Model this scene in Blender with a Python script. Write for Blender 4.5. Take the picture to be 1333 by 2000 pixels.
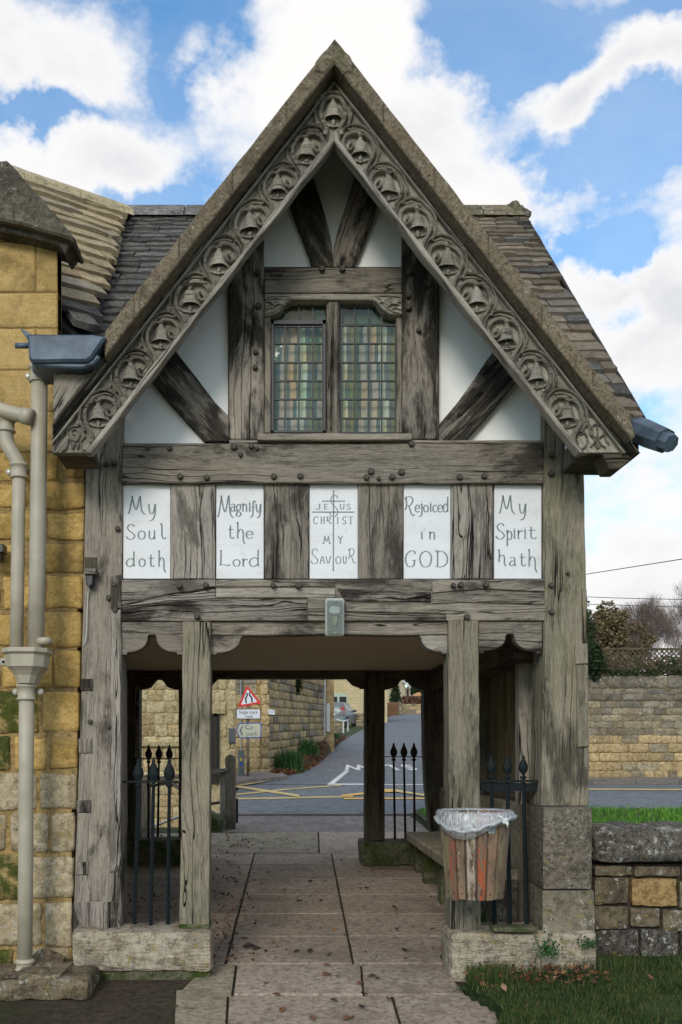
import bpy, math, random
from mathutils import Vector, Matrix, noise, Euler
random.seed(7)
PI = math.pi
scene = bpy.context.scene
for o in list(bpy.data.objects): bpy.data.objects.remove(o)
# ------------------------------------------------------------------ camera
F, CX, HY, EZ = 1900.0, 540.0, 1467.0, 1.3      # focal length in photo pixels, principal point, eye height
cam_d = bpy.data.cameras.new('camera'); cam = bpy.data.objects.new('camera', cam_d)
scene.collection.objects.link(cam); scene.camera = cam
cam.location = (0, 0, EZ); cam.rotation_euler = (PI/2, 0, 0)
cam_d.sensor_fit = 'HORIZONTAL'; cam_d.sensor_width = 36.0
cam_d.lens = F/1333*36
cam_d.shift_x = (666.5-CX)/1333; cam_d.shift_y = (HY-1000)/1333
cam_d.clip_start = 0.05; cam_d.clip_end = 3000
# ------------------------------------------------------------------ light
SUN_EL, SUN_AZ = math.radians(26), math.radians(196)     # azimuth clockwise from +Y: behind the camera, a little to the left
SKY_STRENGTH, SUN_STRENGTH, EXPOSURE = 0.115, 1.5, 0.20
world = bpy.data.worlds.new('World'); scene.world = world; world.use_nodes = True
sd = Vector((math.sin(SUN_AZ)*math.cos(SUN_EL), math.cos(SUN_AZ)*math.cos(SUN_EL), math.sin(SUN_EL)))
sl = bpy.data.lights.new('sun', 'SUN'); sl.energy = SUN_STRENGTH; sl.angle = math.radians(18); sl.color = (1, .93, .83)
so = bpy.data.objects.new('sun', sl); scene.collection.objects.link(so)
so.rotation_euler = sd.to_track_quat('Z', 'Y').to_euler(); so.location = sd*30
scene.view_settings.view_transform = 'Standard'
try: scene.view_settings.look = 'None'
except Exception: pass
scene.view_settings.exposure = EXPOSURE; scene.view_settings.gamma = 1.0
scene.view_settings.use_curve_mapping = False
try:
    scene.cycles.max_bounces = 6; scene.cycles.diffuse_bounces = 3; scene.cycles.glossy_bounces = 2
    scene.cycles.transparent_max_bounces = 12; scene.cycles.use_denoising = True
except Exception: pass

class NT:
    """small node helper"""
    def __init__(s, nt): s.nt = nt
    def __call__(s, typ, ins=None, **attrs):
        n = s.nt.nodes.new('ShaderNode'+typ)
        for k, v in attrs.items(): setattr(n, k, v)
        for k, v in (ins or {}).items():
            if isinstance(v, bpy.types.NodeSocket): s.nt.links.new(v, n.inputs[k])
            else: n.inputs[k].default_value = v
        return n
    def m(s, op, a, b=None, c=None, clamp=False):
        ins = {0: a}
        if b is not None: ins[1] = b
        if c is not None: ins[2] = c
        return s('Math', ins, operation=op, use_clamp=clamp).outputs[0]
    def noise(s, vec, scale=5, detail=4, rough=.5, dist=0):
        return s('TexNoise', {'Vector': vec, 'Scale': scale, 'Detail': detail, 'Roughness': rough, 'Distortion': dist}).outputs['Fac']
    def ramp(s, fac, stops, interp='LINEAR'):
        n = s('ValToRGB', {0: fac}); cr = n.color_ramp; cr.interpolation = interp
        while len(cr.elements) < len(stops): cr.elements.new(.5)
        for e, (p, c) in zip(cr.elements, stops):
            e.position = p; e.color = c if len(c) == 4 else (*c, 1)
        return n.outputs[0]
    def rng(s, v, a, b, c=0.0, d=1.0, smooth=False):
        n = s('MapRange', {0: v, 1: a, 2: b, 3: c, 4: d}, interpolation_type='SMOOTHSTEP' if smooth else 'LINEAR')
        return n.outputs[0]
    def mix(s, f, a, b, mode='MIX'):
        n = s('Mix', data_type='RGBA', blend_type=mode)
        for i, v in ((0, f), (6, a), (7, b)):
            if isinstance(v, bpy.types.NodeSocket): s.nt.links.new(v, n.inputs[i])
            else: n.inputs[i].default_value = v if i == 0 or len(v) == 4 else (*v, 1)
        return n.outputs[2]

def build_world():
    nt = world.node_tree; nt.nodes.clear(); N = NT(nt)
    sky = N('TexSky'); sky.sky_type = 'NISHITA'; sky.sun_disc = False
    sky.sun_elevation = SUN_EL; sky.sun_rotation = SUN_AZ; sky.air_density = 1.25; sky.dust_density = .3; sky.ozone_density = 2.0
    g = N('TexCoord').outputs['Generated']
    sep = N('SeparateXYZ', {0: g}); x, y, z = sep.outputs
    yy = N.m('MAXIMUM', N.m('ABSOLUTE', y), .12)
    u = N.m('DIVIDE', x, yy); v = N.m('DIVIDE', z, yy)
    wob = N('TexNoise', {'Vector': g, 'Scale': 5.0, 'Detail': 8.0, 'Roughness': .62})
    wsep = N('SeparateColor', {0: wob.outputs['Color']})
    u = N.m('ADD', u, N.m('MULTIPLY', N.m('SUBTRACT', wsep.outputs[0], .5), .30))
    v = N.m('ADD', v, N.m('MULTIPLY', N.m('SUBTRACT', wsep.outputs[1], .5), .30))
    tot = None
    for (px, py, rx, ry, a) in [(110, 50, 230, 100, .26), (130, 300, 280, 80, .20), (640, 90, 210, 250, .30), (900, 330, 230, 170, .26),
                                (1040, 430, 120, 110, .20), (1180, 480, 95, 60, -.30), (1145, 640, 60, 50, -.20), (1215, 130, 170, 60, .24), (1270, 640, 170, 150, .28), (1260, 1050, 260, 210, .16),
                                (390, 120, 70, 190, -.22), (110, 185, 150, 36, -.26), (300, 400, 150, 45, -.20), (960, 50, 170, 110, -.36),
                                (1090, 240, 60, 50, -.14), (1245, 300, 150, 95, -.34), (1190, 500, 40, 60, -.20), (1200, 850, 110, 60, -.16), (1290, 10, 120, 36, -.24)]:
        du = N.m('DIVIDE', N.m('SUBTRACT', u, (px-CX)/F), rx/F); dv = N.m('DIVIDE', N.m('SUBTRACT', v, (HY-py)/F), ry/F)
        r2 = N.m('ADD', N.m('MULTIPLY', du, du), N.m('MULTIPLY', dv, dv))
        b = N.m('MULTIPLY', N.m('EXPONENT', N.m('MULTIPLY', r2, -1.0)), a)
        tot = b if tot is None else N.m('ADD', tot, b)
    mp = N('Mapping', {'Vector': g, 'Scale': (1, 1, 1.9)}).outputs[0]
    n1 = N.noise(mp, 3.2, 12, .60, .25); n2 = N.noise(mp, 11, 8, .6, .2)
    dens = N.m('ADD', N.m('ADD', n1, tot), N.m('MULTIPLY', N.m('SUBTRACT', n2, .5), .22))
    cloud = N.rng(dens, .35, .62, 0, 1, True)
    # grey bellies where the cloud is thick
    belly = N.rng(N.noise(N('Mapping', {'Vector': g, 'Location': (.3, .1, .07), 'Scale': (1, 1, 2.2)}).outputs[0], 4.2, 8, .55, .3), .38, .66, 0, 1, True)
    col = N.mix(N.m('MULTIPLY', belly, N.rng(dens, .55, .8)), (7.6, 7.5, 7.45), (5.2, 5.35, 5.7))
    blue = N.mix(1.0, sky.outputs[0], (.90, 1.38, 1.66), 'MULTIPLY')
    wisp = N.m('MAXIMUM', cloud, N.m('MULTIPLY', N.rng(n1, .3, .7), .25))
    fin = N.mix(wisp, blue, col)
    bg = N('Background', {0: fin, 1: SKY_STRENGTH})
    out = N('OutputWorld'); nt.links.new(bg.outputs[0], out.inputs[0])
build_world()

# ------------------------------------------------------------------ helpers
COL = scene.collection
def P(px, py, Y): return Vector(((px-CX)*Y/F, Y, EZ-(py-HY)*Y/F))
def wm(o):
    m = Matrix.LocRotScale(o.location, o.rotation_euler, o.scale)
    return (wm(o.parent) @ o.matrix_parent_inverse @ m) if o.parent else m
def attach(o, parent):
    if parent is not None:
        o.parent = parent; o.matrix_parent_inverse = wm(parent).inverted()
def tag(o, label=None, cat=None, group=None, kind=None):
    if label: o['label'] = label
    if cat: o['category'] = cat
    if group: o['group'] = group
    if kind: o['kind'] = kind
    return o
def empty(name, loc, label=None, cat=None, group=None, kind=None):
    o = bpy.data.objects.new(name, None); COL.objects.link(o); o.location = loc; o.empty_display_size = .1
    return tag(o, label, cat, group, kind)
def mk(name, verts, faces, mat, parent=None, mtx=None, smooth=False, label=None):
    """verts are world coordinates; mtx (loc/rot, no scale) sets the object's own axes"""
    me = bpy.data.meshes.new(name)
    if mtx is None:
        c = Vector((0, 0, 0))
        for v in verts[:400]: c += Vector(v)
        c /= max(1, min(len(verts), 400)); mtx = Matrix.Translation(c)
    inv = mtx.inverted()
    me.from_pydata([inv @ Vector(v) for v in verts], [], faces)
    if mat: me.materials.append(mat)
    if smooth: me.polygons.foreach_set('use_smooth', [True]*len(me.polygons))
    o = bpy.data.objects.new(name, me); COL.objects.link(o)
    o.matrix_basis = mtx; o.rotation_euler = mtx.to_euler(); o.location = mtx.to_translation()
    attach(o, parent)
    if label: o['label'] = label
    return o
def inst(name, me, mtx, parent=None):
    o = bpy.data.objects.new(name, me); COL.objects.link(o)
    l, r, s = mtx.decompose(); o.location = l; o.rotation_euler = r.to_euler(); o.scale = s
    attach(o, parent); return o
class MB:
    def __init__(s): s.v = []; s.f = []
    def add(s, v, f):
        k = len(s.v); s.v += [tuple(p) for p in v]; s.f += [tuple(i+k for i in q) for q in f]; return s
    def box(s, x0, x1, y0, y1, z0, z1):
        return s.add([(x, y, z) for z in (z0, z1) for y in (y0, y1) for x in (x0, x1)],
                     [(0, 2, 3, 1), (4, 5, 7, 6), (0, 1, 5, 4), (2, 6, 7, 3), (0, 4, 6, 2), (1, 3, 7, 5)])
    def tube(s, pts, rad, n=8, cap=True, flat=None):
        pts = [Vector(p) for p in pts]; rad = rad if isinstance(rad, (list, tuple)) else [rad]*len(pts)
        vs = []; fs = []; prev = None
        for i, p in enumerate(pts):
            t = (pts[min(i+1, len(pts)-1)]-pts[max(i-1, 0)]).normalized()
            if prev is None:
                a = Vector((0, 0, 1)) if abs(t.z) < .9 else Vector((1, 0, 0)); prev = t.cross(a).normalized()
            else:
                prev = (prev-t*prev.dot(t)); prev = prev.normalized() if prev.length > 1e-6 else t.orthogonal().normalized()
            b = t.cross(prev)
            for k in range(n):
                a = 2*PI*k/n; d = prev*math.cos(a)*rad[i]+b*math.sin(a)*rad[i]
                if flat is not None: d.y *= flat
                vs.append(p+d)
        m = len(pts)
        for i in range(m-1):
            for k in range(n): fs.append((i*n+k, i*n+(k+1) % n, (i+1)*n+(k+1) % n, (i+1)*n+k))
        if cap: fs += [tuple(range(n-1, -1, -1)), tuple((m-1)*n+k for k in range(n))]
        return s.add(vs, fs)
    def lathe(s, c, prof, n=20, axis='Z', sx=1, sy=1):
        vs = []; fs = []
        for (r, h) in prof:
            for k in range(n):
                a = 2*PI*(k+.5)/n; q = (r*math.cos(a)*sx, r*math.sin(a)*sy, h)
                if axis == 'Y': q = (q[0], h, q[1])
                if axis == 'X': q = (h, q[0], q[1])
                vs.append((c[0]+q[0], c[1]+q[1], c[2]+q[2]))
        m = len(prof)
        for i in range(m-1):
            for k in range(n): fs.append((i*n+k, i*n+(k+1) % n, (i+1)*n+(k+1) % n, (i+1)*n+k))
        fs += [tuple(range(n-1, -1, -1)), tuple((m-1)*n+k for k in range(n))]
        return s.add(vs, fs)
    def build(s, name, mat, parent=None, smooth=False, mtx=None, label=None):
        return mk(name, s.v, s.f, mat, parent, mtx, smooth, label)
def spline(pts, n=6):
    pts = [Vector(p) for p in pts]; out = []
    if len(pts) < 3: return pts
    q = [pts[0]*2-pts[1]]+pts+[pts[-1]*2-pts[-2]]
    for i in range(1, len(q)-2):
        for k in range(n):
            t = k/n; a, b, c, d = q[i-1], q[i], q[i+1], q[i+2]
            out.append(.5*((2*b)+(c-a)*t+(2*a-5*b+4*c-d)*t*t+(3*b-a-3*c+d)*t**3))
    out.append(pts[-1]); return out
def prism(name, px, Yf, depth, mat, parent=None, grain=None, bevel=.005, jit=.0025, seg=.07, label=None, world=False):
    """solid whose front outline stands at distance Yf; edges slightly worn"""
    p2 = [Vector((q[0], q[1])) if world else Vector((P(q[0], q[1], Yf).x, P(q[0], q[1], Yf).z)) for q in px]
    area = sum(a.x*b.y-b.x*a.y for a, b in zip(p2, p2[1:]+p2[:1]))
    if area < 0: p2.reverse()
    if grain is None:
        w = max(p.x for p in p2)-min(p.x for p in p2); h = max(p.y for p in p2)-min(p.y for p in p2)
        grain = 0 if w >= h else 90
    sd_ = random.random()*50; R = []
    for a, b in zip(p2, p2[1:]+p2[:1]):
        d = b-a; L = d.length; k = max(1, int(L/seg)); nrm = Vector((d.y, -d.x)).normalized()
        for i in range(k):
            q = a+d*i/k
            j = 0 if i == 0 else noise.noise(Vector((q.x*6+sd_, q.y*6, 0)))*jit*1.6
            R.append(q+nrm*j)
    n = len(R); ins = []
    for i in range(n):
        a, b, c = R[i-1], R[i], R[(i+1) % n]
        n1 = Vector((-(b-a).y, (b-a).x)); n2 = Vector((-(c-b).y, (c-b).x))
        n1.normalize(); n2.normalize(); m = n1+n2
        m = m.normalized()*min(2.0, 1/max(.5, m.length/2)) if m.length > 1e-4 else n1
        ins.append(b+m*bevel)
    vs = [(q.x, Yf, q.y) for q in ins]+[(q.x, Yf+bevel, q.y) for q in R]+[(q.x, Yf+depth, q.y) for q in R]
    fs = [tuple(range(n))]+[tuple(2*n+i for i in range(n-1, -1, -1))]
    for i in range(n):
        j = (i+1) % n
        fs += [(i, n+i, n+j, j), (n+i, 2*n+i, 2*n+j, n+j)]
    c = sum(p2, Vector((0, 0)))/len(p2)
    mtx = Matrix.Translation((c.x, Yf, c.y)) @ Matrix.Rotation(-math.radians(grain), 4, 'Y')
    return mk(name, vs, fs, mat, parent, mtx, False, label)
def rect(x0, y0, x1, y1): return [(x0, y0), (x1, y0), (x1, y1), (x0, y1)]
def beam(name, p0, p1, w, h, mat, parent=None, bev=.004, jit=.003, label=None, up=(0, 0, 1), seg=.12):
    """timber between two points, local X along its length; w across, h along 'up'"""
    p0 = Vector(p0); p1 = Vector(p1); X = (p1-p0); L = X.length; X.normalize(); U = Vector(up)
    if abs(X.dot(U)) > .95: U = Vector((0, 1, 0))
    Yv = U.cross(X).normalized(); Z = X.cross(Yv)
    mtx = Matrix((X, Yv, Z)).transposed().to_4x4(); mtx.translation = (p0+p1)/2
    k = max(1, int(L/seg)); vs = []; sdv = random.random()*90; m = 8
    cs = [(-w/2+bev, -h/2), (w/2-bev, -h/2), (w/2, -h/2+bev), (w/2, h/2-bev), (w/2-bev, h/2), (-w/2+bev, h/2), (-w/2, h/2-bev), (-w/2, -h/2+bev)]
    for i in range(k+1):
        x = -L/2+L*i/k
        jy = noise.noise(Vector((x*3, sdv, 0)))*jit; jz = noise.noise(Vector((x*3, sdv, 9)))*jit
        sc = 1+noise.noise(Vector((x*5, sdv, 20)))*jit/max(w, h)*1.5
        for (a, b) in cs: vs.append(mtx @ Vector((x, a*sc+jy, b*sc+jz)))
    fs = [tuple(range(m-1, -1, -1)), tuple(k*m+i for i in range(m))]
    for i in range(k):
        for j in range(m): fs.append((i*m+j, i*m+(j+1) % m, (i+1)*m+(j+1) % m, (i+1)*m+j))
    return mk(name, vs, fs, mat, parent, mtx, False, label)
def arc(cx, cy, rx, ry, a0, a1, n=8):
    return [(cx+rx*math.cos(math.radians(a0+(a1-a0)*i/n)), cy-ry*math.sin(math.radians(a0+(a1-a0)*i/n))) for i in range(n+1)]
# ------------------------------------------------------------------ materials
def newmat(name):
    m = bpy.data.materials.new(name); m.use_nodes = True; nt = m.node_tree
    b = nt.nodes['Principled BSDF']; return m, NT(nt), b
def setin(N, b, k, v):
    if isinstance(v, bpy.types.NodeSocket): N.nt.links.new(v, b.inputs[k])
    else: b.inputs[k].default_value = v if not (isinstance(v, tuple) and len(v) == 3) else (*v, 1)
def bump(N, b, h, strength=.5, dist=.01):
    n = N('Bump', {'Strength': strength, 'Distance': dist, 'Height': h}); N.nt.links.new(n.outputs[0], b.inputs['Normal'])
def plain(name, col, rough=.7, metal=0, var=.12, scale=6, bumpd=0.0):
    m, N, b = newmat(name); oc = N('TexCoord').outputs['Object']
    n = N.noise(oc, scale, 5, .6)
    c = N.mix(N.rng(n, .3, .7), tuple(x*(1-var) for x in col), tuple(min(1, x*(1+var)) for x in col))
    setin(N, b, 'Base Color', c); setin(N, b, 'Roughness', rough); setin(N, b, 'Metallic', metal)
    if bumpd: bump(N, b, N.noise(oc, scale*6, 5, .6), .5, bumpd)
    return m
def wood(name, light, dark, stain=.5, green=0.0, crack=1.0, fine=1.0, edge=.47):
    m, N, b = newmat(name)
    tc = N('TexCoord').outputs['Object']; rnd = N('ObjectInfo').outputs['Random']
    off = N('CombineXYZ', {0: N.m('MULTIPLY', rnd, 37.0), 1: N.m('MULTIPLY', rnd, 91.0), 2: N.m('MULTIPLY', rnd, 53.0)}).outputs[0]
    v = N('VectorMath', {0: tc, 1: off}, operation='ADD').outputs[0]
    wv = N('TexNoise', {'Vector': N('Mapping', {'Vector': v, 'Scale': (1.6, 3.4, 3.4)}).outputs[0], 'Scale': 1.0, 'Detail': 3.0}).outputs['Color']
    wv = N('VectorMath', {0: wv, 1: (.5, .5, .5)}, operation='SUBTRACT').outputs[0]
    wv = N('VectorMath', {0: wv, 'Scale': .085}, operation='SCALE').outputs[0]
    v2 = N('VectorMath', {0: v, 1: wv}, operation='ADD').outputs[0]
    def st(x, yz): return N('Mapping', {'Vector': v2, 'Scale': (x, yz, yz)}).outputs[0]
    g1 = N.noise(st(1.5, 48*fine), 1, 6, .68, .2)
    g2 = N.noise(st(7.0, 170*fine), 1, 4, .75)
    g3 = N.noise(st(.7, 8), 1, 4, .55, .6)
    blot = N.noise(N('Mapping', {'Vector': v, 'Scale': (1.5, 4.4, 4.4)}).outputs[0], 1, 7, .70, .4)
    mot = N.noise(v, 34, 5, .7)
    g = N.m('ADD', N.m('MULTIPLY', g1, .36), N.m('ADD', N.m('MULTIPLY', g2, .46), N.m('MULTIPLY', g3, .2)))
    mid = tuple((a*.55+c*.45) for a, c in zip(light, dark))
    c = N.ramp(g, [(.405, dark), (.460, mid), (.530, light), (.64, tuple(min(1, x*1.35) for x in light))])
    # silvery and brown drift
    c = N.mix(N.m('MULTIPLY', N.rng(g3, .42, .66), .28), c, (light[0]*1.05, light[1]*.93, light[2]*.80))
    c = N.mix(N.m('MULTIPLY', N.rng(mot, .5, .7), .22), c, tuple(x*1.45 for x in light))
    # dark weather stains
    s = N.m('MULTIPLY', N.rng(N.m('ADD', N.m('MULTIPLY', blot, .82), N.m('MULTIPLY', g1, .18)), edge, edge+.11, 0, 1, True), stain)
    c = N.mix(s, c, N.mix(N.rng(g2, .35, .7), (.014, .012, .010), (.075, .064, .052)))
    if green:
        c = N.mix(N.m('MULTIPLY', N.rng(N.noise(v, 3.2, 6, .65), .46, .66, 0, 1, True), green), c, (.105, .115, .045))
    # drying cracks
    cr = N.noise(st(.30, 19), 1, 2, .5, .0)
    cr = N.m('ABSOLUTE', N.m('SUBTRACT', cr, .5))
    gate = N.rng(N.noise(N('Mapping', {'Vector': v, 'Scale': (1.1, 4, 4)}).outputs[0], 1, 2, .5), .45, .56)
    line = N.m('MULTIPLY', N.rng(cr, .0, .020, 1, 0), N.m('MULTIPLY', gate, crack), clamp=True)
    c = N.mix(line, c, (.008, .007, .006))
    rv = N.rng(rnd, 0, 1, .82, 1.14)
    c = N.mix(1.0, c, N('CombineColor', {0: rv, 1: rv, 2: rv}).outputs[0], 'MULTIPLY')
    setin(N, b, 'Base Color', c); setin(N, b, 'Roughness', .88)
    try: setin(N, b, 'Specular IOR Level', .22)
    except Exception: pass
    h = N.m('SUBTRACT', N.m('ADD', N.m('MULTIPLY', g1, .6), N.m('MULTIPLY', g2, .7)), N.m('MULTIPLY', line, 1.3))
    bump(N, b, h, 1.0, .016)
    return m
def stone(name, c1, c2, dirt=(.06, .05, .035), dirt_amt=.5, lichen=0.0, moss=0.0, white=0.0, bscale=1.0, rand=.18, fscale=1.0, tool=0.0, objscale=False, pits=0.0, mott=1.0):
    m, N, b = newmat(name)
    tc = N('TexCoord').outputs['Object']; rnd = N('ObjectInfo').outputs['Random']
    if objscale:
        geo = N('NewGeometry').outputs['Position']; tc = geo
    off = N('CombineXYZ', {0: N.m('MULTIPLY', rnd, 17.0), 1: N.m('MULTIPLY', rnd, 31.0), 2: N.m('MULTIPLY', rnd, 23.0)}).outputs[0]
    v = N('VectorMath', {0: tc, 1: off}, operation='ADD').outputs[0]
    n1 = N.noise(N('Mapping', {'Vector': v, 'Scale': (1, 1, 2.4)}).outputs[0], 4*fscale, 6, .62, .4); n2 = N.noise(v, 26*fscale, 6, .68); n3 = N.noise(v, 90*fscale, 4, .7)
    c = N.mix(N.rng(n1, .34, .66), c1, c2)
    c = N.mix(N.m('MULTIPLY', N.rng(n2, .44, .64), mott), c, tuple(x*.50 for x in c1))
    if pits: c = N.mix(N.m('MULTIPLY', N.rng(N.noise(v, 48*fscale, 3, .6), .54, .62), pits), c, tuple(x*.16 for x in c1))
    c = N.mix(N.m('MULTIPLY', N.rng(n3, .5, .68), .6), c, tuple(min(1, x*1.4) for x in c2))
    d = N.noise(v, 2.3*fscale, 7, .7, .6)
    c = N.mix(N.m('MULTIPLY', N.rng(d, .50, .66, 0, 1, True), dirt_amt), c, dirt)
    if moss:
        mn = N.noise(v, 5*fscale, 8, .72, .3)
        c = N.mix(N.m('MULTIPLY', N.rng(mn, .62-.3*moss, .74-.3*moss, 0, 1, True), .92), c, N.mix(N.rng(n2, .4, .65), (.018, .038, .006), (.075, .09, .014)))
    if lichen or white:
        vo = N('TexVoronoi', {'Vector': N('VectorMath', {0: v, 1: N('VectorMath', {0: N('TexNoise', {'Vector': v, 'Scale': 30.0, 'Detail': 3.0}).outputs['Color'], 'Scale': .10}, operation='SCALE').outputs[0]}, operation='ADD').outputs[0], 'Scale': 21.0*fscale})
        spot = N.m('MULTIPLY', N.rng(vo.outputs['Distance'], .16, .42, 1, 0), N.rng(n3, .40, .56))
        pick = N('SeparateColor', {0: vo.outputs['Color']}).outputs
        if lichen: c = N.mix(N.m('MULTIPLY', spot, N.m('GREATER_THAN', pick[0], 1-lichen)), c, (.30, .24, .05))
        if white:
            c = N.mix(N.m('MULTIPLY', spot, N.m('GREATER_THAN', pick[1], 1-white)), c, (.42, .42, .38))
            w2 = N.noise(v, 7*fscale, 9, .75)
            c = N.mix(N.m('MULTIPLY', N.rng(w2, .58, .66), white*1.6, clamp=True), c, (.36, .35, .31))
    rv = N.rng(rnd, 0, 1, 1-rand, 1+rand)
    c = N.mix(1.0, c, N('CombineColor', {0: rv, 1: rv, 2: rv}).outputs[0], 'MULTIPLY')
    if rand > .2:
        c = N.mix(N.m('MULTIPLY', N.rng(N.m('FRACT', N.m('MULTIPLY', rnd, 7.7)), .45, 1), .55), c, N.mix(N.rng(n1, .3, .7), tuple(x*.62 for x in (sum(c1)/3*1.05, sum(c1)/3, sum(c1)/3*.88)), (sum(c2)/3*1.05, sum(c2)/3, sum(c2)/3*.85)))
    setin(N, b, 'Base Color', c); setin(N, b, 'Roughness', .92)
    try: setin(N, b, 'Specular IOR Level', .2)
    except Exception: pass
    h = N.m('ADD', N.m('MULTIPLY', n2, .7), N.m('ADD', N.m('MULTIPLY', n3, .35), N.m('MULTIPLY', n1, .8)))
    if tool:
        tn = N.noise(N('Mapping', {'Vector': v, 'Rotation': (0, .6, 0), 'Scale': (8, 8, 55)}).outputs[0], 1, 3, .5)
        h = N.m('ADD', h, N.m('MULTIPLY', tn, tool))
    bump(N, b, h, .9, .012*bscale)
    return m
OAK = wood('oak_weathered', (.355, .312, .258), (.090, .074, .058), .85, .10, 1.0, edge=.495)
OAKB = wood('oak_bleached', (.425, .382, .330), (.13, .11, .09), .65, .0, 1.1, edge=.515)
OAKS = wood('oak_stained', (.37, .325, .275), (.060, .050, .041), .97, .0, 1.1, edge=.435)
OAKG = wood('oak_algae', (.340, .300, .222), (.090, .077, .055), .80, .28, 1.5, edge=.505)
OAKC = wood('oak_carved', (.405, .375, .315), (.155, .136, .110), .60, .12, .7, 1.1, edge=.52)
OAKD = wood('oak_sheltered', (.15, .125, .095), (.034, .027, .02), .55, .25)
OAKI = wood('oak_interior_boards', (.24, .185, .11), (.07, .053, .03), .35, .25)
FENCEW = wood('fence_timber', (.30, .25, .185), (.07, .056, .04), .4, .45)
PEG = plain('peg_oak', (.075, .063, .05), .85, 0, .4, 40, .002)
COT = stone('cottage_limestone', (.42, .258, .072), (.56, .375, .135), (.17, .115, .045), .7, bscale=1.0, rand=.13, tool=.5, mott=.6)
COTA = stone('cottage_ashlar', (.40, .258, .090), (.48, .335, .135), (.15, .105, .045), .7, bscale=.6, rand=.08, tool=.6, mott=.3)
COTM = stone('cottage_stone_mossy', (.34, .24, .08), (.46, .34, .14), (.06, .05, .02), .65, moss=.62, bscale=1.3, rand=.08)
COTG = stone('cottage_stone_pale', (.40, .31, .18), (.52, .43, .29), (.20, .14, .07), .6, white=.2, lichen=.1, moss=.12, bscale=1.2, rand=.10)
MORT = stone('lime_mortar', (.32, .21, .08), (.39, .27, .115), (.12, .09, .05), .45, bscale=.8, rand=0)
COP = stone('dark_coping_stone', (.085, .073, .055), (.155, .135, .10), (.03, .026, .02), .6, white=.12, bscale=1.2)
SILL = stone('weathered_sill_stone', (.33, .27, .185), (.48, .42, .325), (.07, .065, .05), .6, lichen=.22, white=.25, moss=.10, bscale=1.6, tool=1.1, rand=0)
SILLG = stone('green_sill_stone', (.085, .085, .05), (.17, .165, .10), (.03, .03, .02), .6, moss=.5, rand=0)
PLIN = stone('brown_plinth_stone', (.175, .148, .112), (.25, .215, .168), (.05, .042, .033), .7, lichen=.05, white=.12, pits=.8, bscale=1.1, rand=.05, fscale=1.4)
PLING = stone('lichened_plinth_stone', (.185, .155, .11), (.265, .23, .17), (.07, .07, .05), .6, lichen=.30, white=.3, moss=.16, rand=0)
LOWW = stone('low_wall_stone', (.13, .10, .062), (.22, .175, .115), (.035, .03, .025), .75, lichen=.22, white=.28, moss=.12, bscale=1.3)
LOWC = stone('low_wall_coping_stone', (.085, .074, .062), (.165, .146, .122), (.03, .027, .023), .8, lichen=.10, white=.5, pits=.8, bscale=1.5)
GOLD = stone('ochre_stone', (.29, .175, .07), (.39, .26, .115), (.10, .07, .033), .65, rand=0, tool=.4)
SLAB = stone('path_slab_stone', (.34, .268, .205), (.43, .352, .275), (.17, .132, .10), .6, rand=.10, bscale=.28, moss=.0, fscale=1.0)
SLABM = stone('mossy_slab_stone', (.29, .245, .17), (.37, .315, .23), (.14, .115, .07), .6, moss=.22, rand=.04, bscale=.4)
FARW = stone('far_wall_stone', (.235, .19, .115), (.38, .315, .205), (.085, .075, .06), .6, white=.10, bscale=2.0, rand=.3, fscale=.7, objscale=True)
FARG = stone('far_wall_grey_stone', (.17, .14, .095), (.29, .245, .18), (.055, .05, .045), .65, lichen=.1, white=.25, bscale=2.0, rand=.3, fscale=.7, objscale=True)
FARY = stone('far_wall_golden_stone', (.40, .285, .135), (.54, .41, .23), (.20, .15, .08), .6, white=.06, bscale=2.0, rand=.2, fscale=.7, objscale=True)
FARL = stone('far_building_stone', (.46, .36, .19), (.60, .50, .30), (.24, .19, .11), .4, white=.06, bscale=2.0, rand=.15, fscale=.7, objscale=True)
TILEW = stone('roof_slate_warm', (.37, .285, .16), (.50, .41, .26), (.10, .085, .06), .55, lichen=.05, white=.10, bscale=1.0, rand=.22)
TILED = stone('roof_slate_dark', (.075, .072, .068), (.19, .18, .165), (.02, .02, .02), .5, white=.12, lichen=.03, bscale=1.0, rand=.4)
TILEB = stone('roof_slate_brown', (.17, .132, .092), (.31, .255, .19), (.05, .042, .034), .5, white=.16, lichen=.05, bscale=1.0, rand=.35)
RIDGEM = stone('ridge_stone_mossy', (.14, .115, .075), (.24, .205, .14), (.05, .04, .03), .6, moss=.35, white=.1)
RIDGEP = stone('ridge_stone_pale', (.40, .33, .20), (.50, .43, .28), (.2, .16, .1), .4, rand=.05)
COPE = stone('speckled_coping', (.175, .135, .088), (.26, .21, .145), (.06, .048, .032), .45, white=.12, pits=.5, bscale=1.0, rand=.03, fscale=2.0)
TARM = stone('old_tarmac', (.062, .060, .052), (.105, .10, .088), (.032, .038, .02), .6, rand=0, bscale=.7, fscale=2)
ROADM = stone('road_asphalt', (.155, .168, .18), (.195, .207, .218), (.12, .125, .13), .5, rand=0, bscale=.5, fscale=.35)
PAVE = stone('pavement_asphalt_pink', (.215, .180, .158), (.27, .235, .21), (.14, .12, .10), .5, rand=0, bscale=.4, fscale=.5)
KERB = stone('kerb_stone', (.16, .145, .125), (.24, .22, .19), (.08, .07, .06), .5, rand=.15)
SOIL = stone('garden_earth', (.05, .038, .025), (.085, .066, .045), (.03, .04, .015), .6, rand=0, bscale=1.5)
TURF = stone('turf_base', (.018, .034, .009), (.032, .055, .015), (.03, .025, .015), .35, rand=0, bscale=2)
FIELD = stone('field', (.04, .06, .02), (.065, .085, .03), (.06, .055, .03), .5, rand=0, fscale=.1)
PLAS = plain('white_limewash', (.88, .88, .86), .85, 0, .025, 5, .0012)
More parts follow.
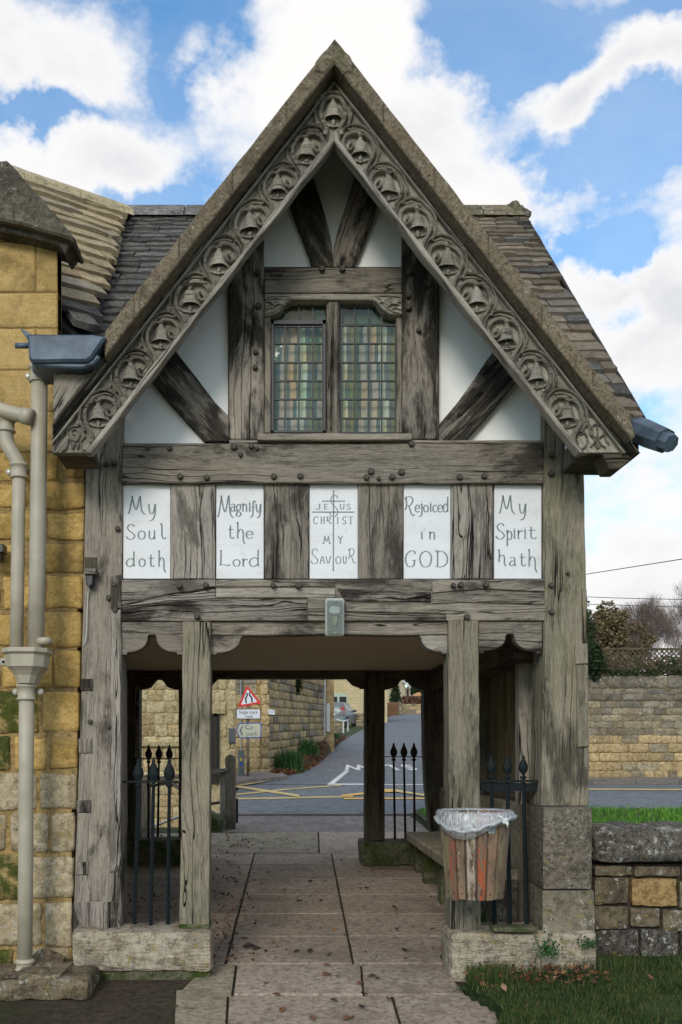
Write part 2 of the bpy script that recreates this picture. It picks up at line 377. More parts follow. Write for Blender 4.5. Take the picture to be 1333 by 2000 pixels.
def panel_mat():
    m, N, b = newmat('painted_panel'); oc = N('TexCoord').outputs['Object']; rnd = N('ObjectInfo').outputs['Random']
    v = N('VectorMath', {0: oc, 1: N('CombineXYZ', {0: N.m('MULTIPLY', rnd, 9.0)}).outputs[0]}, operation='ADD').outputs[0]
    c = N.mix(N.rng(N.noise(v, 5, 5, .6), .35, .7), (.80, .80, .81), (.74, .745, .755))
    c = N.mix(N.m('MULTIPLY', N.rng(N.noise(v, 24, 6, .7), .58, .70), .6), c, (.50, .49, .46))
    c = N.mix(N.m('MULTIPLY', N.rng(N.noise(N('Mapping', {'Vector': v, 'Scale': (9, 9, 2.2)}).outputs[0], 1, 6, .65), .5, .72), .40), c, (.56, .55, .50))
    hc = N.rng(N.m('ABSOLUTE', N.m('SUBTRACT', N.noise(v, 5.5, 4, .6, .6), .5)), 0, .0035, 1, 0)
    c = N.mix(N.m('MULTIPLY', N.m('MULTIPLY', hc, N.rng(N.noise(v, 3, 2), .5, .55)), .45), c, (.35, .34, .32))
    z = N('SeparateXYZ', {0: oc}).outputs[2]
    rust = N.m('MULTIPLY', N.rng(N.m('ABSOLUTE', z), .225, .275), N.rng(N.noise(N('Mapping', {'Vector': v, 'Scale': (40, 40, 6)}).outputs[0], 1, 5, .6), .48, .68))
    c = N.mix(N.m('MULTIPLY', rust, .7), c, (.42, .30, .18))
    setin(N, b, 'Base Color', c); setin(N, b, 'Roughness', .6); bump(N, b, N.noise(v, 30, 5, .6), .4, .002); return m
PANEL = panel_mat()
INK = plain('grey_lettering', (.19, .225, .235), .7, 0, .25, 40)
CEIL = plain('cream_ceiling', (.64, .53, .38), .85, 0, .05, 3)
def matte(m, v=.15):
    try: m.node_tree.nodes['Principled BSDF'].inputs['Specular IOR Level'].default_value = v
    except Exception: pass
    return m
IRON = plain('painted_iron', (.010, .015, .016), .62, 0, .4, 60, .0015)
IRONR = plain('rusty_iron', (.035, .028, .024), .65, 0, .4, 60, .0015)
matte(IRON); matte(IRONR)
LEAD = plain('lead_sheet', (.075, .105, .14), .55, .2, .6, 6, .002)
PIPE = plain('taupe_paint', (.40, .355, .27), .5, 0, .13, 9, .0012)
GLASSM = None
def glass(name, tint=(.8, .9, .85), refl=.10):
    m, N, b = newmat(name); nt = m.node_tree; nt.nodes.remove(b)
    oc = N('TexCoord').outputs['Object']
    bp = N('Bump', {'Strength': .35, 'Distance': .01, 'Height': N.noise(oc, 9, 3, .5)}).outputs[0]
    tr = N('BsdfTransparent', {0: (*tint, 1)}).outputs[0]; gl = N('BsdfGlossy', {0: (.75, .78, .72, 1), 'Roughness': .06, 'Normal': bp}).outputs[0]
    fr = N('Fresnel', {'IOR': 1.5, 'Normal': bp}).outputs[0]
    mx = N('MixShader', {0: N.m('ADD', fr, refl), 1: tr, 2: gl}).outputs[0]
    nt.links.new(mx, nt.nodes['Material Output'].inputs[0]); return m
WGLASS = [glass('old_window_glass', t, .015) for t in ((.95, .96, .88), (.80, .93, .80), (.97, .90, .72), (.88, .92, .90), (.93, .95, .88))]
CGLASS = glass('car_glass', (.12, .14, .16), .10)
def curtain_mat():
    m, N, b = newmat('striped_curtain'); oc = N('TexCoord').outputs['Object']
    s = N('SeparateXYZ', {0: oc}).outputs; x = N.m('ADD', s[0], N.m('MULTIPLY', N.noise(oc, 3, 2, .5), .02))
    # stripe shifts painted into the curtain per pane, imitating refraction in the glass
    cell = N('TexWhiteNoise', {'Vector': N('CombineXYZ', {0: N.m('FLOOR', N.m('DIVIDE', N.m('ADD', s[0], .205), .0783)), 2: N.m('FLOOR', N.m('DIVIDE', N.m('SUBTRACT', s[2], .159), .1073))}).outputs[0]}, noise_dimensions='3D').outputs['Value']
    x = N.m('ADD', x, N.m('MULTIPLY', cell, .034))
    f = N.m('FRACT', N.m('MULTIPLY', x, 4.3))
    c = N.ramp(f, [(0, (.46, .38, .31)), (.15, (.11, .155, .145)), (.25, (.56, .60, .50)), (.40, (.14, .165, .17)), (.52, (.20, .23, .11)), (.66, (.09, .13, .11)), (.76, (.38, .34, .29)), (.90, (.17, .22, .19))], 'CONSTANT')
    setin(N, b, 'Base Color', c); setin(N, b, 'Roughness', .9); return m
CURT = curtain_mat()
LATT = wood('trellis_timber', (.15, .115, .075), (.05, .038, .025), .5, .3)
DARK = plain('dark_interior', (.02, .02, .02), .9)
BLACKP = plain('black_paint', (.012, .014, .014), .4)
LEADC = plain('lead_cames', (.014, .017, .018), .5)
CLAY = plain('terracotta', (.30, .155, .085), .85, 0, .2, 8)
PAINTW = plain('road_paint_white', (.62, .62, .60), .7, 0, .2, 3)
PAINTY = plain('road_paint_yellow', (.55, .42, .16), .7, 0, .2, 3)
PAINTO = plain('road_paint_fresh_yellow', (.68, .40, .07), .7, 0, .1, 3)
WHITE = plain('white_paint', (.55, .55, .53), .5)
GREENW = plain('sage_green_paint', (.36, .45, .34), .5)
RED = plain('sign_red', (.60, .025, .02), .35)
BLACK = plain('sign_black', (.015, .015, .02), .5)
SWHITE = plain('sign_white', (.66, .69, .74), .4)
BLUE = plain('sign_blue', (.015, .09, .40), .4)
CREAM = plain('sign_faded_cream', (.54, .54, .40), .5)
FADE = plain('sign_faded_grey', (.16, .19, .21), .5)
STEEL = plain('galvanised_steel', (.35, .36, .36), .45, .6)
GREYG = plain('cabinet_grey_green', (.13, .165, .16), .6)
CARP = plain('silver_car_paint', (.16, .18, .19), .35, .2, .03)
TAILL = plain('tail_light_red', (.45, .015, .02), .25)
RUBBER = plain('tyre_rubber', (.02, .02, .02), .8)
def leafmat(name, a, b_, c_=None, tr=.15):
    m, N, b = newmat(name); rnd = N('NewGeometry').outputs['Random Per Island']
    c = N.ramp(rnd, [(0, a), (.55, b_), (1, c_ or b_)]); setin(N, b, 'Base Color', c); setin(N, b, 'Roughness', .75)
    try: setin(N, b, 'Specular IOR Level', .25)
    except Exception: pass
    return m
GRASS = leafmat('grass_blades', (.018, .042, .008), (.034, .078, .014), (.15, .125, .05))
GRASSB = leafmat('verge_grass_blades', (.06, .17, .014), (.10, .26, .025), (.15, .30, .05))
DEAD = leafmat('dead_leaves', (.05, .024, .012), (.13, .055, .024), (.24, .12, .05))
LEAFD = leafmat('dark_evergreen_leaves', (.012, .024, .010), (.026, .045, .016), (.05, .07, .024))
LEAFB = leafmat('olive_brown_leaves', (.09, .066, .033), (.155, .115, .06), (.23, .175, .09))
LEAFG = leafmat('green_leaves', (.02, .06, .015), (.035, .10, .03), (.06, .14, .04))
HEDGE = leafmat('copper_hedge_leaves', (.11, .05, .03), (.17, .08, .05), (.22, .12, .07))
TWIG = plain('bare_twigs', (.155, .115, .095), .9, 0, .25, 3)
BARK = plain('bark', (.07, .055, .04), .95, 0, .3, 12, .01)
# ------------------------------------------------------------------ ground
def zpath(Y): return -0.285+0.0605*Y
def zroad(Y): return .46+.0198*(Y-12.66)
def zhill(Y): return -.469+.0537*Y
def gz(X, Y):
    if Y < 12.6: z = zpath(Y)
    elif Y < 20: z = zroad(Y)
    else: z = zhill(Y) if Y < 140 else zhill(140)-.0*(Y-140)
    if X > 1.75 and Y < 6.1: z = .10-.0*(Y)
    elif X > 1.7 and Y < 12.6: z = .10+(Y-6.1)*.071
    if X < -.74 and 11.7 < Y < 17.4: z = -.62
    if X > 6.2 and Y > 21.6: z = max(z, 1.1)
    return z
def sheet(name, pts, mat, kind='structure', parent=None, th=0.0, label=None):
    """flat polygon given in world coordinates"""
    n = len(pts); v = [tuple(p) for p in pts]; f = [tuple(range(n))]
    a = sum(p[0]*q[1]-q[0]*p[1] for p, q in zip(v, v[1:]+v[:1]))
    if a < 0: v.reverse()
    if th:
        v += [(p[0], p[1], p[2]-th) for p in v]; f += [(i, n+i, n+(i+1) % n, (i+1) % n) for i in range(n)]
    o = mk(name, v, f, mat, parent, Matrix.Identity(4), False, label)
    if kind and parent is None: o['kind'] = kind
    return o
def gridsheet(name, xs, ys, zf, mat, parent=None):
    v = [(x, y, zf(x, y)) for y in ys for x in xs]; w = len(xs)
    f = [(j*w+i, j*w+i+1, (j+1)*w+i+1, (j+1)*w+i) for j in range(len(ys)-1) for i in range(w-1)]
    o = mk(name, v, f, mat, parent, Matrix.Identity(4), True)
    if parent is None: o['kind'] = 'structure'
    return o
xs = [-300, -120, -60, -30, -15, -8, -5, -3, -2, -1.4, -.78, -.70, 0, .8, 1.68, 1.78, 2.5, 4, 6.1, 6.3, 9, 13, 20, 30, 60, 120, 300]
ys = [-60, -20, -8, -3, 0, 2, 4, 5, 6.05, 6.15, 8, 10, 11.65, 11.75, 12.55, 12.65, 15, 17.35, 17.45, 19.9, 20.1, 21.5, 21.7, 26, 35, 50, 70, 90, 110, 130, 140, 200, 400, 900]
gridsheet('ground', xs, ys, lambda x, y: gz(x, y)-.035, FIELD)
# old tarmac in the left foreground
gridsheet('churchyard_tarmac', [-9, -5, -3, -1.5, -.9, -.3, .25], [-3, 0, 1.5, 3, 4, 4.6, 5.35, 5.7], lambda x, y: zpath(y)-.016, TARM)
# main road, right to left
def rz(x, y): return zroad(y)
gridsheet('road', [-.72, 0, 2, 5, 9, 15, 30, 60], [12.66, 14, 16, 18, 20], rz, ROADM)
# lane climbing the hill (sheet follows the slope)
def onhill(px, py):
    Y = 3361/(py-1365.0); q = P(px, py, Y); return (q.x, q.y, zhill(q.y)+.004)
hl = [(463, 1533), (490, 1528), (540, 1519), (582, 1511), (607, 1500), (632, 1482), (660, 1453), (700, 1430), (722, 1419), (742, 1409), (758, 1402), (775, 1395), (795, 1390)]
left = [onhill(*p) for p in hl]; left[0] = (left[0][0], 20.0, zhill(20)+.004)
wid = [8, 8, 7, 6.2, 5.6, 5.2, 5.0, 4.9, 5, 5, 5, 5.4, 6]
right = []
for i, (x, y, z) in enumerate(left):
    right.append((x+wid[i]+(1.2 if i < 3 else 0), y, zhill(y)+.004))
right[0] = (9.0, 20.0, zhill(20)+.004); right[1] = (7.2, left[1][1], right[1][2]); right[2] = (6.0, left[2][1], right[2][2])
vv = []; ff = []
for i in range(len(left)):
    vv += [left[i], ((left[i][0]+right[i][0])/2, left[i][1], left[i][2]+.01), right[i]]
for i in range(len(left)-1):
    for k in range(2): ff.append((i*3+k, i*3+k+1, (i+1)*3+k+1, (i+1)*3+k))
mk('lane', vv, ff, ROADM, None, Matrix.Identity(4))['kind'] = 'structure'
# near footway behind the gate and its kerb
gridsheet('pavement', [-.72, 0, 2, 4, 12, 40], [10.98, 11.8, 12.5], lambda x, y: zpath(y)+.004-(0 if y < 12 else .01), PAVE)
kroot = empty('kerb', (0, 12.56, .46), kind='structure')
kv = MB().box(-.5, .5, -.5, .5, -.5, .5)
kme = mk('kerb_stone', kv.v, kv.f, KERB, kroot, Matrix.Identity(4)); bpy.data.objects.remove(kme)
kme = bpy.data.meshes['kerb_stone']
x = -.72
while x < 14:
    L = .9; inst('kerb_stone', kme, Matrix.Translation((x+L/2, 12.57, .455)) @ Matrix.Diagonal((L-.01, .15, .07, 1)), kroot); x += L
# far footway on the right, along the tall wall
gridsheet('far_pavement', [5.6, 7, 9, 12, 20, 60], [20.16, 20.8, 21.5], lambda x, y: .70+(y-20)*.012, PAVE)
kroot2 = empty('far_kerb', (8, 20.1, .64), kind='structure'); x = 5.6
while x < 16:
    L = .9; inst('kerb_stone', kme, Matrix.Translation((x+L/2, 20.08, .655)) @ Matrix.Diagonal((L-.01, .15, .10, 1)), kroot2); x += L
# far left footway at the foot of the signs
fw = [(-.70, 20.0), (.25, 21.2), (.02, 22.7), (-.15, 23.0), (-.9, 21.45), (-6, 21.45), (-6, 19.4), (-.8, 19.4)]
sheet('corner_pavement', [(x, y, zhill(max(20, y))+.09) for x, y in fw], PAVE, th=.12)
# road paint: children of the road
roadroot = empty('road_marking', (3, 18, .6), kind='structure')
def onroad(px, py, dz=.006):
    # intersect with the gently rising road
    Y = (EZ-.46+.0198*12.66)/((py-HY)/F+.0198)
    if Y > 20.0:
        Y = 3361/(py-1365.0); return (P(px, py, Y).x, Y, zhill(Y)+dz+.004)
    return (P(px, py, Y).x, Y, zroad(Y)+dz)
def paint(name, pts, mat, dz=.006): return sheet(name, [onroad(a, b, dz) for a, b in pts], mat, parent=roadroot)
def line(name, pts, w, mat, dz=.006):
    for (a, b) in zip(pts, pts[1:]):
        paint(name, [(a[0], a[1]-w), (b[0], b[1]-w), (b[0], b[1]+w), (a[0], a[1]+w)], mat, dz)
line('white_line', [(640, 1532.6), (900, 1533.2)], 1.0, PAINTW)
paint('white_line', [(640, 1533), (652, 1533), (683, 1507), (675, 1506)], PAINTW, .010)
line('yellow_line', [(462, 1536), (545, 1523)], 1.3, PAINTY, .014)
line('yellow_line', [(455, 1561), (520, 1560)], 1.5, PAINTY); line('yellow_line', [(520, 1560), (690, 1556.5)], 1.5, PAINTY)
line('fresh_yellow_line', [(672, 1561), (900, 1560.4)], 1.5, PAINTO, .010)
line('yellow_line', [(455, 1536), (585, 1556)], 2.2, PAINTY, .012)
line('yellow_line', [(462, 1553), (560, 1543)], 1.3, PAINTY, .010); line('yellow_line', [(560, 1543), (668, 1534.5)], 1.0, PAINTY, .010)
line('fresh_yellow_line', [(668, 1556), (715, 1551)], 2.0, PAINTO, .014); line('fresh_yellow_line', [(715, 1551), (752, 1543.5)], 2.2, PAINTO, .014)
paint('fresh_yellow_line', [(752, 1543), (770, 1543), (800, 1548), (752, 1549)], PAINTO, .016)
line('yellow_line', [(770, 1546), (900, 1566)], 2.0, PAINTY, .018)
line('double_yellow_line', [(1100, 1542.5), (1700, 1545)], 1.2, PAINTY, .010)
# SLOW, painted for drivers coming down the hill (so it is upside down from here)
def text(body, size, mat, mtx, parent, name='lettering', ext=.0008, align='CENTER', sx=1.0):
    cu = bpy.data.curves.new(name, 'FONT'); cu.body = body; cu.size = size; cu.align_x = align; cu.align_y = 'CENTER'
    cu.extrude = ext; cu.resolution_u = 3; cu.offset = .03*size if name == 'road_lettering' else 0
    cu.materials.append(mat); o = bpy.data.objects.new(name, cu); COL.objects.link(o)
    l, r, s = (mtx @ Matrix.Diagonal((sx, 1, 1, 1))).decompose(); o.location = l; o.rotation_euler = r.to_euler(); o.scale = s
    bpy.context.view_layer.update(); dg = bpy.context.evaluated_depsgraph_get()
    me = bpy.data.meshes.new_from_object(o.evaluated_get(dg)); o2 = bpy.data.objects.new(name, me); COL.objects.link(o2)
    o2.location = l; o2.rotation_euler = r.to_euler(); o2.scale = s
    bpy.data.objects.remove(o); attach(o2, parent); return o2
def tm(loc, ex, ey):
    ex = Vector(ex).normalized(); ey = Vector(ey); ey = (ey-ex*ey.dot(ex)).normalized(); ez = ex.cross(ey)
    m = Matrix((ex, ey, ez)).transposed().to_4x4(); m.translation = loc; return m
sc_ = onhill(752, 1500)
for ch, px in (('S', 798), ('L', 762), ('O', 729), ('W', 694)):
    q = onhill(px, 1499.5); k = text(ch, .9, PAINTW, tm((q[0], q[1], q[2]+.012), (-1, 0, 0), (0, -1, -.0537)), roadroot, 'road_lettering', .002)
    k.scale = (k.scale[0]*.68, k.scale[1]*2.9, 1)

# ------------------------------------------------------------------ path slabs
pathroot = empty('path', (0, 6, .0), kind='structure')
base = sheet('path_bed', [(-2.3, -3, zpath(-3)-.012), (1.62, -3, zpath(-3)-.012), (1.62, 11.15, zpath(11.15)-.012), (-2.3, 11.15, zpath(11.15)-.012)], SOIL, parent=pathroot)
def onpath(px, py):
    Y = 3012.0/(py-1352.0); return P(px, py, Y).x, Y
def slab(pts, mat=SLAB, dz=0, gap=.006):
    w = [onpath(*p) for p in pts]; c = (sum(p[0] for p in w)/len(w), sum(p[1] for p in w)/len(w))
    tl = (random.uniform(-.004, .004), random.uniform(-.002, .002)); R = []
    for a, b in zip(w, w[1:]+w[:1]):
        L = math.hypot(b[0]-a[0], b[1]-a[1]); k = max(1, int(L/.12))
        for i in range(k):
            x = a[0]+(b[0]-a[0])*i/k; y = a[1]+(b[1]-a[1])*i/k
            dx, dy = x-c[0], y-c[1]; ax, ay = abs(dx)+1e-6, abs(dy)+1e-6
            g = gap+abs(noise.noise(Vector((x*9, y*9, c[0]))))*.006
            R.append((x-dx/ax*min(g, ax), y-dy/ay*min(g, ay)))
    n = len(R)
    z = lambda x, y: zpath(y)+.004+dz+(x-c[0])*tl[0]+(y-c[1])*tl[1]
    R2 = [(x-(x-c[0])*.004/max(.2, abs(x-c[0])), y-(y-c[1])*.004/max(.15, abs(y-c[1]))) for x, y in R]
    v = [(x, y, z(x, y)) for x, y in R2]+[(x, y, z(x, y)-.004) for x, y in R]+[(x, y, z(x, y)-.03) for x, y in R]
    f = [tuple(range(n))]
    for i in range(n):
        j = (i+1) % n; f += [(i, n+i, n+j, j), (n+i, 2*n+i, 2*n+j, n+j)]
    a = sum(p[0]*q[1]-q[0]*p[1] for p, q in zip(R, R[1:]+R[:1]))
    if a < 0: f = [tuple(reversed(q)) for q in f]
    return mk('paving_slab', v, f, mat, pathroot, Matrix.Translation((c[0], c[1], zpath(c[1]))))
rows = [1668, 1690, 1717, 1748, 1786, 1830, 1884]
xl = lambda y: 497-(y-1668)*.262; xr = lambda y: 648+(y-1668)*.198
for a, b in zip(rows, rows[1:]):
    ka = 1/(a-1352.0)*3012; 
    xw = lambda X, y: X*F/(3012.0/(y-1352.0))+CX
    slab([(xw(-1.40, a), a), (xl(a), a), (xl(b), b), (xw(-1.40, b), b)])
    slab([(xl(a), a), (xr(a), a), (xr(b), b), (xl(b), b)])
    slab([(xr(a), a), (xw(1.60, a), a), (xw(1.60, b), b), (xr(b), b)])
slab([(402, 1884), (462, 1884), (455, 1944), (346, 1944)], SLABM)
slab([(462, 1884), (706, 1884), (712, 1944), (455, 1944)]); slab([(706, 1884), (862, 1884), (910, 1944), (712, 1944)], gap=.002)
slab([(343, 1935), (400, 1930), (446, 1947), (437, 2080), (335, 2080)], SLABM, gap=.004)
slab([(446, 1947), (766, 1947), (806, 2080), (437, 2080)]); slab([(766, 1947), (905, 1943), (965, 1960), (1000, 2080), (806, 2080)])
for a, b in ((2080, 2230), (2230, 2430), (2430, 2800)): slab([(410-(a-2080)*.2, a), (800, a), (830, b), (410-(b-2080)*.2, b)]); slab([(800, a), (1010+(a-2080)*.3, a), (1010+(b-2080)*.3, b), (830, b)])
xw = lambda X, y: X*F/(3012.0/(y-1352.0))+CX
slab([(xw(-1.4, 1628), 1628), (622, 1626), (624, 1668), (xw(-1.4, 1668), 1668)], SLABM); slab([(622, 1626), (xw(1.6, 1626), 1626), (xw(1.6, 1668), 1668), (624, 1668)])

# ------------------------------------------------------------------ stone walling
def stone_variants(tag_, n=8, rough=.05, rnd=.10, nx=4, nz=4):
    out = []
    for q in range(n):
        s = random.random()*99; v = []; f = []
        for j in range(nz+1):
            for i in range(nx+1):
                u, w = i/nx-.5, j/nz-.5; eu, ew = abs(u)*2, abs(w)*2
                x, z = u, w
                if eu > .99 and ew > .99: x *= 1-rnd*.55; z *= 1-rnd*.55
                x += noise.noise(Vector((u*2, w*2, s)))*rough*(.7); z += noise.noise(Vector((u*2, w*2, s+9)))*rough
                e = max(eu, ew); y = (.32 if e > .99 else 0)-noise.noise(Vector((u*3, w*3, s+30)))*.22
                v.append((x, y, z))
        per = [i for i in range(nx+1)]+[(j)*(nx+1)+nx for j in range(1, nz+1)]+[nz*(nx+1)+i for i in range(nx-1, -1, -1)]+[j*(nx+1) for j in range(nz-1, 0, -1)]
        for j in range(nz):
            for i in range(nx):
                a = j*(nx+1)+i; f.append((a, a+1, a+nx+2, a+nx+1))
        k = len(v)
        for p in per: v.append((v[p][0], 2.2, v[p][2]))
        m = len(per)
        for i in range(m): f.append((per[(i+1) % m], per[i], k+i, k+(i+1) % m))
        me = bpy.data.meshes.new('stone_'+tag_); me.from_pydata(v, [], f); out.append(me)
    return out
SV = {}
def get_sv(mat, **kw):
    if mat.name not in SV:
        SV[mat.name] = stone_variants('block', **kw)
        for me in SV[mat.name]: me.materials.append(mat); me.polygons.foreach_set('use_smooth', [True]*len(me.polygons))
    return SV[mat.name]
def walling(parent, org, U, rows, u0, u1, wmin, wmax, mats, proud=.03, gap=.012, name='stone', skip=None, zoff=None):
    """courses of single stones; org = point at u=0; U = unit direction; front faces to the right-hand side of U rotated -90"""
    U = Vector(U).normalized(); Nn = Vector((U.y, -U.x, 0)); n = 0
    for ri, (za, zb) in enumerate(rows):
        u = u0-random.uniform(0, wmin)
        while u < u1:
            w = random.uniform(wmin, wmax); a, b = max(u, u0), min(u+w, u1); u += w
            if b-a < wmin*.3: continue
            if skip and skip((a+b)/2, (za+zb)/2): continue
            mat = mats(ri, (a+b)/2) if callable(mats) else random.choice(mats)
            me = random.choice(get_sv(mat)); zo = zoff((a+b)/2) if zoff else 0
            c = Vector(org)+U*((a+b)/2)+Vector((0, 0, (za+zb)/2+zo))+Nn*(proud+random.uniform(-.008, .010))
            M = Matrix((U, -Nn, Vector((0, 0, 1)))).transposed().to_4x4(); M.translation = c
            M = M @ Matrix.Diagonal(((b-a)-gap, proud*.9, (zb-za)-gap, 1)); inst(name, me, M, parent); n += 1
    return n
def rowspx(ys, Y): return [(P(0, b, Y).z, P(0, a, Y).z) for a, b in zip(ys, ys[1:])]

# tall wall across the road, with trellis
YW = 21.5
tw = empty('boundary_wall', (8, YW, .7), 'tall coursed stone wall across the road, golden below and grey above', 'wall')
MB().box(5.7, 11.6, YW+.05, YW+.5, .4, 2.90).build('wall_core', MORT, tw)
ry = [1319, 1344, 1356, 1370, 1383, 1396, 1409, 1422, 1436, 1452, 1470, 1488, 1506, 1522, 1540]
def twm(ri, u): 
    if ri < 1: return FARG
    if ri < 5: return FARG if random.random() < .75 else FARW
    if ri < 8: return FARW
    return random.choice([FARY, FARY, FARW])
rr = rowspx(ry, YW)
walling(tw, (0, YW+.05, 0), (1, 0, 0), rr[:1], 5.7, 11.6, .18, .42, twm, .05, .015)
for i, r in enumerate(rr[1:]): walling(tw, (0, YW+.05, 0), (1, 0, 0), [(r[0]+random.uniform(-.012, .012), r[1]+random.uniform(-.012, .012))], 5.7, 11.6, .17, .55, (lambda i: (lambda a, b: twm(i+1, b)))(i), .04, .013)
tr = empty('trellis', (8, YW+.2, 2.94), 'brown diamond lattice trellis along the top of the tall wall', 'trellis')
z0, z1 = P(0, 1315, YW).z+.02, P(0, 1266, YW).z; hgt = z1-z0
sv_ = MB().box(-.5, .5, -.5, .5, -.5, .5); tmp = mk('slat', sv_.v, sv_.f, LATT, None, Matrix.Identity(4)); SLATME = tmp.data; bpy.data.objects.remove(tmp)
x = 7.25-hgt
while x < 11.6:
    for s in (1, -1):
        xa, xb = (x, x+hgt) if s > 0 else (x+hgt, x); lo, hi = 7.25, 11.6
        t0, t1 = 0., 1.
        d = xb-xa
        ta, tb = (lo-xa)/d, (hi-xa)/d
        if ta > tb: ta, tb = tb, ta
        t0, t1 = max(0, ta), min(1, tb)
        if t1-t0 < .08: continue
        a = Vector((xa+d*t0, 0, z0+hgt*t0)); b = Vector((xa+d*t1, 0, z0+hgt*t1)); c = (a+b)/2
        ang = math.atan2(b.z-a.z, b.x-a.x)
        M = Matrix.Translation((c.x, YW+.2+.012*s, c.z)) @ Matrix.Rotation(-ang, 4, 'Y') @ Matrix.Diagonal(((b-a).length, .01, .024, 1))
        inst('slat', SLATME, M, tr)
    x += .108
for x in (7.15, 9.1, 11.0): beam('post', (x, YW+.25, z0-.05), (x, YW+.25, z1+.06), .08, .08, LATT, tr)
beam('rail', (7.1, YW+.2, z1), (11.6, YW+.2, z1), .04, .05, LATT, tr); beam('rail', (7.1, YW+.2, z0), (11.6, YW+.2, z0), .04, .04, LATT, tr)

# building whose corner stands left in the archway view
YB = 17.0
lb = empty('stone_house', (-2, YB, -.6), 'pale stone house corner with dark window and door beyond the wooden fence', 'house')
bx = P(461, 0, YB).x
dx0, dx1 = P(401, 0, YB).x, P(425, 0, YB).x; dz0, dz1 = P(0, 1530, YB).z, P(0, 1395, YB).z
MB().box(-6.0, bx-.02, YB+.04, YB+.40, -.75, 3.3).build('wall_core', FARL, lb)
walling(lb, (0, YB+.04, 0), (1, 0, 0), [(-.7+i*.205, -.7+(i+1)*.205) for i in range(19)], -3.0, bx-.16, .16, .34, [FARL, FARL, FARY], .035, .011,
        skip=lambda u, z: dx0-.12 < u < dx1+.12 and z < dz1+.10)
walling(lb, (0, YB+.04, 0), (1, 0, 0), [(-.7+i*.34, -.7+(i+1)*.34) for i in range(12)], bx-.16, bx, .16, .17, [FARL], .045, .010, name='quoin')
MB().box(dx0-.02, dx1+.03, YB-.03, YB+.05, dz0, dz1).build('door_recess', DARK, lb)
fr = MB(); 
for a, b, c, d in ((dx0, dx1, dz1-.04, dz1), (dx0, dx1, .93, .99), (dx1-.06, dx1, dz0, dz1), (dx0, dx0+.05, dz0, dz1)): fr.box(a, b, YB-.055, YB-.032, c, d)
fr.build('door_frame', IRONR, lb)
prism('lintel', [(395, 1376), (440, 1376), (440, 1394), (395, 1394)], YB-.03, .1, FARL, lb)
prism('wall_box', rect(447, 1423, 460, 1451), YB-.08, .08, plain('grey_box', (.06, .065, .07), .5), lb)
prism('window_sill', rect(262, 1449, 350, 1458), YB-.06, .1, FARL, lb)
# recessed frontal wall + wall climbing the hill
YR = 22.4
rw = empty('lane_wall', (0, YR, .7), 'tall golden stone wall turning the corner and running up the lane', 'wall')
x0, x1 = P(440, 0, YR).x, P(527, 0, YR).x
MB().box(x0-2, x1-.02, YR+.04, YR+.6, .4, 3.6).build('wall_core', MORT, rw)
zr = [P(0, y, YR).z for y in (1545, 1519, 1502, 1481, 1460, 1441, 1418, 1398, 1376, 1357, 1336, 1318, 1298)]
rws = list(zip(zr, zr[1:]))
walling(rw, (0, YR+.04, 0), (1, 0, 0), rws, x0, x1-.22, .25, .55, lambda ri, u: random.choice([FARG, FARW, FARY]) if ri > 8 else FARY, .04, .012)
walling(rw, (0, YR+.04, 0), (1, 0, 0), rws, x1-.22, x1, .22, .23, [FARY], .05, .012, name='quoin')
A = P(527, 1512, YR); B = P(634, 1445, 32.0); D = (B-A); D.z = 0; L = D.length; D.normalize()
slope = (B.z-A.z)/L
hb = [(-.35+i*.185, -.35+(i+1)*.185) for i in range(17)]
N_ = Vector((D.y, -D.x, 0))
cv = MB(); q0, q1 = A-N_*.06, B-N_*.06
cv.add([(q0.x, q0.y, .2), (q1.x, q1.y, 1.0), (q1.x, q1.y, 4.4), (q0.x, q0.y, 3.4), (q0.x-N_.x*.5, q0.y-N_.y*.5, .2), (q1.x-N_.x*.5, q1.y-N_.y*.5, 1.0), (q1.x-N_.x*.5, q1.y-N_.y*.5, 4.4), (q0.x-N_.x*.5, q0.y-N_.y*.5, 3.4)],
       [(0, 1, 2, 3), (7, 6, 5, 4), (3, 2, 6, 7), (1, 5, 6, 2), (0, 3, 7, 4)]).build('wall_core', MORT, rw)
zs = [A.z-.25+i*.2 for i in range(16)]
walling(rw, (A.x-N_.x*.06, A.y-N_.y*.06, 0), D, list(zip(zs, zs[1:])), 0.02, L, .42, .95, lambda ri, u: random.choice([FARY, FARW, FARY]) if ri < 11 else random.choice([FARW, FARG, FARY]), .06, .02,
        skip=lambda u, z: z < A.z+slope*u-.25, zoff=lambda u: .03*u)
# leafy bank between wall and lane
tp = [P(521, 1516, YR-.05), P(547, 1503, 23.8), P(590, 1470, 27.6), P(633, 1447, 31.9), P(676, 1438, 45)]
bt = [onhill(542, 1519.5), onhill(585, 1510.5), onhill(610, 1499.5), onhill(635, 1481), onhill(676, 1442)]
vv = []; ff = []
for i in range(5):
    a, b = Vector(tp[i]), Vector(bt[i])
    if i == 0: a.z = b.z
    for k in range(5):
        t = k/4; p = a*(1-t)+b*t; p.z += .08*math.sin(t*PI)+random.uniform(-.02, .02)*(0 < k < 4)+(.01 if k == 4 else 0); vv.append(p)
for i in range(4):
    for k in range(4): ff.append((i*5+k, i*5+k+1, (i+1)*5+k+1, (i+1)*5+k))
mk('verge_bank', vv, ff, SOIL, None, Matrix.Identity(4), True)['kind'] = 'structure'
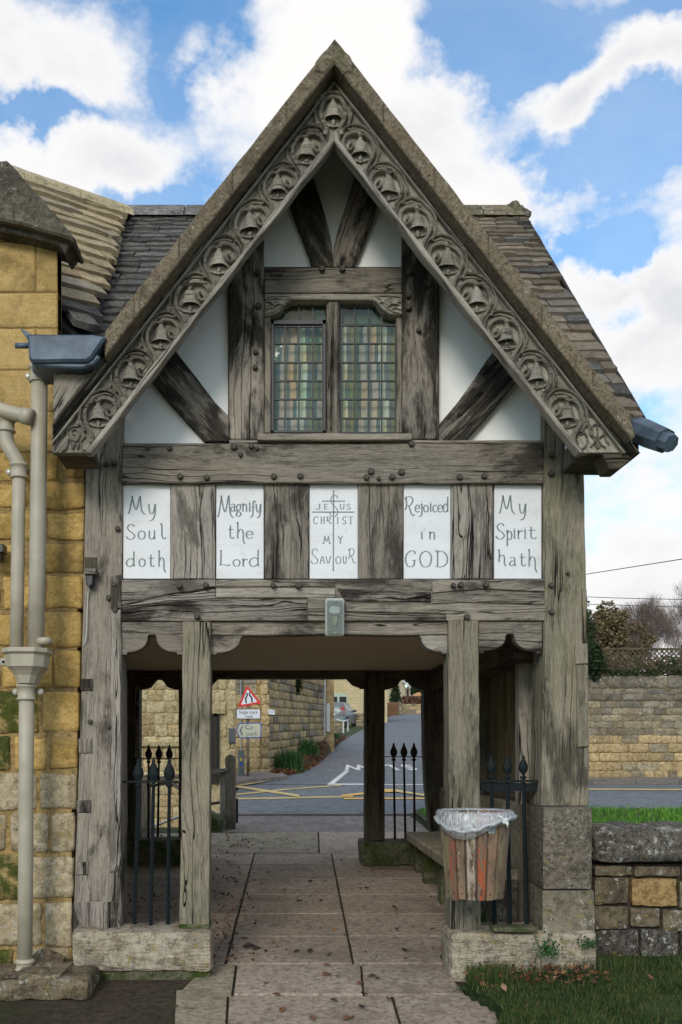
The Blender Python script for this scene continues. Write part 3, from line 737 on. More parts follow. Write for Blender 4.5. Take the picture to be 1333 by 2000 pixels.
# cottage at the end of that wall
hx = empty('lane_cottage', (2.6, 32.4, 1.6), 'narrow end of a golden cottage with white drainpipe beside the lane', 'house')
MB().box(P(634, 0, 32.3).x, P(653, 0, 32.3).x, 32.3, 34.0, 1.2, 4.6).build('wall', FARY, hx)
MB().tube([P(633.5, 1440, 32.0), P(634.5, 1300, 32.0)], .04, 8).build('drainpipe', WHITE, hx)
prism('door_frame', rect(638, 1374, 645, 1430), 32.2, .08, WHITE, hx)
# house with the sage green window
def ashlar(name, c1, c2, mortar, w, h):
    m, N, b = newmat(name); tc = N('NewGeometry').outputs['Position']; s = N('SeparateXYZ', {0: tc}).outputs
    v = N('CombineXYZ', {0: s[0], 1: s[2]}).outputs[0]
    br = N('TexBrick', {'Vector': v, 'Color1': (*c1, 1), 'Color2': (*c2, 1), 'Mortar': (*mortar, 1), 'Scale': 1.0, 'Mortar Size': .012, 'Brick Width': w, 'Row Height': h, 'Bias': 0.0})
    c = N.mix(N.m('MULTIPLY', N.rng(N.noise(tc, 1.2, 7, .65), .4, .7), .5), br.outputs['Color'], tuple(x*.7 for x in c1))
    setin(N, b, 'Base Color', c); setin(N, b, 'Roughness', .9); bump(N, b, br.outputs['Fac'], -.6, .02); return m
ASH = ashlar('pale_ashlar', (.50, .40, .22), (.58, .47, .28), (.36, .28, .16), .5, .24)
ASH2 = ashlar('pale_ashlar_far', (.44, .37, .25), (.50, .43, .30), (.34, .28, .18), .5, .24)
YH = 72.0
gh = empty('stone_house', (8, YH, 2.5), 'pale ashlar house with sage green arched window behind the parked car', 'house')
MB().box(P(560, 0, YH).x, P(757, 0, YH).x, YH, YH+8, 2.0, 8.2).build('wall', ASH, gh)
rf = MB(); xa, xb = P(560, 0, YH).x-.3, P(757, 0, YH).x+.3
rf.add([(xa, YH-.3, 8.1), (xb, YH-.3, 8.1), (xb, YH+4, 11.5), (xa, YH+4, 11.5), (xa, YH+8.3, 8.1), (xb, YH+8.3, 8.1)], [(0, 1, 2, 3), (3, 2, 5, 4), (1, 5, 2), (0, 3, 4)]).build('roof', TILEB, gh)
wn = prism('window', [(644, 1408), (644, 1359), (655, 1355), (668, 1354), (680, 1359), (680, 1408)], YH-.05, .1, GREENW, gh)
for a, b in ((647, 659), (663.5, 677)):
    for c, d in ((1361, 1373), (1375, 1389), (1391, 1405)): prism('pane', rect(a, c, b, d), YH-.09, .03, DARK, wn)
# low roadside walls and handrail in front of it
w1 = empty('roadside_wall', (3.5, 50, 2.2), 'short mossy stone wall between the cottage and the white handrail', 'wall')
cw = MB(); cw.box(P(645, 0, 50).x, P(669, 0, 50).x, 50.05, 50.4, P(0, 1450, 50).z, P(0, 1409, 50).z).build('wall_core', MORT, w1)
walling(w1, (0, 50.05, 0), (1, 0, 0), rowspx([1406, 1413, 1419, 1426, 1433, 1441], 50), P(645, 0, 50).x, P(669, 0, 50).x, .2, .42, [FARG, FARW], .05, .02)
w2 = empty('garden_wall', (5.5, 63, 2.2), 'rough low stone wall right of the parked car below the green window', 'wall')
cw = MB(); cw.box(P(688, 0, 63).x, P(730, 0, 63).x, 63.05, 63.4, P(0, 1430, 63).z, P(0, 1397, 63).z).build('wall_core', MORT, w2)
walling(w2, (0, 63.05, 0), (1, 0, 0), rowspx([1393, 1400, 1406, 1412, 1418, 1424], 63), P(688, 0, 63).x, P(730, 0, 63).x, .22, .5, [FARG, FARW], .06, .02)
hr = empty('handrail', tuple(P(674, 1434, 49.0)), 'small white handrail at the entrance beside the parked car', 'handrail')
m = MB(); m.tube([P(671, 1432, 49), P(671, 1409, 49), P(658, 1406, 49)], .045, 6); m.build('rail', WHITE, hr)
m = MB(); m.tube([P(671.5, 1409, 49), P(680, 1407, 51), P(680, 1429, 51)], .045, 6); m.build('rail', WHITE, hr)
# far end of the lane
YF = 118.0
h3 = empty('stone_house', (17, YF, 6), 'gabled stone house at the top of the lane above the brown fence', 'house')
gx0, gx1 = P(752, 0, YF).x, P(792, 0, YF).x
g = MB(); g.add([(gx0-3, YF, 4), (gx1, YF, 4), (gx1, YF, P(0, 1333, YF).z), (gx0-1, YF, P(0, 1312, YF).z+1.5), (gx0-3, YF+8, 4), (gx1, YF+8, 4), (gx1, YF+8, P(0, 1333, YF).z), (gx0-1, YF+8, P(0, 1312, YF).z+1.5)],
                [(0, 1, 2, 3), (1, 5, 6, 2), (0, 3, 7, 4)]); g.build('wall', ASH2, h3)
MB().box(gx1, P(803, 0, YF).x, YF+.5, YF+8, 4, P(0, 1342, YF).z).build('wall', ASH2, h3)
r = MB(); r.add([(gx0-1, YF-.4, P(0, 1312, YF).z+1.6), (gx1+.3, YF-.4, P(0, 1334, YF).z), (gx1+.3, YF+8.4, P(0, 1334, YF).z), (gx0-1, YF+8.4, P(0, 1312, YF).z+1.6),
                 (gx0-1, YF-.4, P(0, 1312, YF).z+1.9), (gx1+.3, YF-.4, P(0, 1332, YF).z), (gx1+.3, YF+8.4, P(0, 1332, YF).z), (gx0-1, YF+8.4, P(0, 1312, YF).z+1.9)],
                [(3, 2, 1, 0), (4, 5, 6, 7), (0, 1, 5, 4), (1, 2, 6, 5)]); r.build('roof', TILEB, h3)
prism('eaves_board', [(787, 1327), (803, 1341), (803, 1344), (787, 1331)], YF-.6, .3, WHITE, h3)
prism('window', rect(795, 1346, 799, 1360), YF+.4, .1, DARK, h3)
h4 = empty('bungalow', (21, 150, 7), 'small house with an orange tiled roof beyond the copper hedge', 'house')
MB().box(P(806, 0, 150).x, P(835, 0, 150).x, 150, 156, 4, P(0, 1362, 150).z).build('wall', ASH2, h4)
q = [P(805, 1360, 149), P(818, 1352, 152), P(835, 1360, 149)]
MB().add([q[0], q[2], q[1], q[0]+Vector((0, 7, 0)), q[2]+Vector((0, 7, 0)), q[1]+Vector((0, 3, 0))], [(0, 1, 2), (0, 2, 5, 3), (1, 4, 5, 2)]).build('roof', plain('orange_roof_tile', (.5, .26, .09), .8), h4)
fb = empty('board_fence', (14, 100, 5), 'brown board fence on the left side of the lane near its top', 'fence')
xa = P(755, 0, 100).x; xb = P(782, 0, 104).x
fm = plain('brown_boards', (.20, .095, .045), .85, 0, .2, 1)
for i in range(9):
    t0, t1 = i/9, (i+1)/9-.01; ya = 100+4*t0
    MB().box(xa+(xb-xa)*t0, xa+(xb-xa)*t1, ya, ya+.06, 4.6, P(0, 1372, 100).z+.02*i).build('board', fm, fb)
for px_ in (755, 781): MB().box(P(px_, 0, 99.8).x-.1, P(px_, 0, 99.8).x+.1, 99.8, 100, 4.4, P(0, 1370, 100).z).build('post', FENCEW, fb)
fw2 = empty('far_garden_wall', (18, 112, 6), 'low pale stone wall under the copper hedge at the top of the lane', 'wall')
MB().box(P(786, 0, 112).x, P(840, 0, 112).x, 112.05, 112.5, 4.8, P(0, 1377, 112).z).build('wall_core', FARY, fw2)
walling(fw2, (0, 112.05, 0), (1, 0, 0), rowspx([1375, 1380, 1386, 1394], 112), P(786, 0, 112).x, P(840, 0, 112).x, .5, .9, [FARG, FARY, FARW], .06, .03)
# ------------------------------------------------------------------ lych gate
YG = 5.5
G = empty('lych_gate', (.32, 7.2, .1), 'timber framed lychgate with bell-carved gable boards, leaded window and painted verse panels', 'lychgate')
def T(name, px, Y=YG, d=.14, mat=OAK, **k): return prism(name, px, Y, d, mat, G, **k)
# corner posts
T('corner_post', [(172, 850), (205, 815), (243, 770), (240, 900), (236, 1240), (236, 1822), (143, 1822), (155, 1480), (163, 1150), (168, 890)], 5.49, .24, OAK, grain=88)
T('corner_post', [(1062, 790), (1100, 810), (1140, 850), (1143, 1000), (1148, 1240), (1152, 1575), (1058, 1575), (1063, 1250)], 5.49, .24, OAKG, grain=89)
T('post_facing', [(212, 1195), (236, 1190), (236, 1700), (214, 1705), (216, 1400)], 5.478, .02, OAKB, grain=90)
T('post_facing', [(216, 1125), (236, 1122), (236, 1188), (216, 1188)], 5.470, .03, OAK, grain=90)
T('post_facing', [(1128, 1302), (1150, 1300), (1152, 1458), (1130, 1460)], 5.472, .03, OAKG, grain=90)
T('post_facing', [(1124, 1262), (1149, 1258), (1150, 1296), (1126, 1298)], 5.474, .03, OAKG, grain=90)
T('post_facing', [(1138, 1150), (1147, 1150), (1148, 1255), (1139, 1255)], 5.476, .03, OAKG, grain=90)
for (a, b, c, d) in ((157, 1326, 182, 1350), (153, 1443, 180, 1472), (150, 1563, 178, 1588), (147, 1684, 172, 1710), (165, 1088, 190, 1122)):
    T('repair_block', rect(a, b, c, d), 5.482, .02, random.choice([OAKD, OAKS, OAK]), grain=90)
T('post_foot', [(143.5, 1762), (229, 1762), (226, 1823), (143, 1823)], 5.484, .03, OAKS, grain=90)
# gable posts
T('gable_post', [(448, 858), (447, 560), (470, 520), (516, 462), (516, 858)], 5.488, .15, OAKS, grain=89)
T('gable_post', [(787, 858), (787, 440), (830, 500), (857, 540), (858, 858)], 5.488, .15, OAKS, grain=91)
T('collar_beam', rect(517, 522, 786, 571), 5.487, .15, OAK)
T('bresummer', [(240, 866), (1062, 866), (1063, 943), (238, 943)], 5.462, .20, OAK)
T('bresummer_fillet', [(448, 859), (1062, 859), (1062, 865), (448, 865)], 5.472, .15, OAKB)
# curved struts under the apex
def ribbon(l, r): return l+r[::-1]
T('strut', ribbon([(560, 378), (577, 425), (594, 470), (605, 500), (611, 521)], [(612, 345), (630, 400), (641, 440), (649, 478), (651, 521)]), 5.492, .12, OAKS, grain=-70)
T('strut', ribbon([(746, 378), (729, 425), (712, 470), (700, 500), (690, 521)], [(694, 345), (676, 400), (663, 440), (653, 478), (652, 521)]), 5.492, .12, OAKS, grain=70)
# straight braces
T('brace', [(285, 728), (340, 680), (385, 738), (420, 785), (447, 812), (447, 862), (400, 862), (370, 830), (330, 785)], 5.494, .12, OAKS, grain=-46)
T('brace', [(1022, 728), (968, 680), (930, 735), (895, 785), (858, 828), (858, 862), (910, 862), (945, 822), (985, 775)], 5.494, .12, OAKS, grain=46)
# limewashed infill
for i, poly in enumerate(([(244, 866), (430, 866), (275, 700), (225, 760)], [(300, 705), (446, 812), (446, 520), (400, 560)], [(516, 521), (640, 521), (560, 380), (505, 450)],
             [(640, 521), (672, 521), (720, 330), (655, 240), (590, 330)], [(664, 521), (787, 521), (795, 440), (740, 370)], [(858, 828), (1000, 705), (900, 560), (858, 520)], [(880, 866), (1062, 866), (1080, 770), (1030, 700)])):
    T('plaster_panel', poly, 5.530+.0035*i, .03, PLAS, bevel=.001, jit=0, grain=0)
# studs and painted panels
for a, b in ((334, 421), (516.5, 604), (700, 788), (882, 964)):
    T('stud', [(a, 944), (b, 944), (b-1, 1131), (a, 1131)], 5.494, .15, random.choice([OAK, OAKB, OAK]), grain=90)
# bottom beam built up of several old boards
T('lower_beam', [(236, 1132), (1065, 1131), (1066, 1213), (236, 1213)], 5.498, .2, OAK)
for pl, y in (([(237, 1133), (421, 1132), (421, 1148), (340, 1158), (237, 1182)], 5.487), ([(422, 1133), (655, 1132), (655, 1146), (422, 1145)], 5.489), ([(422, 1149), (655, 1149), (655, 1167), (422, 1167)], 5.483),
              ([(237, 1190), (330, 1176), (421, 1171), (600, 1173), (600, 1212), (237, 1213)], 5.485), ([(237, 1184), (420, 1150), (421, 1168), (330, 1173), (237, 1187)], 5.488), ([(660, 1150), (842, 1157), (842, 1176), (675, 1173)], 5.484),
              ([(676, 1179), (870, 1182), (900, 1178), (1066, 1184), (1065, 1212), (873, 1212), (871, 1199), (676, 1194)], 5.483), ([(602, 1196), (870, 1201), (870, 1212), (602, 1212)], 5.486), ([(845, 1133), (1065, 1132), (1065, 1155), (940, 1150), (845, 1158)], 5.484),
              ([(845, 1160), (940, 1153), (1065, 1158), (1065, 1181), (900, 1176), (845, 1179)], 5.488), ([(602, 1149), (640, 1149), (640, 1194), (602, 1194)], 5.487)):
    T('facing_board', pl, y, .02, random.choice([OAK, OAKB, OAKS, OAK]), grain=random.uniform(-1, 3), bevel=.0035)
T('head_board', [(411, 1214), (876, 1214), (876, 1239), (760, 1241), (640, 1238), (520, 1241), (411, 1240)], 5.515, .11, OAK)
def spandrel(pts, mat=OAK, Y=5.50): T('bracket', pts, Y, .09, mat, grain=0, bevel=.004, jit=.001)
# ogee-like bracket outlines
def brk(x0, x1, yt, yb, flip):     # curve from the tip (x1, yt) down to the root (x0, yb)
    pts = []
    for i in range(11):
        a = PI/2*i/10; x = x0+(x1-x0)*math.cos(a); y = yt+(yb-yt)*math.sin(a)
        pts.append((x, y))
    return pts
def arch(x0, x1, yt, yb, ytop):
    xm = (x0+x1)/2; n = 4
    l = [(x0, ytop), (x0, yb+4), (x0+11, yb+4), (x0+11, yb)]+[(x0+15+(xm-9-x0-15)*math.sin(PI/2*t/9), yt+7+(yb-yt-8)*math.cos(PI/2*t/9)) for t in range(10)]+[(xm-8, yt+3), (xm-6, yt), (xm+6, yt), (xm+8, yt+3)]
    r = [(xm+9+(x1-15-xm-9)*(1-math.cos(PI/2*t/9)), yt+7+(yb-yt-8)*math.sin(PI/2*t/9)) for t in range(10)]
    r = [(x1-15-(x1-15-xm-9)*math.sin(PI/2*(9-t)/9), yt+7+(yb-yt-8)*math.cos(PI/2*(9-t)/9)) for t in range(10)]
    return l+r+[(x1-11, yb), (x1-11, yb+4), (x1, yb+4), (x1, ytop)]
spandrel(arch(237, 357, 1240, 1275, 1214)); spandrel(arch(935, 1060, 1238, 1272, 1213))
def half(x0, x1, yt, yb):
    s = 1 if x1 > x0 else -1
    return [(x0, yt-1), (x0, yb+3), (x0+12*s, yb+3), (x0+12*s, yb)]+[(x0+16*s+(x1-4*s-x0-16*s)*math.sin(PI/2*t/9), yt+5+(yb-yt-6)*math.cos(PI/2*t/9)) for t in range(10)]+[(x1-2*s, yt+3), (x1, yt+2), (x1, yt-1)]
spandrel(half(411, 474, 1242, 1276), OAK, 5.525); spandrel(half(876, 820, 1242, 1274), OAKB, 5.525)
# inner posts
T('door_post', [(357, 1214), (411, 1214), (410, 1500), (408, 1818), (351, 1818), (355, 1500)], 5.465, .17, OAKG, grain=90)
T('door_post', [(877, 1211), (935, 1211), (938, 1500), (940, 1820), (881, 1820), (877, 1500)], 5.465, .17, OAKG, grain=90)
T('post_shoe', [(349, 1806), (409, 1806), (409, 1823), (349, 1823)], 5.455, .18, SILLG)
# pegs
pegm = MB().lathe((0, 0, 0), [(.017, .03), (.0175, -.012), (.014, -.021)], 9, 'Y'); pg = mk('peg', pegm.v, pegm.f, PEG, None, Matrix.Identity(4)); PEGME = pg.data; bpy.data.objects.remove(pg)
for (x, y, s) in [(457, 873, 1.1), (491, 872, .9), (470, 888, .8), (502, 876, .7), (352, 931, 1), (404, 933, 1), (535, 931, 1), (587, 930, 1), (716, 933, 1.0), (740, 935, .7), (766, 932, 1), (784, 922, 1.1), (725, 921, 1.1), (898, 932, 1), (946, 930, 1),
               (350, 1144, 1), (402, 1143, 1), (534, 1143, .9), (583, 1144, 1), (886, 1143, .8), (901, 1142, 1), (950, 1142, 1), (385, 1204, 1), (913, 1205, 1), (290, 876, .8), (332, 876, .9), (804, 867, 1)]:
    inst('peg', PEGME, Matrix.Translation(P(x, y, 5.46)) @ Matrix.Diagonal((s, 1, s, 1)), G)
for (x, y, s) in [(500, 688, .9), (499, 718, .9), (505, 598, 1.1), (504, 533, 1.0), (798, 533, 1), (797, 578, .9), (797, 601, 1.1), (818, 646, .8), (629, 526, 1), (669, 526, 1), (700, 1500, 0), (223, 1142, .9), (225, 1192, .9), (213, 1168, .9), (230, 1033, .9), (224, 905, .9), (208, 907, .9), (1078, 890, 1), (1077, 925, 1), (1077, 1143, .9), (1078, 1195, .9), (176, 1410, .8), (1110, 1120, .6), (212, 1420, .6)]:
    if s: inst('peg', PEGME, Matrix.Translation(P(x, y, 5.482)) @ Matrix.Diagonal((s, 1, s, 1)), G)
# ---- leaded window
wf = T('window_frame', rect(517, 845, 529, 606), 5.50, .07, OAK, grain=90)
def W(name, px, Y, d, mat, **k): return prism(name, px, Y, d, mat, wf, **k)
W('jamb', rect(775, 606, 786, 845), 5.50, .07, OAK, grain=90)
mu = MB()
def mullion(): 
    x0, x1 = P(639, 0, 5.485).x, P(664, 0, 5.485).x; xc = (x0+x1)/2; hw = (x1-x0)/2
    prof = [(-hw, .07), (-hw, .03), (-hw*.55, .005), (-.006, .012), (0, 0), (.006, .012), (hw*.55, .005), (hw, .03), (hw, .07)]
    za, zb = P(0, 845, 5.485).z, P(0, 588, 5.485).z; v = []; n = len(prof)
    for z in (za, zb): v += [(xc+a, 5.485+b, z) for a, b in prof]
    f = [(i, i+1, n+i+1, n+i) for i in range(n-1)]+[(n-1, 0, n, 2*n-1)]
    c = Matrix.Translation((xc, 5.485, (za+zb)/2)) @ Matrix.Rotation(-PI/2, 4, 'Y')
    mk('mullion', v, f, OAK, wf, c)
mullion()
head = [(517, 573), (786, 573), (786, 613), (776, 614), (764, 612), (752, 607), (742, 597), (736, 589), (730, 586), (728, 585), (667, 585), (638, 584), (573, 584), (566, 585), (565, 588), (560, 590), (552, 600), (544, 609), (534, 613), (517, 616)]
W('carved_head', head, 5.476, .09, OAKC, grain=0, jit=.001)
for s, cx in ((1, 540), (-1, 763)):      # carved flowers in the corners
    m = MB(); c = P(cx, 589, 5.468)
    for k in range(9):
        a = 2*PI*k/9+.2; L = (.035 if k % 2 else .05)
        d = Vector((math.cos(a), 0, math.sin(a))); e = Vector((-d.z, 0, d.x))
        tip = c+Vector((d.x*L*1.25, .004, d.z*L*.62)); b0 = c+d*.006
        mid = c+Vector((d.x*L*.7, -.010, d.z*L*.42))
        w_ = e*.009
        m.add([b0, mid+w_, tip, mid-w_, c+Vector((0, .012, 0))], [(0, 1, 2, 3), (0, 4, 1), (1, 4, 2), (2, 4, 3), (3, 4, 0)])
    m.lathe((c.x, c.y, c.z), [(.009, .01), (.009, -.006), (.004, -.012)], 8, 'Y')
    m.tube([P(cx-22*s, 580, 5.472), P(cx-2*s, 577, 5.468), P(cx+30*s, 577, 5.472)], .003, 5)
    m.tube([P(cx-20*s, 611, 5.470), P(cx-6*s, 608, 5.468), P(cx+8*s, 598, 5.468), P(cx+20*s, 583, 5.470), P(cx+30*s, 578, 5.472)], .004, 5)
    m.tube([P(cx-21*s, 604, 5.470), P(cx-9*s, 599, 5.467), P(cx-2*s, 603, 5.470)], .004, 5)
    m.build('carved_flower', OAKC, wf)
# dark iron casement on the left
for (a, b, c, d) in ((529.5, 624, 535.5, 845), (630, 624, 637, 845), (529.5, 624, 637, 633), (529.5, 840, 637, 845)): W('casement', rect(a, b, c, d), 5.527, .025, BLACKP, jit=0, bevel=.002)
def pane_grid(xs_, ys_, Y):
    for j, (ya, yb) in enumerate(zip(ys_, ys_[1:])):
        for i, (xa, xb_) in enumerate(zip(xs_, xs_[1:])):
            p = [P(xa, ya, Y), P(xb_, ya, Y), P(xb_, yb, Y), P(xa, yb, Y)]; t = [random.uniform(-.0018, .0018) for _ in range(2)]
            v = [q+Vector((0, t[0]*(1 if q.x > p[0].x+.01 else -1)+t[1]*(1 if q.z > p[2].z+.01 else -1), 0)) for q in p]
            mk('pane', v, [(0, 1, 2, 3)], random.choice(WGLASS), wf)
xsL = [535, 557, 584, 611, 631]; ysL = [638, 671, 708, 744, 780, 817, 845]
xsR = [667, 693, 720, 746, 773]; ysR = [600, 635, 671, 708, 744, 780, 817, 845]
pane_grid(xsL, ysL, 5.545); pane_grid([535, 557, 584, 611, 636], [596, 626], 5.549); pane_grid(xsR, ysR, 5.545)
cm = MB()
def bar(xa, ya, xb_, yb, Y, w):
    p, q = P(xa, ya, Y), P(xb_, yb, Y); cm.box(min(p.x, q.x)-w, max(p.x, q.x)+w, Y-.003, Y+.008, min(p.z, q.z)-w, max(p.z, q.z)+w)
for x in xsL: bar(x, 636, x, 845, 5.540, .0044)
for y in ysL: bar(533, y, 633, y, 5.5405, .0044)
for x in (557, 584, 611): bar(x, 590, x, 626, 5.543, .0044)
for x in xsR: bar(x, 590, x, 845, 5.540, .0044)
for y in ysR: bar(665, y, 775, y, 5.5405, .0044)
cm.build('lead_came', LEADC, wf)
m = MB(); xa, xb_ = P(525, 0, 5.6).x, P(782, 0, 5.6).x; zt, zb = P(0, 590, 5.6).z, P(0, 860, 5.6).z; v = []; n = 90
for i in range(n+1):
    x = xa+(xb_-xa)*i/n; y = 5.60+.004*math.sin(i*.9)+.002*math.sin(i*2.3)
    v += [(x, y, zb), (x, y, zt)]
mk('curtain', v, [(2*i, 2*i+2, 2*i+3, 2*i+1) for i in range(n)], CURT, wf, Matrix.Translation(((xa+xb_)/2, 5.6, (zt+zb)/2)), True)
W('upper_backing', rect(515, 560, 790, 634), 5.585, .02, plain('dark_backing', (.10, .12, .10), .9), jit=0)  # dark grey-green sheet that darkens the top row of panes
T('window_sill', [(503, 846), (806, 846), (806, 859), (503, 859)], 5.43, .13, OAK, grain=0)

# ---- calligraphy strokes (each glyph in its own unit box, y up)
GL = {
 'M': [[(0, 0), (.10, .10), (.28, 1)], [(.24, 1), (.48, .22), (.70, 1)], [(.66, 1), (.76, 1)], [(.72, 1), (.78, .30), (.86, .06), (1, -.06)], [(.20, 1), (.30, 1)]],
 'y': [[(.05, 1), (.12, .6), (.30, .42), (.58, .48), (.80, .98)], [(.84, 1), (.80, .45), (.55, .08), (.10, .0)]],
 'S': [[(.92, .84), (.72, .98), (.40, .98), (.14, .80), (.30, .58), (.70, .42), (.95, .22), (.72, .03), (.30, .0), (.04, .14), (.02, .20)]],
 'o': [[(.5, 1), (.12, .80), (.02, .45), (.2, .08), (.5, 0), (.82, .1), (.98, .5), (.85, .85), (.5, 1)]],
 'u': [[(.02, .98), (.14, .98), (.14, .25), (.35, .02), (.62, .04), (.86, .30)], [(.74, .98), (.86, .98), (.86, .10), (1, .02)]],
 'l': [[(.05, .97), (.30, 1), (.34, .3), (.50, .05), (.78, .0), (1, .10)]],
 'd': [[(.80, 1), (.86, .99), (.84, .4), (.88, .05), (1, .02)], [(.82, .45), (.55, .56), (.2, .48), (.02, .26), (.16, .04), (.48, 0), (.82, .16)]],
 't': [[(.35, 1), (.34, .25), (.46, .03), (.72, .0), (.95, .10)], [(.02, .68), (.90, .70)]],
 'h': [[(.02, .99), (.14, 1), (.12, .30)], [(.04, .28), (.22, .28)], [(.13, .52), (.40, .70), (.70, .66), (.80, .45), (.80, .18), (1, 0)]],
 'a': [[(.12, .90), (.45, 1), (.78, .85), (.80, .2), (1, .0)], [(.80, .55), (.40, .58), (.06, .34), (.14, .06), (.45, .02), (.80, .25)]],
 'g': [[(.45, 1), (.12, .86), (.14, .60), (.46, .48), (.76, .60), (.78, .88), (.45, 1)], [(.70, .94), (1, 1)], [(.22, .52), (.20, .40), (.70, .34), (.90, .16), (.55, 0), (.10, .04), (.12, .22), (.3, .36)]],
 'n': [[(.02, .96), (.16, .96), (.16, 0)], [(.04, 0), (.30, 0)], [(.16, .70), (.42, .98), (.74, .88), (.80, .5), (.80, 0)], [(.68, 0), (.96, 0)]],
 'i': [[(.2, .72), (.5, .74), (.5, 0)], [(.15, 0), (.9, 0)], [(.46, .98), (.54, .94)]],
 'f': [[(.95, .90), (.75, 1), (.55, .88), (.52, .4), (.42, .1), (.05, .0)], [(.25, .62), (.9, .62)]],
 'e': [[(.05, .50), (.95, .56), (.80, .92), (.45, 1), (.10, .78), (.02, .42), (.22, .06), (.58, 0), (.95, .16)]],
 'L': [[(.05, 1), (.26, 1)], [(.16, 1), (.14, .2), (.05, .04)], [(.02, .04), (.40, .07), (.80, .01), (1, .10)]],
 'r': [[(.02, .96), (.22, .96), (.22, 0)], [(.04, 0), (.46, 0)], [(.22, .62), (.50, .94), (.80, .98), (.95, .84)]],
 'j': [[(.5, .76), (.82, .78), (.80, .2), (.55, .02), (.05, .0)], [(.80, 1), (.86, .97)]],
 'c': [[(.92, .86), (.60, 1), (.20, .86), (.03, .45), (.20, .08), (.55, 0), (.95, .12)]],
 'G': [[(.90, .80), (.82, .97), (.50, 1), (.15, .80), (.03, .42), (.20, .08), (.52, 0), (.80, .12), (.82, .40)], [(.60, .42), (.98, .42)]],
 'O': [[(.5, 1), (.14, .82), (.02, .46), (.2, .08), (.5, 0), (.82, .1), (.98, .5), (.85, .85), (.5, 1)]],
 'D': [[(.02, .98), (.20, .96), (.22, .03)], [(.05, .02), (.50, 0), (.88, .18), (.98, .52), (.80, .86), (.42, 1), (.20, .86)]],
 'p': [[(.02, .98), (.20, .98), (.20, 0)], [(.05, 0), (.40, 0)], [(.20, .84), (.50, 1), (.88, .88), (.94, .62), (.72, .42), (.22, .46)]],
 'R': [[(.14, 1), (.18, .5), (.02, .30)], [(.0, .88), (.30, 1), (.70, .96), (.80, .76), (.55, .56), (.20, .54)], [(.40, .55), (.62, .2), (.82, .02), (1, .08)]],
 'J': [[(.60, 1), (1, 1)], [(.82, 1), (.80, .25), (.50, .0), (.10, .06), (.02, .2)]],
 'E': [[(.15, 1), (.12, 0)], [(0, 1), (.95, 1)], [(.12, .52), (.70, .52)], [(0, 0), (1, .04)]],
 'U': [[(0, 1), (.28, 1)], [(.14, 1), (.16, .28), (.40, .0), (.68, .08), (.84, .35), (.86, 1)], [(.72, 1), (1, 1)]],
 'C': [[(.95, .78), (.85, .97), (.50, 1), (.15, .80), (.03, .45), (.20, .08), (.55, 0), (.95, .12)]],
 'H': [[(.14, 1), (.14, 0)], [(.84, 1), (.84, 0)], [(.14, .52), (.84, .52)], [(0, 1), (.28, 1)], [(.7, 1), (1, 1)], [(0, 0), (.28, 0)], [(.7, 0), (1, 0)]],
 'I': [[(.5, 1), (.5, 0)], [(.1, 1), (.9, 1)], [(.1, 0), (.9, 0)]],
 'T': [[(.5, 1), (.5, 0)], [(0, .94), (.1, 1), (.95, 1)], [(.3, 0), (.7, 0)]],
 'Y': [[(.04, 1), (.48, .5), (.48, 0)], [(.92, 1), (.48, .5)], [(-.05, 1), (.2, 1)], [(.8, 1), (1, 1)], [(.3, 0), (.66, 0)]],
 'A': [[(.05, 0), (.48, 1), (.92, 0)], [(.24, .38), (.74, .38)], [(-.05, 0), (.2, 0)], [(.75, 0), (1.05, 0)]],
 'V': [[(.05, 1), (.50, 0), (.95, 1)], [(-.05, 1), (.2, 1)], [(.8, 1), (1.05, 1)]],
 'm': [[(0, 0), (.14, .04), (.28, 1)], [(.28, 1), (.52, .28), (.74, 1)], [(.74, 1), (.88, .02), (1, 0)], [(-.04, 0), (.2, 0)], [(.78, 0), (1, 0)]],
 's': [[(.90, .84), (.70, 1), (.36, .98), (.14, .78), (.32, .56), (.72, .42), (.92, .20), (.66, .02), (.26, .0), (.04, .16)]],
}
YP = 5.512
def glyph(mb, ch, box, wmax, wmin):
    x0, y0, x1, y1 = box; Y = YP-.0012
    for st_ in GL[ch]:
        pts = [P(x0+(x1-x0)*a, y1-(y1-y0)*b, Y) for a, b in st_]
        pts = spline(pts, 5) if len(pts) > 2 else [pts[0].lerp(pts[1], t/3) for t in range(4)]
        n = len(pts); L, R = [], []
        for i, p in enumerate(pts):
            t = (pts[min(i+1, n-1)]-pts[max(i-1, 0)]).normalized(); nn = Vector((-t.z, 0, t.x))
            w = (wmin+(wmax-wmin)*abs(t.z)**1.2)/2
            L.append(p+nn*w); R.append(p-nn*w)
        k = len(mb.v); mb.v += [tuple(q) for q in L+R]
        for i in range(n-1): mb.f.append((k+i, k+n+i, k+n+i+1, k+i+1))
def panel(x0, x1, words, ox, oy, s, wmx=.0085, wmn=.0034, extra=None):
    pn = T('inscribed_panel', rect(x0, 944.5, x1, 1130.5), YP, .03, PANEL, bevel=.002, jit=.0006)
    mb = MB()
    for ch, a, b, c, d in words: glyph(mb, ch, (ox+a/s, oy+b/s, ox+c/s, oy+d/s), wmx, wmn)
    if extra: extra(mb)
    o = mb.build('lettering', INK, pn)
    return pn
panel(240.5, 333, [('M', 85, 375, 185, 472), ('y', 203, 418, 250, 513), ('S', 78, 533, 128, 618), ('o', 145, 570, 185, 617), ('u', 203, 572, 243, 617), ('l', 268, 533, 303, 615), ('d', 78, 692, 128, 772), ('o', 150, 728, 185, 772), ('t', 205, 705, 240, 772), ('h', 258, 688, 300, 805)], 220, 840, 2.898)
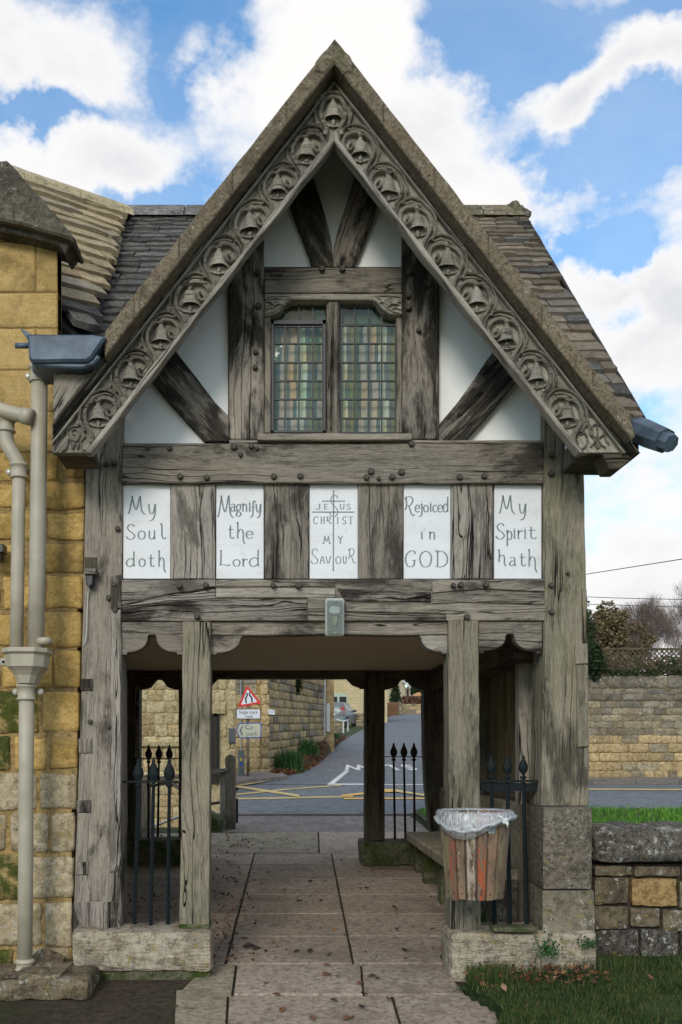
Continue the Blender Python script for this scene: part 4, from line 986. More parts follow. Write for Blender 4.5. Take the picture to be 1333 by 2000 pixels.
panel(422.5, 515.5, [('M', 592, 372, 685, 490), ('a', 668, 418, 697, 460), ('g', 700, 420, 730, 487), ('n', 733, 418, 765, 460), ('i', 770, 400, 784, 460), ('f', 778, 400, 812, 495), ('y', 812, 418, 845, 497), ('t', 655, 540, 690, 613), ('h', 703, 527, 750, 645), ('e', 757, 572, 795, 613), ('L', 605, 682, 665, 768), ('o', 683, 732, 722, 770), ('r', 733, 730, 765, 770), ('d', 775, 682, 833, 772)], 220, 840, 2.898)
panel(789, 880.5, [('R', 387, 333, 437, 430), ('e', 440, 375, 462, 410), ('j', 455, 355, 477, 432), ('o', 482, 375, 505, 410), ('i', 512, 358, 522, 408), ('c', 528, 375, 550, 410), ('e', 553, 375, 577, 410), ('d', 580, 337, 606, 410), ('i', 466, 505, 480, 545), ('n', 508, 510, 542, 545), ('G', 390, 605, 445, 685), ('O', 462, 605, 522, 685), ('D', 538, 605, 602, 685)], 640, 840, 2.563)
panel(966, 1058.5, [('M', 858, 328, 940, 415), ('y', 960, 368, 1000, 450), ('S', 845, 467, 888, 545), ('p', 895, 505, 925, 578), ('i', 930, 490, 944, 543), ('r', 950, 503, 978, 543), ('i', 983, 487, 997, 543), ('t', 1005, 483, 1050, 543), ('h', 855, 602, 895, 682), ('a', 912, 637, 945, 680), ('t', 962, 617, 995, 680), ('h', 1005, 602, 1050, 712)], 640, 840, 2.563)
def cross(mb):
    def seg(a, b, w):
        p, q = P(590+a[0]/9.523, 930+a[1]/9.523, YP-.0016), P(590+b[0]/9.523, 930+b[1]/9.523, YP-.0016); t = (q-p).normalized(); n = Vector((-t.z, 0, t.x))*w/2; f = n*1.9; e = t*.006
        mb.add([p+f, p-f, p+e-n, p+e+n, q-e+n, q-e-n, q-f, q+f], [(0, 1, 2, 3), (3, 2, 5, 4), (4, 5, 6, 7)])
    seg((590, 265), (585, 1765), .0065); seg((383, 463), (797, 463), .005); seg((198, 667), (965, 667), .006)
panel(605, 699.5, [('S', 515, 350, 680, 750), ('J', 260, 520, 345, 620), ('E', 415, 520, 497, 615), ('U', 705, 520, 795, 615), ('s', 832, 518, 908, 618), ('C', 218, 750, 305, 885), ('H', 350, 755, 425, 883), ('R', 458, 755, 550, 885), ('I', 650, 765, 685, 880), ('s', 752, 755, 825, 890), ('T', 850, 755, 970, 885), ('m', 385, 1115, 535, 1250), ('Y', 672, 1115, 762, 1250), ('S', 172, 1350, 303, 1630), ('A', 335, 1490, 430, 1622), ('V', 442, 1490, 540, 1622), ('O', 630, 1492, 725, 1628), ('U', 762, 1490, 835, 1625), ('R', 865, 1350, 1000, 1625)], 590, 930, 9.523, .0055, .0026, cross)

# ---- carved bargeboards
YB1 = 5.05
def off(x, dy): return 275+1.276*abs(x-654)+dy
def bandpoly(side, d0, d1, xe=None):
    """strip of the rake between vertical offsets d0 (lower) and d1 (upper), cut off level at the foot"""
    yb = 884; f = lambda d: (yb-275-d)/1.276
    xi, xo = f(d0), f(d1)
    lim = 552 if side < 0 else 598
    pts = [(654, 275+d0), (654+side*xi, yb)] if xi < lim else [(654, 275+d0), (654+side*lim, off(654+lim, d0))]
    if xo > lim: pts += ([(654+side*lim, yb)] if xi < lim else [])+[(654+side*lim, off(654+lim, d1))]
    else: pts += [(654+side*xo, yb)]
    pts += [(654, 275+d1)]
    return pts
B_ = {}
for s in (-1, 1):
    g = -s*52
    b = T('bargeboard', bandpoly(s, -8, -150), YB1+.052, .05, OAKC, grain=g, jit=0, bevel=.002)
    B_[s] = b
    prism('inner_rim', bandpoly(s, 0, -14), YB1+.004, .075, OAKB, b, grain=g, jit=.004, seg=.035)
    prism('outer_fillet', bandpoly(s, -112, -119), YB1+.018, .05, OAKC, b, grain=g, jit=.001, bevel=.003)
    prism('rake_moulding', bandpoly(s, -119.5, -132), YB1+.028, .05, OAKS, b, grain=g, jit=.001, bevel=.006)
    prism('rake_moulding', bandpoly(s, -132.5, -146), YB1+.0, .08, OAKS, b, grain=g, jit=.001, bevel=.008)
    prism('rake_moulding', bandpoly(s, -146.5, -154), YB1-.03, .1, OAKD, b, grain=g, jit=.001, bevel=.004)
PX = YB1/F
def cv(c, pts, side): return [Vector((c.x+side*a*PX, 0, c.z-b*PX)) for a, b in pts]
def vine(mb, pts, r0, r1, h, base):
    """raised carved rib with rounded top and a groove; pts lie in the board plane"""
    pts = spline(pts, 4); n = len(pts); prof = [(-1, 0), (-.92, .72), (-.5, 1), (0, .78), (.5, 1), (.92, .72), (1, 0)]; k = len(mb.v); m = len(prof)
    for i, p in enumerate(pts):
        t = (pts[min(i+1, n-1)]-pts[max(i-1, 0)]).normalized(); nn = Vector((-t.z, 0, t.x)); r = r0+(r1-r0)*i/(n-1)
        for a, b in prof: q = p+nn*a*r; mb.v.append((q.x, base-h*b, q.z))
    for i in range(n-1):
        for j in range(m-1): mb.f.append((k+i*m+j, k+i*m+j+1, k+(i+1)*m+j+1, k+(i+1)*m+j))
    mb.f.append(tuple(k+j for j in range(m))); mb.f.append(tuple(k+(n-1)*m+j for j in range(m-1, -1, -1)))
def bellmesh(side):
    mb = MB(); base = 0
    prof = [(-24, 4.5), (-21, 6), (-18.5, 5), (-17, 8.5), (-13, 11), (-5, 12.5), (2, 14), (7, 16.5), (11, 20), (13, 21.5)]; n = 9; k = 0; v = []
    for (dy, w) in prof:
        for i in range(n):
            a = PI*i/(n-1); bulge = math.sin(a)
            yy = dy+(-3.2*math.sin(a) if dy > 9 else 0)
            v.append((-math.cos(a)*w*PX*side, -.008-.034*bulge*(.55+w/40), -yy*PX))
    f = [(j*n+i, j*n+i+1, (j+1)*n+i+1, (j+1)*n+i) for j in range(len(prof)-1) for i in range(n-1)]
    mb.add(v, f)
    # mouth rim: lower lip as an almond shaped tube, and clapper
    lip = [Vector((side*21.5*PX*math.cos(a), -.012, -(13+10.5*math.sin(a))*PX)) for a in [PI*i/12 for i in range(13)]]
    mb.tube(lip, .0035, 5)
    fill = [Vector((q.x, -.006, q.z)) for q in lip]; up = [Vector((side*21.5*PX*math.cos(a), -.006, -(13-3*math.sin(a))*PX)) for a in [PI*i/12 for i in range(13)]]
    k = len(mb.v); mb.v += [tuple(q) for q in fill+up]; mb.f += [(k+i, k+i+1, k+13+i+1, k+13+i) for i in range(12)]
    mb.lathe((0, -.014, -17*PX), [(.004, .028), (.0045, .012), (.011, .004), (.011, -.006), (.004, -.014), (.006, -.022), (.003, -.026)], 8, 'Z')
    # crown loops
    mb.tube([(-4*PX, -.012, 22*PX), (-3*PX, -.02, 27*PX), (3*PX, -.02, 27*PX), (4*PX, -.012, 22*PX)], .005, 5)
    return mb
def scrollmesh(side, last=False):
    mb = MB(); O = Vector((0, 0, 0)); h = .040
    A = [(-22, -7), (-19.5, -11.5), (-16, -8), (-18.5, -.5), (-25.5, 2.5), (-33, -2), (-35.5, -12.6), (-31.5, -24.5), (-20, -32.5), (-6, -33), (0, -28)]
    vine(mb, cv(O, A, side), .0055, .0115, .036, 0)
    C = [(-43, -10), (-43.5, -24), (-38, -37), (-25, -47), (-8, -50), (10, -43), (26, -29), (36, -10), (38, 8), (33, 22), (27, 34)]
    vine(mb, cv(O, C, side), .0045, .007, .030, 0)
    Bv = [(-1, -25), (9, -27), (20, -19), (27, -2), (25.5, 14), (18, 28), (11, 40), (9, 53), (14, 66), (24, 74)]
    if last: Bv = [(-1, -25), (9, -27), (20, -19), (27, -2), (25.5, 14), (20, 27), (14, 38), (11, 50), (14, 58)]
    vine(mb, cv(O, Bv, side), .0075, .0105, h, 0)
    D = [(-26, -40), (-14, -43), (0, -40), (12, -34), (24, -20), (30, -4)]
    vine(mb, cv(O, D, side), .005, .007, .022, 0)
    # leaf wedge
    q = cv(O, [(41, -2), (47, 18), (52, 25), (40, 24), (36, 18)], side)
    k = len(mb.v); mb.v += [(p.x, -.004-.022*(i == 4), p.z) for i, p in enumerate(q)]; mb.f += [(k, k+1, k+4), (k+1, k+2, k+4), (k+2, k+3, k+4), (k+3, k, k+4)]
    return mb
def as_mesh(name, mb, mat, smooth=True):
    o = mk(name, mb.v, mb.f, mat, None, Matrix.Identity(4), smooth); me = o.data; bpy.data.objects.remove(o); return me
def worn(mb, seed):
    m2 = MB(); m2.f = mb.f; m2.v = [(x+noise.noise(Vector((x*30, z*30, seed)))*.0035, y+noise.noise(Vector((x*45, z*45, seed+9)))*.006+max(0, noise.noise(Vector((x*14, z*14, seed+4)))-.15)*.03, z+noise.noise(Vector((x*30, z*30, seed+5)))*.0035) for x, y, z in mb.v]; return m2
SCR = {s: [as_mesh('carved_scroll', worn(scrollmesh(s), q*7), OAKC) for q in range(5)] for s in (-1, 1)}
BELL = {s: [as_mesh('carved_bell', worn(bellmesh(s), q*11), OAKC) for q in range(5)] for s in (-1, 1)}
SCRL = {s: as_mesh('carved_scroll_end', scrollmesh(s, True), OAKC) for s in (-1, 1)}
leftb = [(600, 286), (543, 356), (487, 430), (428, 503), (370, 578), (313, 650), (253, 726), (190, 806)]
rightb = [(705, 284), (762, 358), (819, 430), (877, 502), (935, 578), (994, 652), (1053, 728), (1113, 804)]
for s, lst in ((-1, leftb), (1, rightb)):
    for i, (x, y) in enumerate(lst):
        M = Matrix.Translation(P(x, y, YB1)+Vector((random.uniform(-.003, .003), .052, random.uniform(-.003, .003)))) @ Matrix.Rotation(random.uniform(-.03, .03), 4, 'Y') @ Matrix.Scale(random.uniform(.95, 1.03), 4)
        inst('carved_bell', random.choice(BELL[s]), M, B_[s]); inst('carved_scroll', SCRL[s] if i == 7 else random.choice(SCR[s]), M, B_[s])
M = Matrix.Translation(P(652, 212, YB1)+Vector((0, .052, 0)))
inst('carved_bell', BELL[1][0], M @ Matrix.Scale(1.05, 4), B_[1])
mb = MB(); O = Vector((0, 0, 0))
for s in (-1, 1):
    vine(mb, cv(O, [(0, -31), (14, -27), (23, -12), (24, 6), (17, 22), (13, 30), (17, 44)], s), .009, .012, .036, 0)
    vine(mb, cv(O, [(0, -42), (18, -37), (32, -22), (36, -2), (32, 16), (27, 28)], s), .006, .008, .028, 0)
o = mk('carved_ring', mb.v, mb.f, OAKC, None, Matrix.Identity(4), True); me = o.data; bpy.data.objects.remove(o); inst('carved_ring', me, M, B_[1])
# monograms at the feet
mb = MB(); c = P(1172, 848, YB1); c.y = 0
for q, a, b in (([(-8, -22), (-8, -2), (-3, 8), (3, 18)], .004, .004), ([(0, -27), (-13, -18), (-12, -4), (0, 2), (12, -4), (13, -18), (0, -26)], .0045, .0045), ([(0, -30), (1, 0), (-8, 14), (-13, 20)], .004, .003), ([(1, 0), (8, 14), (18, 21)], .004, .003), ([(24, -14), (15, -8), (18, 6), (24, 14)], .003, .005), ([(-4, 14), (2, 22), (8, 14)], .003, .003),
              ([(-44, -14), (-50, 8), (-40, 22), (-26, 22), (-18, 8), (-24, -8), (-34, -4)], .005, .004), ([(-34, -16), (-40, 4), (-36, 14)], .004, .003)):
    vine(mb, cv(c, q, 1), a, b, .018, YB1+.054)
mb.build('carved_monogram', OAKC, B_[1], True)
mb = MB(); c = P(140, 850, YB1); c.y = 0
for q, a, b in (([(2, -6), (-4, -12), (4, -18), (12, -8), (6, 6), (-6, 0), (-12, -14), (-4, -22), (10, -24)], .0035, .004), ([(-10, 2), (-14, 20), (-24, 26)], .004, .003), ([(-6, 4), (-2, 22), (4, 8), (8, 22), (12, 8)], .003, .003),
              ([(24, -4), (14, 8), (18, 22), (30, 22), (38, 6), (34, -12), (26, -22)], .004, .005), ([(-30, 0), (-36, 14), (-38, 22)], .003, .004)):
    vine(mb, cv(c, q, 1), a, b, .018, YB1+.054)
mb.build('carved_monogram', OAKC, B_[-1], True)
# boxed eaves beside the left foot, dark bracket under the right foot
T('eaves_boarding', [(104, 712), (196, 704), (104, 824)], YB1-.01, .08, OAK, grain=62)
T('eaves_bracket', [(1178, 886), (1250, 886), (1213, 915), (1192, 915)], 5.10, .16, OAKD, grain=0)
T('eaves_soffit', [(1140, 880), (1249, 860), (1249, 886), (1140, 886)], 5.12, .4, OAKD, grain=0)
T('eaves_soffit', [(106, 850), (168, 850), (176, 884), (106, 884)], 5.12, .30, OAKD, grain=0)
# stone coping on the rake + apex block
for s in (-1, 1):
    xe = 205 if s < 0 else 1236
    segs = [654, 560, 455, 350, 262, xe] if s < 0 else [654, 750, 850, 955, 1060, 1160, xe]
    for a, b in zip(segs, segs[1:]):
        p = [(a, off(a, -152)), (b, off(b, -152)), (b, off(b, -201)), (a, off(a, -201))]
        if b == 1236: p = [(a, off(a, -152)), (b, off(b, -160)), (b+6, off(b, -166)), (b-6, off(b-6, -202)), (a, off(a, -201))]
        T('coping_stone', p, 4.965, .42, COPE, grain=-s*52, bevel=.006, jit=.003, seg=.05)
T('apex_stone', [(612, 137), (617, 118), (634, 97), (648, 88), (660, 87), (684, 106), (692, 122), (691, 140), (670, 142), (654, 122), (636, 143)], 4.955, .44, RIDGEM, bevel=.010, jit=.007, seg=.03)
# roof slabs of the front gable
for s in (-1, 1):
    a = P(654, off(654, -198), 4.98); w_ = 556 if s > 0 else 440; b = P(654+s*w_, off(654+s*w_, -198), 4.98)
    v = []
    for q in (a, b): v += [Vector((q.x, 5.02, q.z)), Vector((q.x, 7.3, q.z)), Vector((q.x, 5.02, q.z-.09)), Vector((q.x, 7.3, q.z-.09))]
    mk('gable_roof_slope', v, [(0, 4, 5, 1), (2, 3, 7, 6), (0, 2, 6, 4), (1, 5, 7, 3), (4, 6, 7, 5), (0, 1, 3, 2)], TILEB, G)
# ---- main roof of the gate, ridge across
RY, RZ, EY, EZ2 = 7.6, 5.51, 5.12, 3.06
XR = (1022-CX)*RY/F; XLm = -1.6
EB = 2*RY-EY
XA, ZA, KG, KM = .299, 4.943, 1.276, (RZ-EZ2)/(RY-EY)
def deck(pts, name='roof_deck', mat=None):
    n = len(pts); v = [(x, y, z-.03) for x, y, z in pts]+[(x, y, z-.09) for x, y, z in pts]
    return mk(name, v, [tuple(range(n)), tuple(range(2*n-1, n-1, -1))]+[(i, n+i, n+(i+1) % n, (i+1) % n) for i in range(n)], mat or DARK, G)
YV = RY-(RZ-ZA)/KM; HW = (ZA-EZ2)/KG
deck([(XA, YV, ZA), (XA+HW, EY, EZ2), (XR-.03, EY, EZ2), (XR-.03, RY, RZ), (XA, RY, RZ)])
deck([(XA, YV, ZA), (XA, RY, RZ), (-1.19, RY, RZ), (-1.10, EY+.3, EZ2+.3*KM), (XA-HW+.3*KM/KG, EY+.3, EZ2+.3*KM)])
deck([(XLm, EB, EZ2), (XLm, RY, RZ), (XR-.03, RY, RZ), (XR-.03, EB, EZ2)])
def tile_variants(mat, n=10):
    out = []
    for q in range(n):
        s = random.random()*99; v = []
        nx = 4
        for (y, z) in ((0, 0), (0, 1), (-1, 1), (-1, 0)):       # y: down the slope (0 = lower edge), z: thickness
            for i in range(nx+1):
                u = i/nx-.5; e = 1 if abs(u) > .49 else 0
                yy = y+(noise.noise(Vector((u*2.5, s, 0)))*.12-(.04*e) if y == 0 else 0)
                zz = z+(noise.noise(Vector((u*3, s, 5)))*.25-(.08*e) if z == 1 else 0)
                v.append((u, -yy, zz))
        f = []
        for r in range(3):
            for i in range(nx): a = r*(nx+1)+i; f.append((a, a+1, a+nx+2, a+nx+1))
        f += [(0, nx+1, 2*(nx+1), 3*(nx+1)), (nx, 3*(nx+1)+nx, 2*(nx+1)+nx, (nx+1)+nx)]
        # note: y positive = up the slope
        me = bpy.data.meshes.new('roof_slate'); me.from_pydata(v, [], f); me.materials.append(mat); out.append(me)
    return out
def tiles(parent, top, U, Dn, courses, urange, wr, mats, thick=(.016, .03), name='roof_slate'):
    """top: point on the ridge; U: along; Dn: unit vector down the slope; courses: distances of the lower edges"""
    U = Vector(U).normalized(); Dn = Vector(Dn).normalized(); Nn = U.cross(-Dn).normalized()
    if Nn.z < 0: Nn = -Nn
    prev = 0
    for ci, s in enumerate(courses):
        gauge = s-prev; prev = s; u0, u1 = urange(s); u = u0-random.uniform(0, wr[0])
        while u < u1:
            w = random.uniform(*wr)*(.75+.5*s/courses[-1]); a, b = max(u, u0), min(u+w, u1); u += w
            if b-a < .05: continue
            th = random.uniform(*thick); L = gauge*1.9
            c = Vector(top)+U*((a+b)/2)+Dn*(s+random.uniform(-.008, .008))
            ang = math.atan2(th*1.15, gauge)*.55
            up = (-Dn*math.cos(ang)-Nn*math.sin(ang)).normalized(); nn = U.cross(up).normalized()
            if nn.dot(Nn) < 0: nn = -nn
            M = Matrix((U, up, nn)).transposed().to_4x4(); M.translation = c
            rot = Matrix.Rotation(random.uniform(-.02, .02), 4, 'Z')
            me = random.choice(mats(ci, (a+b)/2)); inst(name, me, M @ rot @ Matrix.Diagonal((b-a-.006, L, th, 1)), parent)
TW, TD, TB = tile_variants(TILEW), tile_variants(TILED), tile_variants(TILEB)
Ls = math.hypot(RY-EY, RZ-EZ2); dn = Vector((0, -(RY-EY), -(RZ-EZ2)))/Ls
def courses(L, g0, g1):
    out = []; s = 0
    while s < L: s += g0+(g1-g0)*s/L; out.append(min(s, L))
    return out
cs = courses(Ls+.03, .085, .165)
# only what rises above the front gable is slated piece by piece
def ug(s):            # gable roof cuts the slope off: right part
    z = RZ+dn.z*s; return (max(.45, (654-CX)*5/F+(4.9-z)*.784-.15), XR)
tiles(G, (0, RY, RZ), (1, 0, 0), dn, cs, ug, (.13, .32), lambda c, u: TB if random.random() < .85 else TD, (.02, .038))
def ul(s):
    z = RZ+dn.z*s; y = RY+dn.y*s
    lo = -1.16+.045*(7.6-y) if True else 0
    return (lo-.03, min(-.15, (654-CX)*5/F-(4.9-z)*.784+.15))
tiles(G, (0, RY, RZ), (1, 0, 0), dn, cs, ul, (.14, .30), lambda c, u: TD)
# back slope as one rough sheet of slates
for i in range(14):
    s0, s1 = Ls*i/14, Ls*(i+1)/14; y0, y1 = RY-dn.y*s0, RY-dn.y*s1; z0_, z1_ = RZ+dn.z*s0, RZ+dn.z*s1
    MB().add([(XLm, y0, z0_+.0), (XR, y0, z0_), (XR, y1+.02, z1_+.03), (XLm, y1+.02, z1_+.03), (XR, y1+.02, z1_-.02), (XLm, y1+.02, z1_-.02)], [(0, 1, 2, 3), (3, 2, 4, 5)]).build('back_slate_course', TILED, G)
# ridge
xk = -1.17; 
while xk < XR-.05:
    L = min(.46, XR-xk); z = RZ
    v = [(x, y, zz) for x in (xk+.004, xk+L-.004) for (y, zz) in ((RY-.15, z-.10), (RY-.13, z-.055), (RY, z+.06), (RY+.13, z-.055), (RY+.15, z-.10))]
    mk('ridge_stone', v, [(0, 1, 2, 3, 4), (9, 8, 7, 6, 5), (0, 5, 6, 1), (1, 6, 7, 2), (2, 7, 8, 3), (3, 8, 9, 4)], RIDGEM if xk > .3 else TILED, G); xk += L
def lump(name, c, r, mat, parent, seed=1, amp=.3, n=2, sc=(1, 1, 1)):
    import bmesh
    bm = bmesh.new(); bmesh.ops.create_icosphere(bm, subdivisions=n, radius=1)
    for v in bm.verts:
        k = 1+noise.noise(v.co*1.8+Vector((seed, seed, 0)))*amp; v.co = Vector((v.co.x*r*k*sc[0], v.co.y*r*k*sc[1], v.co.z*r*k*sc[2]))
    me = bpy.data.meshes.new(name); bm.to_mesh(me); bm.free(); me.materials.append(mat); o = bpy.data.objects.new(name, me); COL.objects.link(o); o.location = c; attach(o, parent); return o
lump('ridge_finial', P(1003, 408, RY)+Vector((0, 0, -.02)), .075, RIDGEM, G, 3, .5)
lump('ridge_finial', P(1025, 415, RY-.1)+Vector((0, 0, -.02)), .05, RIDGEM, G, 9, .5)
# verge board on the right end
for sgn in (-1, 1):
    a = Vector((XR, RY, RZ-.035)); b = Vector((XR, RY+sgn*(RY-EY), EZ2-.035)); beam('verge_board', a, b, .022, .07, IRONR, G, up=(1, 0, 0) if False else (0, 0, 1))
# ---- body of the gatehouse behind the front frame
zc = 2.045
MB().box(-1.50, 1.66, 5.67, 9.0, zc, zc+.05).build('ceiling', CEIL, G)
MB().box(1.63, 1.70, 5.75, 9.15, zc-.02, 3.0).add([(1.63, 5.2, 3.0), (1.63, 10.0, 3.0), (1.63, RY, RZ-.2), (1.70, 5.2, 3.0), (1.70, 10.0, 3.0), (1.70, RY, RZ-.2)], [(0, 1, 2), (3, 5, 4), (0, 2, 5, 3), (1, 4, 5, 2), (0, 3, 4, 1)]).build('upper_side_wall', PLAS, G)
MB().box(-1.50, 1.63, 9.02, 9.1, zc, 3.4).build('upper_rear_wall', PLAS, G)
MB().box(-1.50, 1.63, 5.62, 5.66, 1.99, 3.0).build('upper_front_backing', DARK, G)
beam('wall_plate', (1.50, 5.74, 1.93), (1.50, 8.95, 1.93), .2, .17, OAKD, G)
beam('wall_plate', (-1.46, 5.74, 1.95), (-1.46, 8.95, 1.95), .12, .17, OAKD, G)
beam('side_post', (1.56, 7.35, .3), (1.56, 7.35, 1.85), .1, .12, OAKD, G); beam('side_post', (1.57, 6.1, .2), (1.57, 6.1, 1.85), .12, .10, OAKB, G)
y = 5.75
while y < 8.9:
    w = random.uniform(.17, .24); y2 = min(y+w, 8.95)
    MB().box(1.60+random.uniform(0, .012), 1.635, y+.003, y2-.003, 1.0, 1.86).build('side_board', OAKI, G, False, Matrix.Translation((1.6, (y+y2)/2, 1.4)) @ Matrix.Rotation(-PI/2, 4, 'Y'))
    y = y2
beam('mid_rail', (1.585, 5.76, 1.02), (1.585, 8.95, 1.02), .07, .09, OAKD, G)
y = 5.75
for w in (.62, .75, .8, .7, .34):
    MB().box(1.50, 1.70, y+.004, y+w-.004, .22, .97).build('dado_slab', PLIN if False else SLABM, G); y += w
# rear frame
YRr = 9.0
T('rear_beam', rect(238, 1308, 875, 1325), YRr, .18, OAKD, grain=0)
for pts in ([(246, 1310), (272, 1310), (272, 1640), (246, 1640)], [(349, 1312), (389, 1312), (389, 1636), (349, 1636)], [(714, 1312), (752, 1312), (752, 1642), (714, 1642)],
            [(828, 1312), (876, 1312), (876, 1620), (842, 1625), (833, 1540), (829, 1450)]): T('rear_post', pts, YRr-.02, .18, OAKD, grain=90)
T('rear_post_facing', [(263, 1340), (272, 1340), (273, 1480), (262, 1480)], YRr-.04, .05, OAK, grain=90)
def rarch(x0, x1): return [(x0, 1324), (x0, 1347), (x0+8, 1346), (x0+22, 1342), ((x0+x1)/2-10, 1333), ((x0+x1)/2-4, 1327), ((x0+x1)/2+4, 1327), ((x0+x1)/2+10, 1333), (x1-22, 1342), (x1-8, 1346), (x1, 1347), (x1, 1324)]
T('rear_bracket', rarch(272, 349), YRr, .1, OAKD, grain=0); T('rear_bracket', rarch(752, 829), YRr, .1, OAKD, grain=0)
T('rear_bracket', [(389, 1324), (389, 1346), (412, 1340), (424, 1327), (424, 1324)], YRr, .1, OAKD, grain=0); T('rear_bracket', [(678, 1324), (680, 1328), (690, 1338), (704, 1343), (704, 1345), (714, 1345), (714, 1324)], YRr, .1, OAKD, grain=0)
# sills
def bigstone(name, px, Y0, depth, mat, parent, nx=26, nz=10, ny=8, rough=.012, rnd=.03, label=None):
    """weathered block: front rect px at Y0, all faces gridded and rounded"""
    a, b = P(px[0], px[3], Y0), P(px[2], px[1], Y0); L = Vector((b.x-a.x, depth, b.z-a.z)); c = Vector(((a.x+b.x)/2, Y0+depth/2, (a.z+b.z)/2)); s = random.random()*50
    mb = MB()
    def pt(u, v, w):
        p = Vector((u*L.x, v*L.y, w*L.z))*.5; q = Vector(p)
        for k in range(3):
            lim = L[k]/2-rnd
            q[k] = max(-lim, min(lim, p[k]))
        d = p-q
        if d.length > rnd: d = d.normalized()*rnd
        p = q+d; nn = d.normalized() if d.length > 1e-6 else Vector((0, 0, 0))
        g = noise.noise((p+c)*6+Vector((s, 0, 0)))*rough+noise.noise((p+c)*22+Vector((s, 0, 0)))*rough*.45
        return c+p+nn*g
    def face(fn, n, m):
        k = len(mb.v)
        for j in range(m+1):
            for i in range(n+1): mb.v.append(tuple(pt(*fn(i/n*2-1, j/m*2-1))))
        for j in range(m):
            for i in range(n): q = k+j*(n+1)+i; mb.f.append((q, q+1, q+n+2, q+n+1))
    face(lambda u, w: (u, -1, w), nx, nz); face(lambda u, w: (u, w, 1), nx, ny); face(lambda u, w: (-1, -u, w), ny, nz); face(lambda u, w: (1, u, w), ny, nz)
    face(lambda u, w: (-u, 1, w), nx, nz)
    return mb.build(name, mat, parent, True, None, label)
sl_ = bigstone('sill_stone', (140, 1820, 413, 1900), 5.36, .34, SILL, G, label='pale weathered timber-like left sill with deep horizontal ridges')
bigstone('sill_stone', (150, 1892, 412, 1925), 5.39, .28, SILLG, G)
sr_ = bigstone('sill_stone', (881, 1822, 1170, 1925), 5.36, .36, SILL, G, 30, 12, label='right sill, greened at its outer end')
bigstone('footing_slab', (964, 1812, 1052, 1822), 5.33, .12, SILLG, G, 10, 3, 3, .004, .01)
bigstone('rear_sill_stone', (238, 1640, 400, 1700), 8.86, .42, SILLG, G, 10, 5, 4, .02, .03)
bigstone('rear_sill_stone', (706, 1644, 850, 1693), 8.82, .46, SILLG, G, 10, 5, 4, .02, .03)
# stone plinth under the right post
bigstone('plinth_stone', (1061, 1577, 1158, 1738), 5.42, .36, PLIN, G, 12, 18, 6, .004, .012)
bigstone('plinth_stone', (1060, 1739, 1164, 1838), 5.41, .38, PLING, G, 12, 12, 6, .006, .014)
# ------------------------------------------------------------------ cottage on the left
C_ = empty('cottage', (-2.5, 6.5, 0), 'golden stone cottage adjoining the lychgate on the left, with a slated roof', 'cottage')
YC = 5.50
ys_ = [405, 470, 570, 640, 722, 803, 883, 940, 996, 1060, 1122, 1192, 1268, 1345, 1436, 1508, 1586, 1668, 1762, 1852, 1945]
random.seed(21)
mc = MB()
def wx(px): return (px-CX)*YC/F
mc.box(-4.5, wx(112), YC+.012, YC+.11, P(0, 883, YC).z, P(0, 470, YC).z).box(-4.5, wx(164), YC+.012, YC+.5, P(0, 1180, YC).z, P(0, 883, YC).z).box(-4.5, wx(150), YC+.012, YC+.5, P(0, 1560, YC).z, P(0, 1180, YC).z).box(-4.5, wx(139), YC+.012, YC+.5, P(0, 1960, YC).z, P(0, 1560, YC).z)
mc.build('mortar_bed', MORT, C_)
def edge(y): return 112 if y < 883 else (165 if y < 1000 else 165-(y-1000)*.028 if y < 1400 else 154-(y-1400)*.035)
lay = {}
